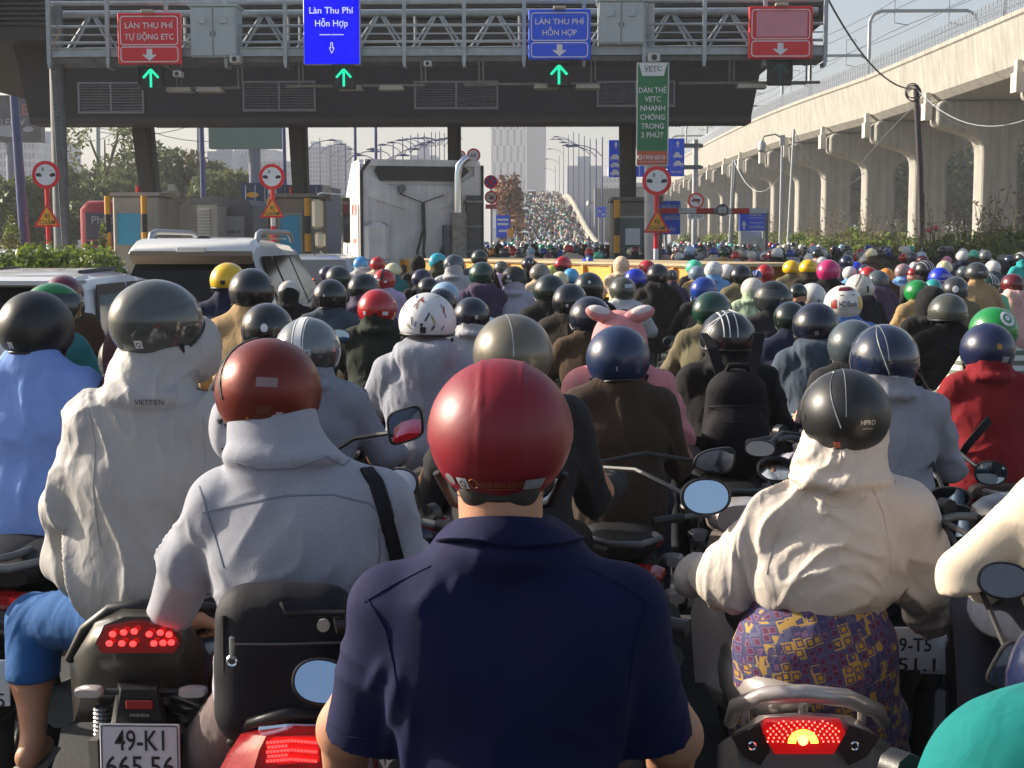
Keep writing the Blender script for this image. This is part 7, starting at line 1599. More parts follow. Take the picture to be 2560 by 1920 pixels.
# packed mass on the ramp and the far lanes: one object
def mass(name, spots, label_m):
    vs = []; fs = []; ms = []
    base = MB(); 
    def unit(seed):
        q = MB(); r_ = random.Random(seed); 
        def ellp(c, rx, ry, rz_, mi, nu=7, nv=4):
            v = []; f = []
            for k in range(1, nv):
                for i in range(nu): a = 2 * math.pi * i / nu; ph = math.pi * k / nv; v.append((c[0] + rx * math.sin(ph) * math.cos(a), c[1] + ry * math.sin(ph) * math.sin(a), c[2] + rz_ * math.cos(ph)))
            v += [(c[0], c[1], c[2] + rz_), (c[0], c[1], c[2] - rz_)]; t_ = len(v) - 2
            for k in range(nv - 2):
                for i in range(nu): j = (i + 1) % nu; f.append((k * nu + i, (k + 1) * nu + i, (k + 1) * nu + j, k * nu + j))
            for i in range(nu): j = (i + 1) % nu; f.append((t_, i, j)); f.append((t_ + 1, (nv - 2) * nu + j, (nv - 2) * nu + i))
            q.add(v, f, mi)
        ellp((0, .07, 1.48), .126, .145, .125, 1); ellp((0, 0, 1.15), .21, .15, .30, 0); 
        for s in (-1, 1): q.tube((s * .19, .02, 1.27), (s * .31, .3, 1.0), .06, .05, 5, 0); q.tube((s * .1, 0, .88), (s * .2, .4, .78), .09, .06, 5, 2); q.tube((s * .2, .4, .78), (s * .2, .3, .1), .06, .05, 5, 2)
        q.loft([superring((0, .66), .05, .03, -.7, 8), superring((0, .58), .17, .17, -.3, 8), superring((0, .40), .14, .12, .2, 8), superring((0, .6), .18, .3, .55, 8)], 3); q.ring((0, -.44, .27), .22, .05, 'x', 10, 4, 3); q.ring((0, .82, .27), .22, .05, 'x', 10, 4, 3); q.tube((-.35, .45, 1.0), (.35, .45, 1.0), .02, n=4, mi=3)
        return np.array(q.v), q.f, np.array(q.m)
    U = unit(1); V0, F0, M0 = U; out_v = []; out_f = []; out_m = []; o = 0; hm_ = [shell(h, HC_[h], .26, .6) for h in FAR_H]; jm_ = [cloth(j, JC[j], fold=.22) for j in FAR_J + ['black', 'navy', 'dgrey', 'black', 'steel', 'dgrey']]; mats_ = jm_ + hm_ + [TROUS[0], PAINTS[0]]
    for (x, y, z_, s, a) in spots:
        ca, sa = math.cos(a), math.sin(a); P = V0 * s; out_v.append(np.stack([P[:, 0] * ca - P[:, 1] * sa + x, P[:, 0] * sa + P[:, 1] * ca + y, P[:, 2] + z_], 1)); out_f += [tuple(i + o for i in f) for f in F0]; o += len(V0)
        j, h = rf.randrange(len(jm_)), len(jm_) + rf.choice([0, 0, 1, 2, 2, 3, 4, 5, 6, 7, 8, 9, 10, 11, 12, 12, 13]); lut = np.array([j, h, len(mats_) - 2, len(mats_) - 1]); out_m.append(lut[M0])
    me = bpy.data.meshes.new(name); me.from_pydata(np.concatenate(out_v).tolist(), [], out_f)
    for m in mats_: me.materials.append(m)
    me.polygons.foreach_set('material_index', np.concatenate(out_m).astype(np.int32)); me.polygons.foreach_set('use_smooth', np.ones(len(me.polygons), dtype=bool)); me.update()
    o_ = ob(name, me, kind='stuff'); tag(o_, label_m, 'crowd'); return o_
sp_ = []
d = 119.0
while d < 275:
    x = bxl(d) + .5
    while x < bxr(d) - 1.5 + (1.0 if rf.random() < .12 else 0): sp_.append((x + rf.uniform(-.2, .2), d + rf.uniform(-.6, .6), bz(d), rf.uniform(.92, 1.08), rf.uniform(-.2, .2))); x += rf.uniform(.62, .95)
    d += 1.7
mass('riders_on_bridge', sp_, 'dense crowd of motorbike riders filling the bridge ramp')
sp_ = []
d = 59.0
while d < 118:
    x = -8.5
    while x < 10.2:
        x += rf.uniform(.85, 1.2)
        if abs(x + 2.2) < .5 and 56 < d < 62: continue
        sp_.append((x, d + rf.uniform(-.6, .6), 0, rf.uniform(.92, 1.08), rf.uniform(-.2, .2)))
    d += 2.0
mass('riders_beyond_toll', sp_, 'dense crowd of motorbike riders between the toll station and bridge')
# cars stuck in the crowd on the ramp
for (px, py, dd, lab) in ((1310, 523, 185, 'white car stuck among riders halfway up the ramp'), (1305, 573, 145, 'white van stuck among riders at the foot of the ramp'), (1330, 490, 232, 'white car roof near the crest of the bridge')):
    secs = [(-2.1, .6), (-2.0, .95), (-1.7, 1.75), (-1.3, 1.85), (.6, 1.85), (1.4, 1.1), (2.1, .8)]; y0 = dd
    t, rw = car('stuck_car', (pxx(px, y0, py), y0, bz(y0)), 0, 1.8, secs, M_CARW, lab, roof_in=.16)
    q = MB(); quadp(q, [(-.7, -1.985, 1.1), (.7, -1.985, 1.1), (.6, -1.76, 1.65), (-.6, -1.76, 1.65)], .02); q.build('rear_window', M_GLASSD, t)
# ============================================================ NEAREST RIDERS
def H(dx, dy, Y): v = D(dx, dy, Y); return np.array((v.x, v.y, v.z))
def off(p, dx=0, dy=0, dz=0): return p + np.array((dx, dy, dz))
def hero_helmet(t, o, dx, dy, w, style, m, hrz=0, tilt=0, roll=0, fine=None, extras=(), Y=None):
    d = Y or .253 * FPX / (w * K); hs = w * K * d / FPX / .253; top = H(dx, dy, d); me = PROTO['helmet', style]
    if fine: me = hel_fix(fine)
    h = ob('helmet', me, t, tuple(top - np.array(o) - np.array((0, 0, HC * hs))), (R(tilt), R(roll), R(hrz))); h.scale = (hs,) * 3
    if m is not None: setm(h, m)
    ob('edge_trim', PROTO['trim', style], h); ob('chin_strap', PROTO['strap'], h)
    for e in extras: hel_extra(h, *e)
    return h, top - np.array((0, 0, HC * hs)), d
def ribbon(name, pts, wd, m, t, o, n=(0, -1, 0)):
    "flat strap through world points"
    q = MB(); P = [Vector(p) for p in pts]; L = []; N = Vector(n)
    for i, p in enumerate(P):
        tg = (P[min(i + 1, len(P) - 1)] - P[max(i - 1, 0)]).normalized(); s = tg.cross(N).normalized() * wd / 2; f = s.cross(tg).normalized() * .004
        L.append([p - s - f, p + s - f, p + s + f, p - s + f])
    q.loft(L); return q.build(name, m, t, origin=o)
from mathutils.bvhtree import BVHTree
def on_surface(obj, o, pts, lift=.003):
    "points of a line drawn over a garment, dropped onto its surface along the view of the photograph"
    me = obj.data; bv = BVHTree.FromPolygons([v.co for v in me.vertices], [tuple(p.vertices) for p in me.polygons]); out = []
    for x, y in pts:
        d = (D(x, y, 3.0) - CAM).normalized(); hit = bv.ray_cast(CAM - Vector(o), d)
        if hit[0] is not None: out.append((hit[0] - d * lift, hit[1]))
    return out
def dense(pts, n=6):
    out = []
    for i in range(len(pts) - 1):
        for k in range(n): out.append((pts[i][0] + (pts[i + 1][0] - pts[i][0]) * k / n, pts[i][1] + (pts[i + 1][1] - pts[i][1]) * k / n))
    return out + [pts[-1]]
def seam(obj, o, t, pts, wd, m, name='seam', lift=.001):
    P = on_surface(obj, o, dense(pts), lift)
    if len(P) < 3: return None
    q = MB(); L = []; V = [Vector(p[0]) for p in P]
    for i, p in enumerate(V):
        tg = (V[min(i + 1, len(V) - 1)] - V[max(i - 1, 0)]).normalized(); N = Vector(P[i][1]); s_ = tg.cross(N).normalized() * wd / 2; f = N * max(.0012, wd * .12); L.append([p - s_ - f, p + s_ - f, p + s_ * .8 + f, p - s_ * .8 + f])
    q.loft(L); return q.build(name, m, t, smooth=60)
def head_prims(c, lab=0): return P_head(tuple(c), lab)
# ---- 1. man in the navy polo shirt
o = (D(1085, 1500, 2.55).x, 2.55, 0); t = thing('rider', o, 'man in a navy polo shirt and crimson helmet with gold print, bare neck and forearms', 'person', 'riders waiting in the toll lanes')
Yb = 2.53
pol = [cap(H(852, 1312, Yb), H(1342, 1312, Yb), .070, None, .05), cap(H(965, 1275, Yb + .01), H(1040, 1205, Yb + .02), .056, .054, .05), cap(H(1235, 1275, Yb + .01), H(1150, 1205, Yb + .02), .056, .054, .05), ell(H(1097, 1425, Yb + .01), (.232, .128, .19), .07), ell(H(1095, 1200, Yb - .08) + np.array((0, .08, 0)), (.120, .118, .055), .05),
       cap(H(1097, 1480, Yb + .01), H(1097, 1950, Yb - .02), .130, .140, .06, 0, (1.40, 1, 1)), ell(H(960, 1400, Yb - .05), (.09, .07, .12), .06), ell(H(1235, 1400, Yb - .05), (.09, .07, .12), .06)]
slv = [cap(H(850, 1325, Yb), H(787, 1600, Yb + .06), .070, .074, .035), cap(H(1345, 1325, Yb), H(1416, 1610, Yb + .06), .070, .074, .035)]
cuts = [(H(768, 1588, Yb + .05), np.array((-.22, .25, -1.0)) / 1.06, .14), (H(1428, 1592, Yb + .05), np.array((.22, .25, -1.0)) / 1.06, .14)]
M_POLO = mat('navy pique cotton', lin(6, 12, 60), .8, sheen=.02, spec=.2, bump=.25, bscale=900, var=.06, vscale=6, fold=.10)
def polo_fold(X):
    d = np.zeros(len(X))
    for (a, b, wd, am) in ((H(880, 1400, Yb), H(830, 1650, Yb), .012, .012), (H(905, 1440, Yb), H(880, 1800, Yb), .013, .010), (H(845, 1390, Yb), H(800, 1480, Yb), .011, .009), (H(1345, 1420, Yb), H(1330, 1700, Yb), .014, .010), (H(965, 1220, Yb), H(905, 1290, Yb), .012, .007), (H(1000, 1215, Yb), H(985, 1260, Yb), .009, .006), (H(1150, 1780, Yb), H(1180, 1920, Yb), .02, .008), (H(860, 1500, Yb), H(900, 1660, Yb), .012, .010)):
        ab = (b - a)[[0, 2]]; q = X[:, [0, 2]] - a[[0, 2]]; tt = np.clip(q @ ab / (ab @ ab), 0, 1); ds = np.linalg.norm(q - tt[:, None] * ab, axis=1); d += am * .8 * np.exp(-(ds / wd) ** 2) * np.sin(np.pi * np.clip(tt, .02, .98)) ** .7
    return d
POL = ob('polo_shirt', sdf_mesh('polo_shirt', pol + slv, .0062, [M_POLO], amp=.008, seed=4, smooth=2, fx=4.5, fz=2.2, extra=polo_fold, cuts=cuts, org=o), t)
for P in (((792, 1292), (832, 1360), (850, 1440), (866, 1540)), ((1398, 1302), (1372, 1390), (1356, 1500)), ((700, 1556), (745, 1592), (800, 1598), (846, 1580)), ((1358, 1590), (1400, 1606), (1460, 1594), (1492, 1570)), ((930, 1222), (850, 1262), (786, 1300)), ((1266, 1225), (1345, 1264), (1404, 1304))): seam(POL, o, t, P, .0028, M_POLO)
hc1 = H(1081, 775, 2.54) - np.array((0, 0, .1285))
sk1 = head_prims(hc1 + np.array((0, 0, -.012))) + [cap(hc1 + np.array((0, -.02, -.05)), H(1084, 1220, Yb + .01), .070, .073, .03), cap(H(900, 1330, Yb), H(1290, 1330, Yb), .05, None, .03), cap(H(1095, 1350, Yb), H(1095, 1800, Yb), .1, None, .04)]
for s, E, Wr in ((-1, H(750, 1575, Yb + .08), H(742, 1725, Yb + .36)), (1, H(1452, 1590, Yb + .08), H(1440, 1735, Yb + .36))):
    S_ = H(850 if s < 0 else 1345, 1325, Yb); sk1 += [cap(S_, E, .048, .050, .03), cap(E, Wr, .051, .036, .03)] + P_hand(Wr, (0, 1, .05), s)
ob('body', sdf_mesh('body', sk1, .007, [SKIN], smooth=2, org=o), t)
ob('hair', sdf_mesh('hair', [ell(hc1 + np.array((0, -.006, -.066)), (.077, .093, .050), .02), cap(hc1 + np.array((-.035, -.062, -.085)), hc1 + np.array((.035, -.062, -.085)), .024, None, .02), cap(hc1 + np.array((-.021, -.050, -.086)), hc1 + np.array((.021, -.050, -.086)), .047, None, .02)], .005, [mat('cropped hair', (.03, .022, .018), .7, bump=.12, bscale=300)], org=o), t)
q = MB(); rings = []
for k, (cx_, cyv, rx, ry, dz) in enumerate(((1084, 1172, .080, .088, 0), (1084, 1152, .080, .088, 0), (1085, 1148, .085, .093, 0), (1090, 1166, .103, .106, 0), (1097, 1200, .130, .124, 0), (1097, 1206, .128, .121, 0), (1094, 1194, .112, .110, 0))):
    c = H(cx_, cyv, Yb - .095); c[1] = Yb + .0; rings.append([(c[0] + rx * math.sin(a), c[1] - ry * math.cos(a), c[2] + .026 * math.cos(a) + (.010 if k in (4, 5) else 0) * abs(math.sin(a)) - (.004 * math.sin(3 * a) if k > 3 else 0)) for a in [2 * math.pi * i / 56 for i in range(56)]])
q.loft(rings, cap=False); q.build('collar', M_POLO, t, origin=o, smooth=70)
M_CRIM = mat('crimson helmet shell', lin(132, 8, 30), .46, coat=.08, var=.16, vscale=7, bump=.03, bscale=50)
fine = helmet_mesh('low', 110, 44, ridge=((-.030, .0035, .0022), (.040, .0035, .0022)), seam=(-.070, .0012, -.0022)).mesh('helmet', M_CRIM, 60)
h, c_, d_ = hero_helmet(t, o, 1081, 775, 318, 'low', None, fine=fine, extras=[('sq', -.60, 2.16, .024), ('rect', .62, 2.17, .046, .022, SIL), ('text', 'HOA SEN.GOLD', .06, 2.15, .011, .092, GD), ('rect', .06, 2.235, .06, .002, GD), ('disc', -.86, 2.12, .012, SIL)])
q = MB(); 
for k in range(18):
    a0, a1 = 2 * math.pi * k / 18, 2 * math.pi * (k + 1) / 18
    for (a, ) in ((a0,),): q.path([hel_pt(-.40 + .010 * (1 + .12 * math.cos(8 * e)) * math.cos(e) / .145, 2.15 + .010 * (1 + .12 * math.cos(8 * e)) * math.sin(e) / HC, 1.014) for e in (a0, a1)], .0008, 4)
q.build('emblem', GD, h)
leg = [ell(H(1095, 1950, 2.55), (.17, .15, .12), .05)]
for s in (-1, 1): b_ = np.array((o[0] + s * .2, 2.95, .74)); leg += [cap(np.array((o[0] + s * .09, 2.55, .82)), b_, .09, .066, .04), cap(b_, np.array((o[0] + s * .21, 2.85, .14)), .062, .045, .03)]
ob('trousers', sdf_mesh('trousers', leg, .014, [TROUS[0]], amp=.006, org=o), t)
ob('shoes', sdf_mesh('shoes', [ell(np.array((o[0] + s * .21, 2.9, .06)), (.045, .125, .055), .02) for s in (-1, 1)], .012, [M_BLACK], org=o), t)
b = place_scooter((o[0], 2.62, 0), 0, PAINTS[0], 'black scooter under the man in the navy polo shirt', skip=('number_plate',))
add_mirror(b, 694 * K, 1472 * K, 132 * K, 104 * K, 2.98, tilt=8, up=-15, yawm=4)
q = MB(); q.cbox(tuple(np.array(D(822, 1600, 2.86)) - np.array(b.location)), (.05, .06, .07), .012, 0, Matrix.Rotation(R(20), 3, 'Y')); q.build('switch_box', M_BLACK, b)

# ---- 2. grey sweatshirt, copper helmet
o = (D(640, 1400, 3.42).x, 3.42, 0); t = thing('rider', o, 'rider in a pale grey hooded sweatshirt and worn copper red helmet with bag strap', 'person', 'riders waiting in the toll lanes')
Yb = 3.42
M_SWEAT = mat('grey marl sweatshirt', lin(158, 160, 170), .9, sheen=.08, spec=.2, bump=.08, bscale=500, var=.06, vscale=10, fold=.16, speck=.05)
hood_ = [cap(H(592, 905, Yb + .03), H(604, 1000, Yb), .100, .112, .03), ell(H(612, 985, Yb - .045), (.135, .075, .034), .02), ell(H(500, 925, Yb + .12), (.045, .08, .07), .02)]
sw = [cap(H(480, 1092, Yb), H(815, 1088, Yb), .073, None, .05), cap(H(545, 1060, Yb), H(590, 990, Yb), .06, .06, .05), cap(H(735, 1055, Yb), H(660, 985, Yb), .06, .06, .05), ell(H(648, 1185, Yb), (.218, .135, .19), .06), cap(H(640, 1240, Yb), H(628, 1480, Yb - .02), .135, .14, .06, 0, (1.30, 1, 1)), ell(H(650, 1170, Yb - .05), (.15, .1, .14), .07)] + hood_
arm = [cap(H(478, 1095, Yb), H(402, 1215, Yb + .05), .071, .064, .035), cap(H(402, 1215, Yb + .05), H(366, 1330, Yb + .24), .064, .056, .03), cap(H(820, 1095, Yb), H(880, 1230, Yb + .05), .071, .062, .035), cap(H(880, 1230, Yb + .05), H(890, 1340, Yb + .26), .062, .05, .03)]
SWO = ob('sweatshirt', sdf_mesh('sweatshirt', sw + arm, .0075, [M_SWEAT], amp=.020, seed=8, smooth=2, fx=6, fz=4.5, org=o), t)
hcw = H(578, 730, 3.48) - np.array((0, 0, .125)); sk = head_prims(hcw + np.array((0, .0, -.01))) + [cap(hcw + np.array((0, -.02, -.05)), H(610, 1060, Yb), .06, .07, .03), cap(H(520, 1100, Yb), H(780, 1100, Yb), .05), cap(H(640, 1120, Yb), H(635, 1400, Yb), .1)]
for s, P in ((-1, (H(478, 1095, Yb), H(402, 1215, Yb + .05), H(372, 1345, Yb + .25))), (1, (H(820, 1095, Yb), H(880, 1230, Yb + .05), H(890, 1345, Yb + .28)))):
    sk += [cap(P[0], P[1], .05, .045, .03), cap(P[1], P[2], .044, .032, .02)] + P_hand(P[2], (.55 if s < 0 else 0, .8, -.1), s)
ob('body', sdf_mesh('body', sk, .0075, [SKIN], smooth=2, org=o), t)
SEAM = mat('seam grey', lin(128, 132, 144), .9)
for P in (((437, 1108), (520, 1088), (620, 1070), (720, 1068), (800, 1088), (833, 1128)), ((430, 1050), (448, 1110), (470, 1180), (482, 1225)), ((700, 985), (742, 1005), (760, 990)), ((818, 1140), (822, 1190), (815, 1240)), ((510, 1000), (560, 1015), (640, 1012), (712, 985))): seam(SWO, o, t, P, .005, SEAM)
M_COP = mat('copper red helmet shell', lin(112, 32, 18), .38, coat=.12, metal=.35, var=.22, vscale=7, bump=.04, bscale=40)
h, c_, d_ = hero_helmet(t, o, 578, 730, 232, 'low', M_COP, hrz=6, tilt=-7, roll=3, Y=3.48, extras=[('rect', .06, 1.42, .058, .022, mat('faded oval', (.26, .17, .17), .4)), ('rect', .02, 1.93, .038, .022, mat('worn red', (.12, .03, .015), .5)), ('rect', -.0, 2.07, .05, .010, mat('worn red', (.12, .03, .015), .5)), ('rect', .33, 2.02, .018, .02, SIL), ('disc', -.33, 2.10, .005, GD), ('disc', .62, 2.12, .005, GD), ('line', -2.4, -.9, 1.75, .25, .004, M_BLACK)])
q = MB(); q.path([hel_pt(-1.2, 2.2, .97), hel_pt(-1.5, 2.5, 1.0), (-.10, .02, -.135), (-.085, .0, -.175)], .010, 6); q.build('strap_tail', M_BLACK, h, smooth=60)
M_TAUPE = cloth('taupe trousers', (112, 98, 96), fold=.35)
leg = [ell(H(630, 1500, Yb), (.17, .15, .12), .05), cap(H(560, 1500, Yb), H(445, 1640, Yb + .22), .09, .085, .04), cap(H(445, 1640, Yb + .22), np.array((D(430, 1640, 3.6).x, 3.6, .2)), .08, .05, .03), cap(H(720, 1500, Yb), H(800, 1640, Yb + .3), .09, .07, .04), cap(H(800, 1640, Yb + .3), np.array((D(800, 1640, 3.6).x, 3.6, .2)), .06, .05, .03)]
ob('trousers', sdf_mesh('trousers', leg, .012, [M_TAUPE], amp=.007, org=o), t)
ob('shoes', sdf_mesh('shoes', [ell(np.array((D(x, 1640, 3.6).x, 3.68, .08)), (.045, .125, .055), .02) for x in (430, 800)], .012, [M_BLACK], org=o), t)
# his bag
bo_ = D(612, 1600, 3.10); t = thing('shoulder_bag', bo_, 'black shoulder bag with round badge standing behind the grey sweatshirt rider', 'bag'); ob_ = np.array(bo_)
M_BAG = mat('black nylon', (.009, .009, .014), .6, spec=.22, bump=.2, bscale=600, var=.2, vscale=8, fold=.12)
bx_ = []
lo_, hi_ = H(478, 1590, 3.10), H(752, 1292, 3.10)
for z_, y_ in ((lo_[2] + .05, 0), (hi_[2] - .05, .02)): bx_.append(cap(np.array((lo_[0] + .055, 3.12 + y_, z_)), np.array((hi_[0] - .055, 3.12 + y_, z_)), .06, None, .03))
bx_ += [cap(np.array((lo_[0] + .055, 3.12, lo_[2] + .05)), np.array((lo_[0] + .055, 3.14, hi_[2] - .05)), .06, None, .03), cap(np.array((hi_[0] - .055, 3.12, lo_[2] + .05)), np.array((hi_[0] - .055, 3.14, hi_[2] - .05)), .06, None, .03), ell((lo_ + hi_) / 2 + np.array((0, .02, 0)), (.14, .068, .17), .05)]
ob('bag_body', sdf_mesh('bag_body', bx_, .008, [M_BAG], amp=.004, seed=12, org=ob_), t)
q = MB(); a, b_ = D(500, 1392, 3.048), D(750, 1388, 3.05); q.path([a - Vector((0, 0, 0)), (a + b_) / 2 + Vector((0, -.006, 0)), b_], .0035, 5); q.build('zip', mat('dull zip', (.09, .09, .10), .5, metal=.5), t, origin=ob_)
q = MB(); c = D(501, 1398, 3.035); q.cbox(tuple(c), (.012, .008, .05), .004); q.ring(tuple(c - Vector((0, 0, .03))), .010, .003, 'y', 12, 5); q.build('zip_pull', M_CHROME, t, origin=ob_)
q = MB(); c = D(698, 1352, 3.042); q.disc(tuple(c), .0135, .01, 24); bd = q.build('badge', mat('badge pewter', (.42, .43, .40), .4, metal=.5), t, origin=ob_)
q = MB(); q.path([D(610, 1302, 3.05), D(618, 1325, 3.035), D(745, 1325, 3.035)], .008, 6); q.build('handle', M_BAG, t, origin=ob_, smooth=60)
q = MB(); q.path([D(482, 1330, 3.075), D(484, 1450, 3.07), D(492, 1570, 3.075)], .005, 5); q.build('piping', M_SEAT, t, origin=ob_)
sm_ = seam(SWO, SWO.parent.location, SWO.parent, ((792, 1012), (812, 1040), (828, 1090), (844, 1150), (862, 1225)), .036, M_BAG, 'bag_strap', .004)
# red motorbike under him
ry = 3.62; rx = D(600, 1620, 3.0).x
b = place_scooter((rx, ry, 0), 0, shell('bikered', (150, 12, 22), .22, .9), 'red motorbike under the black shoulder bag with lit tail lamp', skip=('number_plate', 'tail_lamp', 'grab_rail', 'indicator')); bo_ = b.location
q = MB(); q.loft([[tuple(D(x, y, Y)) for x, y in P] for Y, P in ((2.93, ((560, 1620), (575, 1590), (640, 1575), (700, 1580), (700, 1680), (540, 1690))), (3.02, ((480, 1650), (520, 1585), (630, 1560), (720, 1565), (730, 1700), (460, 1700))), (3.25, ((470, 1670), (520, 1600), (630, 1570), (740, 1575), (750, 1720), (460, 1720))))]); q.build('tail_cowl', shell('bikered', (150, 12, 22), .22, .9), b, origin=bo_, smooth=50)
M_LED2 = mat('red led cell', (.5, .01, .01), .2, emit=(1, .03, .03), estr=2.4)
q = MB()
for i in range(15):
    for j in range(5):
        x, y = 578 + i * 7.4 + (j % 2) * 3, 1600 + j * 10 + abs(i - 7) * .6
        if (i < 6) or (j in (0, 2, 4)): c = D(x, y, 2.918); q.box(tuple(c), (.005, .004, .005))
q.build('led_cells', M_LED2, b, origin=bo_, kind='stuff')
q = MB(); q.prism([D(x, y, 2.925) for x, y in ((573, 1610), (592, 1592), (688, 1590), (690, 1645), (600, 1652))], (0, .03, 0)); q.build('tail_lamp', M_TL, b, origin=bo_)
q = MB(); q.path([D(500, 1605, 3.1), D(545, 1560, 3.05), (D(620, 1545, 3.02)), D(700, 1548, 3.05)], [.012, .016, .018, .016], 8); q.build('grab_rail', M_PLAST, b, origin=bo_, smooth=60)
q = MB(); q.path([D(560, 1575, 3.0), D(620, 1568, 2.99), D(690, 1570, 3.0)], .006, 6); q.build('trim', M_CHROME, b, origin=bo_)
add_mirror(b, 308 * K, 1190 * K, 90 * K, 78 * K, 4.0, tilt=8, up=2, yawm=14, shape='angular')
add_mirror(b, 868 * K, 1043 * K, 76 * K, 66 * K, 4.0, tilt=10, up=-2, yawm=-8, shape='oval')
q = MB(); q.path([D(405, 1365, 3.72), D(470, 1340, 3.80), D(560, 1330, 3.84), D(720, 1340, 3.84), D(890, 1365, 3.74)], .012, 8); q.path([D(370, 1372, 3.66), D(440, 1352, 3.77)], .02, 10); q.build('handlebar', M_BLACK, b, origin=bo_, smooth=60)

# ---- 3. pillion in the crumpled windbreaker
o = (D(310, 1300, 4.08).x, 4.08, 0); t = thing('rider', o, 'pillion in a crumpled pale windbreaker, grey visored helmet and blue cropped trousers', 'person', 'riders waiting in the toll lanes')
Yb = 4.08
M_WIND = mat('windbreaker', lin(176, 173, 170), .62, spec=.3, crumple=.30, var=.04, vscale=10, fold=.2)
jk = [cap(H(212, 918, Yb), H(428, 908, Yb), .076, None, .05), cap(H(250, 895, Yb), H(300, 868, Yb), .07, .07, .04), cap(H(395, 890, Yb), H(345, 866, Yb), .07, .07, .04), ell(H(322, 1010, Yb), (.205, .14, .2), .06), cap(H(320, 1050, Yb), H(310, 1245, Yb - .02), .142, .150, .06, 0, (1.36, 1, 1)),
      cap(H(338, 785, Yb + .05), H(324, 862, Yb + .02), .106, .116, .025), ell(H(322, 858, Yb - .03), (.128, .08, .03), .02), ell(H(428, 755, Yb + .14), (.055, .085, .085), .03),
      cap(H(210, 920, Yb), H(160, 1090, Yb + .02), .075, .07, .035), cap(H(160, 1090, Yb + .02), H(150, 1215, Yb + .10), .07, .062, .03), ell(H(150, 1215, Yb + .06), (.055, .06, .06), .03), cap(H(430, 915, Yb), H(478, 1090, Yb + .05), .073, .066, .035), cap(H(478, 1090, Yb + .05), H(450, 1200, Yb + .3), .066, .05, .03)]
X_ = sdf_mesh('windbreaker', jk, .008, [M_WIND], amp=.036, seed=21, smooth=1, fx=10, fz=1.2, org=o); WBO = ob('windbreaker', X_, t)
q = MB(); q.loft([[(H(318, y, Yb)[0] - o[0] + rx_ * math.sin(a), H(318, y, Yb)[1] - o[1] - ry_ * math.cos(a), H(318, y, Yb)[2] + .004 * math.sin(38 * a)) for a in [2 * math.pi * i / 90 for i in range(90)]] for y, rx_, ry_ in ((1272, .198, .155), (1288, .185, .15), (1304, .19, .152), (1312, .18, .145))]); q.build('waistband', M_WIND, t, smooth=60)
hp_ = on_surface(WBO, o, [(323, 868)], .006)[0][0]; m = MB(); m.text('VIETTIEN', tuple(hp_ + Vector((0, -.006, 0))), .014, 0, Matrix.Rotation(R(-14), 3, 'X'), .080); m.build('lettering', mat('dark print', (.03, .03, .05), .6), t)
for P in (((190, 880), (205, 960), (200, 1060), (215, 1180)), ((262, 872), (300, 886), (370, 886), (410, 870)), ((440, 900), (446, 980), (440, 1060))): seam(WBO, o, t, P, .004, M_WIND)
hcw = H(337, 603, 4.13) - np.array((0, 0, .1285)); sk = head_prims(hcw) + [cap(hcw + np.array((0, -.02, -.05)), H(322, 920, Yb), .06, .07, .03), cap(H(240, 930, Yb), H(400, 930, Yb), .05), cap(H(320, 960, Yb), H(315, 1250, Yb), .1), cap(H(212, 918, Yb), H(160, 1090, Yb), .045), cap(H(160, 1090, Yb), H(158, 1215, Yb + .1), .042, .03), cap(H(430, 915, Yb), H(478, 1090, Yb + .05), .045), cap(H(478, 1090, Yb + .05), H(450, 1200, Yb + .3), .042, .03)] + P_hand(H(450, 1205, Yb + .3), (0, 1, 0), 1)
kn, an = H(78, 1345, Yb + .20), H(72, 1600, Yb + .06)
sk += [cap(H(315, 1250, Yb), H(250, 1320, Yb), .08, .06, .04), cap(H(250, 1320, Yb), kn, .06, .055, .03), cap(kn, H(70, 1470, Yb + .12), .052, .056, .03), cap(H(70, 1470, Yb + .12), an, .056, .033, .03), cap(an, an + np.array((-.005, -.035, -.035)), .034, .036, .02), ell(an + np.array((-.02, .07, -.055)), (.042, .11, .028), .025)]
kn2, an2 = H(545, 1345, Yb + .25), H(540, 1600, Yb + .06); sk += [cap(H(390, 1320, Yb), kn2, .06, .055, .03), cap(kn2, an2, .055, .034, .03), ell(an2 + np.array((.0, .07, -.055)), (.042, .11, .028), .025)]
ob('body', sdf_mesh('body', sk, .0075, [SKIN], smooth=2, org=o), t)
M_BTR = cloth('blue trousers', (30, 84, 142), fold=.25)
tr = [ell(H(320, 1320, Yb), (.18, .16, .10), .05), cap(H(250, 1325, Yb), kn, .098, .080, .04), cap(kn, H(72, 1460, Yb + .12), .082, .075, .03), cap(H(390, 1325, Yb), kn2, .098, .08, .04), cap(kn2, H(545, 1450, Yb + .12), .08, .075, .03)]
ob('trousers', sdf_mesh('trousers', tr, .009, [M_BTR], amp=.010, seed=33, fx=7, fz=5, smooth=2, org=o, cuts=[(H(72, 1462, Yb + .12), (0, .1, -1), .16), (H(545, 1455, Yb + .12), (0, .1, -1), .16)]), t)
q = MB(); q.loft([superring((an[0] - .02, an[2] - .09), .045, .008, an[1] - .05), superring((an[0] - .02, an[2] - .09), .05, .009, an[1] + .05), superring((an[0] - .025, an[2] - .09), .04, .008, an[1] + .19)]); q.build('sandal', mat('sandal grey', (.35, .34, .32), .6), t, origin=o, smooth=60)
h, c_, d_ = hero_helmet(t, o, 335, 603, 184, 'low', shell('gunm', (92, 96, 92), .24, .7), hrz=-34, tilt=-3, roll=-3, Y=4.12, extras=[('sq', .50, 2.12, .026)])
vq = patch(1.15, 1.72, .24, .085, 1.03, 12, lambda x, y, i, j: (x, y * (.55 + .75 * i) + .03 * i)); vq.build('visor', mat('clear smoked visor', (.06, .065, .06), .06, coat=.6), h, smooth=60)
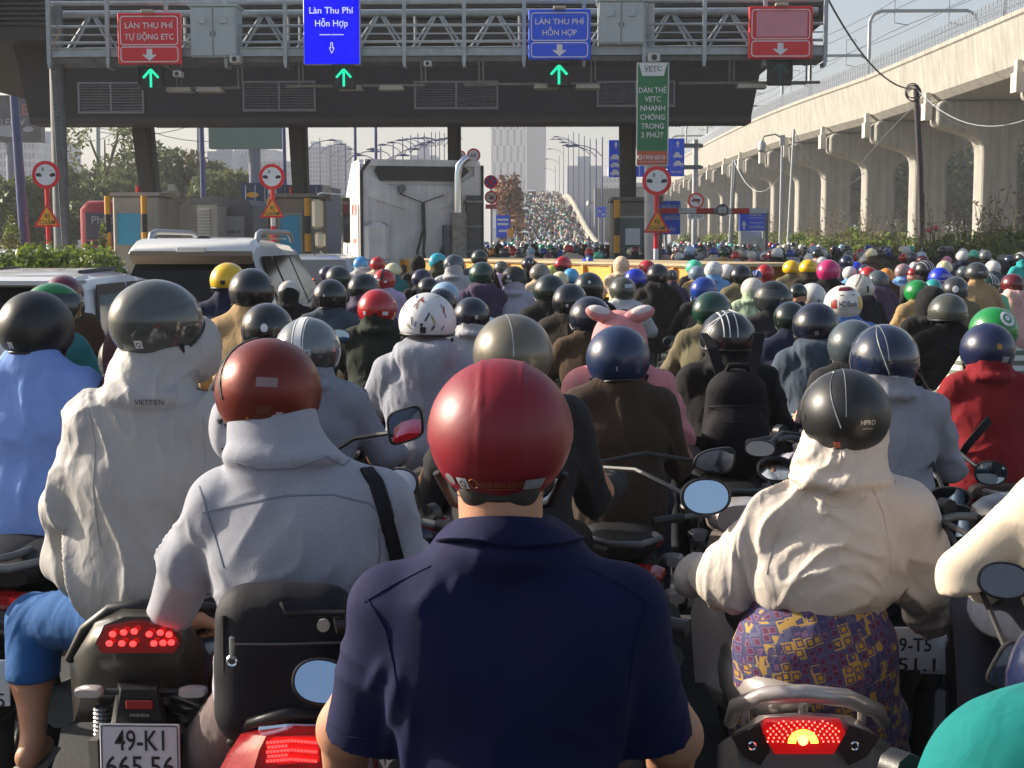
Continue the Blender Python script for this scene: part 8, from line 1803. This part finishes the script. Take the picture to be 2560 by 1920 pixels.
# its motorbike
ry = 4.42; rx = D(300, 1500, 3.7).x
b = place_scooter((rx, ry, 0), 0, shell('bikeblackgloss', (34, 32, 28), .25, .8), 'black motorbike plated 49-K1 66556 with lit tail lamp under the windbreaker pillion', skip=('number_plate', 'tail_lamp', 'indicator', 'grab_rail', 'mudguard')); bo_ = b.location; Yt_ = 3.62
M_TC = mat('tail cowl bronze black', (.045, .042, .034), .3, coat=.6)
q = MB(); q.loft([[tuple(D(x, y, Y)) for x, y in P] for Y, P in ((3.60, ((200, 1400), (225, 1350), (270, 1332), (340, 1332), (385, 1350), (400, 1400), (380, 1440), (300, 1455), (225, 1440))), (3.66, ((160, 1420), (205, 1345), (262, 1315), (350, 1315), (410, 1340), (440, 1410), (420, 1480), (300, 1500), (180, 1490))), (3.95, ((150, 1430), (200, 1345), (260, 1305), (350, 1305), (420, 1335), (455, 1420), (450, 1560), (300, 1560), (160, 1560))))]); q.build('tail_cowl', M_TC, b, origin=bo_, smooth=45)
q = MB(); q.prism([D(x, y, 3.60) for x, y in ((212, 1385), (232, 1350), (300, 1338), (372, 1350), (392, 1388), (380, 1406), (225, 1406))], (0, -.02, 0)); q.build('tail_lamp', mat('dark red lens', (.05, .002, .002), .15, coat=.6, emit=(.8, .01, .01), estr=.05), b, origin=bo_)
q = MB()
for (x, y) in ((243, 1370), (267, 1366), (290, 1364), (236, 1390), (263, 1390), (287, 1391), (332, 1390), (352, 1389), (370, 1388), (322, 1370), (346, 1367), (365, 1371)): q.cbox(tuple(D(x, y, 3.565)), (.016, .012, .014), .004)
q.build('led_cells', M_LED2, b, origin=bo_, kind='stuff')
q = MB(); q.path([D(150, 1425, 3.72), D(185, 1360, 3.70), D(240, 1318, 3.68), D(330, 1308, 3.68), D(420, 1312, 3.72), D(480, 1315, 3.9)], [.014, .018, .02, .02, .018, .014], 8); q.build('grab_rail', M_PLAST, b, origin=bo_, smooth=60)
q = MB(); q.loft([[tuple(D(x, y, Y)) for x, y in P] for Y, P in ((3.52, ((262, 1490), (338, 1490), (350, 1560), (390, 1600), (385, 1700), (215, 1700), (210, 1600), (250, 1560))), (3.62, ((255, 1470), (345, 1470), (360, 1560), (410, 1600), (400, 1720), (200, 1720), (190, 1600), (240, 1560))))]); q.build('mudguard', M_PLAST, b, origin=bo_, smooth=45)
for x0_, x1_ in ((160, 226), (384, 450)):
    q = MB(); c = D((x0_ + x1_) / 2, 1494, 3.56); wv = (D(x1_, 1494, 3.56).x - D(x0_, 1494, 3.56).x); q.loft([superring((c.x, c.z), wv * .42, .010, c.y - .02, 16, 3), superring((c.x, c.z), wv * .5, .014, c.y, 16, 3), superring((c.x, c.z), wv * .4, .012, c.y + .02, 16, 3)]); q.build('indicator', M_IND, b, origin=bo_, smooth=50)
    q = MB(); q.tube(tuple(D(x1_ if x0_ < 300 else x0_, 1494, 3.575)), tuple(D(262 if x0_ < 300 else 340, 1494, 3.57)), .009); q.build('stalk', M_BLACK, b, origin=bo_)
q = MB(); c = D(301, 1522, 3.515); q.cbox(tuple(c), (.068, .008, .025), .003); q.build('reflector', M_TLD, b, origin=bo_)
m = MB(); m.text('HONDA', tuple(D(302, 1545, 3.512)), .0075, 0, wid=.048); m.build('lettering', SIL, b, origin=bo_)
pa, pb = D(215, 1562, 3.50), D(388, 1562, 3.50); wv = pb.x - pa.x; q = MB(); cz_ = pa.z - wv * .37; cx_ = (pa.x + pb.x) / 2; q.cbox((cx_, 3.50, cz_), (wv, .006, wv * .74), .002); pl = q.build('number_plate', M_PLATE, b, origin=bo_)
m = MB(); m.text('49-K1', (cx_ + wv * .0, 3.495, cz_ + wv * .17), wv * .27, 0, wid=wv * .62); m.text('665.56', (cx_, 3.495, cz_ - wv * .16), wv * .27, 0, wid=wv * .86); pframe(m, cx_ - wv * .48, cx_ + wv * .48, cz_ - wv * .35, cz_ + wv * .35, 3.4955, .0025, 0, .008); m.build('lettering', M_BLK, pl, origin=bo_)
q = MB()
for i in range(15): q.ring(tuple(D(222, 1530 + i * 9, 3.75)), .020, .005, 'z', 14, 5)
q.tube(tuple(D(222, 1525, 3.75)), tuple(D(222, 1680, 3.75)), .010); q.build('shock_spring', mat('spring steel', (.3, .3, .3), .3, metal=.8), b, origin=bo_)
add_mirror(b, 876 * K, 918 * K, 84 * K, 74 * K, 4.75, tilt=-18, up=3, yawm=-6, shape='rect')
rider('P', 300, 672, 158, None, None, 'hood', cloth('maroonwind', (70, 44, 50), fold=.5), 'driver in a maroon jacket hidden in front of the windbreaker pillion', rzv=0, near=True, nobike=True)

# ---- 4. woman in the pale hooded jacket and patterned skirt
o = (D(1775, 1400, 4.18).x, 4.18, 0); t = thing('rider', o, 'woman in an ivory hooded jacket, patterned wrap skirt and matte black helmet', 'person', 'riders waiting in the toll lanes')
Yb = 4.18
M_IVO = mat('ivory nylon', lin(204, 193, 182), .66, spec=.3, crumple=.38, var=.04, vscale=8, fold=.18)
jk = [cap(H(1682, 1112, Yb), H(1940, 1106, Yb), .074, None, .05), cap(H(1735, 1090, Yb), H(1775, 1064, Yb), .06, .06, .04), cap(H(1892, 1085, Yb), H(1852, 1062, Yb), .06, .06, .04), ell(H(1800, 1185, Yb), (.20, .14, .16), .06), ell(H(1775, 1255, Yb - .01), (.212, .165, .125), .06),
      cap(H(1828, 950, Yb + .06), H(1815, 1020, Yb + .02), .106, .126, .025), ell(H(1812, 1034, Yb - .03), (.138, .095, .026), .018),
      cap(H(1680, 1118, Yb), H(1592, 1225, Yb + .04), .076, .078, .035), ell(H(1580, 1262, Yb + .05), (.085, .08, .075), .04), cap(H(1585, 1250, Yb + .06), H(1512, 1245, Yb + .34), .066, .046, .03), ell(H(1505, 1250, Yb + .32), (.04, .05, .05), .02),
      cap(H(1945, 1116, Yb), H(1990, 1250, Yb + .04), .076, .078, .035), cap(H(1990, 1250, Yb + .04), H(2012, 1335, Yb + .22), .076, .058, .03)]
IVO = ob('hooded_jacket', sdf_mesh('hooded_jacket', jk, .0078, [M_IVO], amp=.038, seed=41, smooth=1, fx=5.5, fz=2.8, org=o), t)
for P in (((1745, 1055), (1700, 1110), (1668, 1180), (1655, 1240)), ((1885, 1052), (1910, 1110), (1922, 1180), (1925, 1240)), ((1760, 1075), (1800, 1095), (1850, 1092), (1875, 1070)), ((1818, 960), (1815, 990), (1810, 1018))): seam(IVO, o, t, P, .004, M_IVO)
msk = bpy.data.materials.new('printed skirt'); msk.use_nodes = True; n_, L_ = msk.node_tree.nodes, msk.node_tree.links; bs = n_['Principled BSDF']; bs.inputs['Roughness'].default_value = .8
tc = n_.new('ShaderNodeTexCoord'); mp = n_.new('ShaderNodeMapping'); mp.inputs['Scale'].default_value = (38, 14, 38); mp.inputs['Rotation'].default_value = (0, .3, 0); L_.new(tc.outputs['Object'], mp.inputs[0])
v1 = n_.new('ShaderNodeTexVoronoi'); v1.inputs['Scale'].default_value = 1; v1.inputs['Randomness'].default_value = .45; v1.distance = 'CHEBYCHEV'; L_.new(mp.outputs[0], v1.inputs[0])
cr = n_.new('ShaderNodeValToRGB'); cr.color_ramp.interpolation = 'CONSTANT'; e = cr.color_ramp.elements; e[0].position = 0; e[0].color = (*lin(86, 30, 66), 1); e[1].position = .24; e[1].color = (*lin(110, 78, 112), 1)
for p_, c_ in ((.34, lin(60, 54, 96)), (.48, lin(84, 84, 116))): x_ = e.new(p_); x_.color = (*c_, 1)
L_.new(v1.outputs['Distance'], cr.inputs[0])
cr2 = n_.new('ShaderNodeValToRGB'); cr2.color_ramp.interpolation = 'CONSTANT'; e = cr2.color_ramp.elements; e[0].position = 0; e[0].color = (0, 0, 0, 1); e[1].position = .62; e[1].color = (1, 1, 1, 1); L_.new(v1.outputs['Color'], cr2.inputs[0])
cr3 = n_.new('ShaderNodeValToRGB'); cr3.color_ramp.interpolation = 'CONSTANT'; e = cr3.color_ramp.elements; e[0].position = 0; e[0].color = (*lin(178, 134, 46), 1); e[1].position = .25; e[1].color = (*lin(70, 60, 100), 1); x_ = e.new(.4); x_.color = (*lin(176, 140, 70), 1); L_.new(v1.outputs['Distance'], cr3.inputs[0])
mx = n_.new('ShaderNodeMix'); mx.data_type = 'RGBA'; L_.new(cr2.outputs[0], mx.inputs[0]); L_.new(cr.outputs[0], mx.inputs[6]); L_.new(cr3.outputs[0], mx.inputs[7]); L_.new(mx.outputs[2], bs.inputs['Base Color'])
skp = [cap(H(1765, 1325, Yb), H(1762, 1400, Yb - .02), .165, .20, .05, 0, (1.05, .85, 1)), cap(H(1762, 1400, Yb - .02), H(1762, 1560, Yb + .02), .205, .215, .05, 0, (1.08, .85, 1)), cap(H(1700, 1480, Yb), H(1650, 1560, Yb + .35), .12, .1, .06), cap(H(1830, 1480, Yb), H(1900, 1640, Yb + .35), .12, .1, .06), cap(H(1890, 1560, Yb + .1), H(1905, 1720, Yb + .15), .09, .08, .05), cap(H(1640, 1560, Yb + .2), H(1640, 1720, Yb + .2), .09, .08, .05)]
ob('skirt', sdf_mesh('skirt', skp, .009, [msk], amp=.013, seed=51, smooth=2, fx=6, fz=3, org=o), t)
q = MB(); P = [off(H(1722, 1480, Yb), 0, -.19, 0), off(H(1765, 1450, Yb), 0, -.205, 0), off(H(1800, 1400, Yb), 0, -.20, 0), off(H(1812, 1362, Yb), 0, -.185, 0)]; ribbon('wrap_edge', P, .05, msk, t, o)
hcw = H(1829, 797, 4.22) - np.array((0, 0, .1285)); sk = head_prims(hcw) + [cap(hcw + np.array((0, -.02, -.05)), H(1815, 1090, Yb), .06, .07, .03), cap(H(1710, 1120, Yb), H(1910, 1120, Yb), .05), cap(H(1800, 1150, Yb), H(1770, 1400, Yb), .1), cap(H(1680, 1118, Yb), H(1590, 1235, Yb + .04), .045), cap(H(1590, 1235, Yb + .04), H(1505, 1248, Yb + .34), .042, .03), cap(H(1945, 1116, Yb), H(1990, 1250, Yb + .04), .045), cap(H(1990, 1250, Yb + .04), H(2015, 1340, Yb + .24), .042, .03)] + P_hand(H(1500, 1248, Yb + .36), (.1, 1, 0), -1) + P_hand(H(2017, 1345, Yb + .26), (0, 1, -.1), 1)
for x_ in (1640, 1905): sk += [cap(H(x_, 1640, Yb + .3), np.array((D(x_, 1640, Yb + .3).x, Yb + .25, .15)), .05, .035, .03), ell(np.array((D(x_, 1640, Yb + .3).x, Yb + .32, .07)), (.04, .11, .035), .03)]
ob('body', sdf_mesh('body', sk, .0085, [SKIN], smooth=2, org=o), t)
h, c_, d_ = hero_helmet(t, o, 1829, 797, 192, 'low', mat('matte black helmet shell', lin(34, 35, 36), .42, coat=.1, var=.1, vscale=12), hrz=-6, extras=[('text', 'HPRO', .40, 1.62, .014, .052, SIL), ('text', 'CALIFORNIA', .40, 1.76, .004, .04, SIL), ('sq', -.32, 2.18, .022, mat('orange sticker', lin(214, 120, 70), .4)), ('stripe', -.012, .002, SIL), ('line', -1.9, -.2, 1.75, .35, .0015, SIL), ('disc', -1.25, 1.62, .011, M_BLK), ('disc', -.68, 2.05, .004, M_BLK)])
# silver scooter
ry = 4.52; rx = D(1738, 1600, 3.75).x
M_SIL = mat('silver scooter paint', lin(186, 176, 170), .28, metal=.35, coat=.8, var=.06, vscale=8)
b = place_scooter((rx, ry + .05, 0), 0, M_SIL, 'silver scooter with sunburst tail lamp under the woman in the patterned skirt', scale=.86, skip=('number_plate', 'tail_lamp', 'indicator', 'grab_rail')); bo_ = b.location
q = MB(); q.loft([[tuple(D(x, y, Y)) for x, y in P] for Y, P in ((3.70, ((1585, 1590), (1655, 1550), (1738, 1545), (1820, 1550), (1895, 1590), (1880, 1660), (1738, 1700), (1600, 1660))), (3.78, ((1562, 1600), (1640, 1545), (1738, 1538), (1835, 1545), (1912, 1600), (1915, 1700), (1738, 1740), (1560, 1700))), (4.05, ((1550, 1610), (1630, 1550), (1738, 1540), (1845, 1550), (1925, 1610), (1930, 1760), (1738, 1780), (1545, 1760))))]); q.build('tail_cowl', M_SIL, b, origin=bo_, smooth=45)
q = MB(); q.prism([D(x, y, 3.70) for x, y in ((1650, 1552), (1812, 1552), (1822, 1575), (1795, 1620), (1670, 1620), (1645, 1575))], (0, -.03, 0)); tl = q.build('tail_lamp', M_TL, b, origin=bo_)
q = MB(); cx_, cy2 = 1735, 1606
for k in range(24):
    a = math.pi * (k + .5) / 24; c0 = (cx_ + 16 * math.cos(a), cy2 - 14 * math.sin(a)); c1 = (cx_ + 33 * math.cos(a), cy2 - 30 * math.sin(a)); q.tube(tuple(D(*c0, 3.667)), tuple(D(*c1, 3.667)), .0014, .002, 4)
q.build('bulb_rays', mat('amber glow', (.9, .4, .05), .3, emit=(1.0, .55, .05), estr=2.6), b, origin=bo_, kind='stuff')
q = MB()
for rr in (44, 55, 66, 77, 88):
    for k in range(rr // 4):
        a = math.pi * (k + .5) / (rr // 4); x, y = cx_ + rr * math.cos(a), cy2 - rr * .62 * math.sin(a)
        if 1655 < x < 1815 and 1556 < y < 1616: q.box(tuple(D(x, y, 3.667)), (.0035, .003, .0035))
q.build('lens_facets', mat('bright red facet', (.9, .1, .05), .2, emit=(1, .12, .08), estr=3.0), b, origin=bo_, kind='stuff')
q = MB(); q.disc(tuple(D(1735, 1600, 3.664)), .013, .004, 20); q.build('bulb', mat('hot bulb', (1, .3, .2), .3, emit=(1, .16, .06), estr=5.0), b, origin=bo_)
for P in (((1578, 1588), (1640, 1560), (1662, 1615), (1640, 1648), (1605, 1630)), ((1898, 1588), (1830, 1560), (1806, 1615), (1830, 1648), (1868, 1630))):
    q = MB(); q.prism([D(x, y, 3.70) for x, y in P], (0, -.02, 0)); ind = q.build('indicator', mat('smoked clear lens', (.06, .035, .03), .08, coat=.9), b, origin=bo_)
    x = sum(p[0] for p in P) / 5; q = MB(); q.ring(tuple(D(x, 1612, 3.676)), .010, .003, 'y', 10, 4); q.build('bulb_holder', M_CHROME, b, origin=bo_)
q = MB(); q.path([D(1577, 1560, 3.95), D(1590, 1525, 3.82), D(1650, 1503, 3.74), D(1740, 1498, 3.72), D(1830, 1508, 3.74), D(1895, 1535, 3.82), D(1908, 1560, 3.95)], [.018, .022, .024, .024, .024, .022, .018], 10); q.build('grab_rail', M_SIL, b, origin=bo_, smooth=60)
for x in (1610, 1735, 1862): q = MB(); q.tube(tuple(D(x, 1515, 3.78)), tuple(D(x, 1560, 3.82)), .012); q.build('rail_stay', M_SIL, b, origin=bo_)
m = MB(); m.text('NOUVO', tuple(D(1895, 1612, 3.70)), .010, 0, Matrix.Rotation(R(18), 3, 'Y'), .05); m.build('lettering', M_BLK, b, origin=bo_)
add_mirror(b, 1676 * K, 1013 * K, 82 * K, 56 * K, 4.95, tilt=4, up=-16, yawm=0)
add_mirror(b, 2060 * K, 1125 * K, 112 * K, 76 * K, 4.7, tilt=4, up=1, yawm=-4)

# ---- 5. riders cut by the frame
o = (D(2390, 1300, 3.6).x, 3.6, 0); t = thing('rider', o, 'rider in a cream jersey reaching one long sleeve towards an oval mirror', 'person', 'riders waiting in the toll lanes')
CRM = mat('cream jersey', lin(222, 206, 182), .85, sheen=.2, bump=.12, bscale=300, fold=.15)
ob('jacket', sdf_mesh('jacket', [cap(H(2260, 1085, 3.6), H(2500, 1085, 3.6), .073, None, .05), ell(H(2390, 1190, 3.6), (.2, .135, .2), .06), cap(H(2390, 1220, 3.6), H(2390, 1430, 3.6), .135, None, .05, 0, (1.3, 1, 1)), cap(H(2265, 1082, 3.6), H(2080, 1232, 3.68), .070, .054, .035), cap(H(2080, 1236, 3.68), H(2190, 1280, 3.95), .050, .040, .02), cap(H(2390, 1040, 3.62), H(2390, 980, 3.65), .08, .07, .04)], .009, [CRM], amp=.03, seed=61, fx=9, fz=8, org=o), t)
hcw = H(2395, 800, 3.68); ob('body', sdf_mesh('body', head_prims(hcw) + [cap(hcw + np.array((0, 0, -.1)), H(2390, 1080, 3.62), .06), cap(H(2390, 1080, 3.6), H(2390, 1400, 3.6), .1)] + P_hand(H(2192, 1280, 3.97), (.1, 1, 0), -1), .009, [SKIN], org=o), t)
h = ob('helmet', PROTO['helmet', 'jet'], t, tuple(hcw - np.array(o) + np.array((0, 0, .01)))); setm(h, shell('white', HC_['white']))
tr = ob('trousers', PROTO['trousers'], t); setm(tr, TROUS[1])
b = place_scooter((o[0], 3.75, 0), 0, PAINTS[0], 'black scooter with mirror at the cream sleeve'); add_mirror(b, 2200 * K, 1440 * K, 110 * K, 118 * K, 3.3, tilt=12, up=2, yawm=-10, shape='rect', stem=(-.25, .45, 1.0)); add_mirror(b, 2168 * K, 1253 * K, 116 * K, 84 * K, 3.45, tilt=6, up=-1, yawm=-8, stem=(-.25, .45, 1.0))
o = (D(2290, 1800, 1.95).x, 1.95, 0); t = thing('rider', o, 'person in a teal shirt with only one shoulder showing beside the silver scooter', 'person', 'riders waiting in the toll lanes')
TEAL = cloth('tealshirt', (8, 116, 114), fold=.14)
ob('shirt', sdf_mesh('shirt', [cap(H(2150, 1680, 1.95), H(2480, 1660, 1.95), .078, None, .05), ell(H(2300, 1800, 1.95), (.2, .14, .2), .06), cap(H(2300, 1850, 1.95), H(2300, 2300, 1.95), .14, None, .05, 0, (1.3, 1, 1)), ell(H(2290, 1660, 1.95), (.12, .08, .075), .06), cap(H(2145, 1690, 1.95), H(2075, 1810, 2.0), .070, .07, .035), cap(H(2070, 1800, 2.0), H(2090, 1950, 2.3), .065, .045, .03)], .008, [TEAL], amp=.016, seed=63, fx=6, fz=4, org=o), t)
hcw = H(2370, 1490, 2.05); hcw = np.array((hcw[0] + .02, hcw[1] + .05, hcw[2] - .03)); ob('body', sdf_mesh('body', head_prims(hcw) + [cap(hcw + np.array((0, -.02, -.06)), H(2310, 1650, 1.95), .06), cap(H(2300, 1650, 1.95), H(2300, 2200, 1.95), .1)] + P_hand(H(2092, 1955, 2.32), (0, 1, 0), -1), .009, [SKIN], org=o), t)
h = ob('helmet', PROTO['helmet', 'half'], t, tuple(hcw - np.array(o) + np.array((0, 0, .01)))); setm(h, shell('navy', HC_['navy']))
b = place_scooter((o[0] + .05, 1.62, 0), 0, PAINTS[0], 'scooter under the person in the teal shirt')

# ---- 6. second rank, from the shared figures
def rank(dx, dy, w, *a, **k): k.setdefault('near', True); k.setdefault('rzv', 0); k.setdefault('hrz', 0); return rider('P', dx, dy, w, *a, **k)
t, h, d = rank(75, 628, 158, 'jet', mat('satin black shell', lin(26, 27, 29), .40, coat=.1, bump=.12, bscale=400), 'collar', cloth('blueshirt', (134, 166, 232), fold=.16), 'rider in a pale blue shirt and satin black helmet with a square sticker', hrz=-8, extras=[('sq', -.22, 2.02, .024)])
t, h, d = rank(1912, 700, 146, 'low', shell('gnavy', (26, 36, 62), .22, .8), 'hood', cloth('paleflc', (150, 150, 158), fold=.2, speck=.08), 'rider in a glossy navy helmet with square sticker over a grey fleece hood', hrz=4, extras=[('sq', .0, 2.05, .024), ('stripe', -.025, .003, SIL), ('line', -1.8, -.2, 1.9, .3, .002, SIL)])
t, h, d = rank(2135, 697, 114, 'jet', shell('gnavy2', (26, 34, 68), .34, .3), 'hood', cloth('redfleece', (132, 22, 32), fold=.25), 'rider in a dark red fleece and navy helmet with torn white sticker', hrz=2, extras=[('disc', .05, 1.45, .015, GD), ('rect', .38, 1.92, .045, .03, SIL)])
lo_ = t.location; Yr = d - .20; tt = thing('crossbody_strap', D(2130, 910, Yr), 'black crossbody strap over the dark red fleece back', 'bag'); ribbon('strap', [D(2188, 842, d - .02), D(2165, 870, d - .10), D(2130, 915, d - .19), D(2090, 962, d - .19), D(2066, 1000, d - .15)], .035, M_BAG, tt, np.array(tt.location))
t, h, d = rank(1572, 670, 118, 'half', shell('gblack', (18, 19, 22), .3, .6), 'hood', 'black', 'rider in a black helmet crossed by white lines wearing a backpack', hrz=10, extras=[('stripe', -.055, .005, M_SWHITE), ('stripe', -.03, .005, M_SWHITE), ('stripe', .005, .005, M_SWHITE), ('line', -1.3, 1.3, 1.25, .35, .0028, M_SWHITE), ('line', -1.3, 1.3, 1.95, .02, .0028, M_SWHITE)])
ob('brim', PROTO['brim'], h)
c = D(1590, 900, d - .24); tt = thing('backpack', c, 'black backpack with top handle on the rider with white lined helmet', 'backpack'); u = d / 3188
BPM = mat('backpack fabric', (.011, .010, .014), .8, spec=.2, bump=.25, bscale=300, var=.15, vscale=6, fold=.1)
ob('pack_body', sdf_mesh('pack_body', [cap((0, 0, -.16), (0, .0, .10), .12, .10, .04, 0, (1.35, .75, 1)), ell((0, -.06, -.08), (.14, .07, .13), .03), ell((0, -.02, .13), (.11, .08, .08), .04)], .009, [BPM], amp=.004, seed=71), tt)
q = MB(); q.path([(-.05, -.02, .20), (-.04, -.05, .235), (.04, -.05, .235), (.05, -.02, .20)], .012, 8); q.build('handle', BPM, tt, smooth=60)
for s in (-1, 1): ribbon('strap', [(s * .07, .02, .19), (s * .10, .08, .30), (s * .12, .16, .36), (s * .13, .25, .36)], .05, BPM, tt, None, (0, -.6, .8))
q = MB()
for zz, rr, dy_ in ((.04, .14, -.105), (-.03, .145, -.118), (.10, .115, -.09)): q.path([(rr * math.sin(a), dy_ * math.cos(a) * 1.02, zz + .02 * math.cos(a)) for a in [R(-70 + 10 * i) for i in range(15)]], .003, 4)
q.build('zip', M_SEAT, tt)
t, h, d = rank(1336, 703, 140, 'jet', shell('tnavy', (20, 40, 76), .34, .35), 'collar', cloth('brownj', (60, 46, 36), fold=.22), 'rider in a deep blue helmet and brown jacket with a white flower hair tie', hrz=0, extras=[('rect', -.10, 1.85, .008, .018, SIL)])
q = MB()
for k in range(7): q.cbox((.0 + .022 * (k - 3) * .6, -.085 - .01 * (k % 2), -.145 + .008 * (k % 3)), (.022, .02, .022), .006)
q.build('hair_tie', mat('white petals', (.7, .62, .62), .7), h)
q = MB(); pp = [D(1241 + 20 * (i / 11) ** 1.3, 886 + 55 * i / 11, d - .14) for i in range(12)]
for i, p in enumerate(pp): q.ring((p.x, p.y, p.z), .0065, .0018, 'y' if i % 2 else 'x', 10, 4)
o_ = q.build('bag_chain', M_CHROME); tag(o_, 'thin steel bag chain on the shoulder of the brown jacket', 'chain')
t, h, d = rank(1338, 668, 128, None, None, 'hood', cloth('pinkfleece', (206, 138, 140), fold=.18), 'rider in a pink fleece hood with floppy ears', rzv=0)
s_ = t.scale[0]
for s in (-1, 1):
    M_ = np.array(Matrix.Rotation(s * R(22), 3, 'Y')).T
    eo = ob('ear', sdf_mesh('ear', [ell((s * .085, -.005, 1.590), (.075, .035, .036), .02, 0, np.array(Matrix.Rotation(s * R(-18), 3, 'Y')))], .006, [DEF[0]]), t); setm(eo, cloth('pinkfleece', (206, 138, 140)))
    ei = ob('inner_ear', sdf_mesh('inner_ear', [ell((s * .090, -.012, 1.603), (.058, .030, .026), .02, 0, np.array(Matrix.Rotation(s * R(-18), 3, 'Y')))], .006, [cloth('earwhite', (215, 205, 205))]), eo)
t, h, d = rank(1108, 678, 173, 'low', mat('taupe satin shell', lin(112, 106, 92), .33, metal=.3, coat=.3, var=.08, vscale=10), 'collar', cloth('blacktee', (34, 33, 36), fold=.25), 'rider in a satin taupe helmet and black top behind the crimson helmet', hrz=14, extras=[('stripe', -.03, .003, SIL)])
q = MB(); cb = (.07, -.125, 1.10)
for k in range(10): a0, a1 = R(200 + 16 * k), R(200 + 16 * (k + 1)); q.path([(cb[0] + .075 * math.cos(e), cb[1] + .01 * abs(math.cos(e)), cb[2] + .075 * math.sin(e)) for e in (a0, a1)], .006, 5)
q.text('NY', (.10, -.128, 1.20), .05, 0); q.build('back_print', M_SWHITE, t)
t, h, d = rank(923, 632, 125, 'half', shell('splash', (214, 214, 216), .4, .2), 'down', cloth('marl2', (150, 153, 164), fold=.2, speck=.1), 'rider in a white paint splashed helmet and grey hooded sweatshirt', extras=[('notch', -.05, 1.78, .03, .028), ('rect', -.1, 1.6, .014, .014, M_BLK)])
rs = random.Random(5)
for k in range(18):
    u0, ph0 = rs.uniform(-1.2, 1.2), rs.uniform(.45, 1.75); an_ = rs.uniform(-.9, .9); L0, wd = rs.uniform(.02, .045), rs.uniform(.005, .012); cc = rs.choice([(150, 40, 40), (80, 100, 150), (120, 60, 40), (70, 70, 80), (170, 150, 110)])
    patch(u0, ph0, wd, L0, 1.012, 3, lambda x, y, i, j: (x * math.cos(an_) - y * math.sin(an_), x * math.sin(an_) + y * math.cos(an_))).build('paint_splash', mat('splash %d%d%d' % cc, lin(*cc), .5), h)
t, h, d = rank(664, 685, 142, 'low', shell('gunm2', (104, 112, 116), .22, .8), 'hood', cloth('greyhood3', (140, 144, 156), fold=.2, speck=.08), 'rider in a grey helmet with white double stripe and shop lettering over a grey hood', hrz=-6, extras=[('stripe', .0, .028, M_SWHITE), ('stripe', -.021, .004, M_SWHITE), ('stripe', .021, .004, M_SWHITE), ('text', 'Xe Máy', .0, 1.40, .016, .058), ('text', 'VĂN TƯƠI', .0, 1.58, .024, .115), ('text', 'MOTORBIKES', .05, 1.73, .008, .08)])
patch(.85, 1.85, .12, .06, 1.03, 8).build('visor', mat('clear smoked visor', (.06, .065, .06), .06, coat=.6), h, smooth=60)
# scooter with the half hidden plate
b = place_scooter((D(1975, 1480, 4.75).x - .04, 5.45, 0), 0, PAINTS[2], 'dark scooter with lit red lamp and plate ending T5 1', plate=('29-T5', '351.1'), lit=True)
b = place_scooter((D(-22, 1390, 4.3).x, 5.0, 0), 0, PAINTS[0], 'black motorbike with plate ending 85 under the pale blue shirt', plate=('59-X2', '123.85'))
# loose mirrors seen between the riders, each on its own scooter
def spare(dx, dy, w_, hh, Y, lab, **kw):
    p = D(dx, dy, Y); kw.pop('side', 1)
    b = min(SCOOT, key=lambda q: abs(q.location.y + .5 - p.y) * .8 + abs(abs(q.location.x - p.x) - .34) * 1.2); add_mirror(b, dx * K, dy * K, w_ * K, hh * K, Y, **kw)
spare(1524, 1073, 112, 82, 4.25, 'black scooter with large oval mirror beside the brown jacket', side=-1, up=-9, yawm=8)
spare(1543, 995, 92, 54, 5.2, 'black scooter with angular mirror below the backpack', side=-1, up=2, yawm=8, shape='angular')
spare(1642, 968, 70, 38, 5.6, 'black scooter with a mirror reflecting orange under the backpack', side=1, up=4, yawm=-10)
spare(2050, 1076, 92, 52, 5.0, 'black scooter with a mirror just behind the larger oval mirror', side=1, up=2, yawm=-8)
spare(2028, 918, 54, 38, 6.4, 'black scooter with pale blue mirror by the red fleece', side=-1, up=-12, yawm=6)
spare(2140, 1022, 70, 54, 5.6, 'black scooter with half blue mirror over the red fleece', side=1, up=-6, yawm=-10)
spare(765, 858, 68, 56, 6.0, 'black scooter with a dark mirror beside the grey hood', side=1, up=8, yawm=-24)
spare(1428, 815, 40, 36, 7.4, 'black scooter with a small bright mirror past the deep blue helmet', side=1, up=-10, yawm=-6)
# ============================================================ AIR
hm = bpy.data.materials.new('haze'); hm.use_nodes = True; hn = hm.node_tree; hn.nodes.clear()
pv = hn.nodes.new('ShaderNodeVolumePrincipled'); pv.inputs['Color'].default_value = (.93, .95, 1.0, 1); pv.inputs['Density'].default_value = 0.0008; pv.inputs['Anisotropy'].default_value = 0.0
ho = hn.nodes.new('ShaderNodeOutputMaterial'); hn.links.new(pv.outputs[0], ho.inputs['Volume'])
q = MB(); q.bb(-1900, 1900, -210, 2700, -3.0, 72.0); o = q.build('haze', hm, kind='stuff')
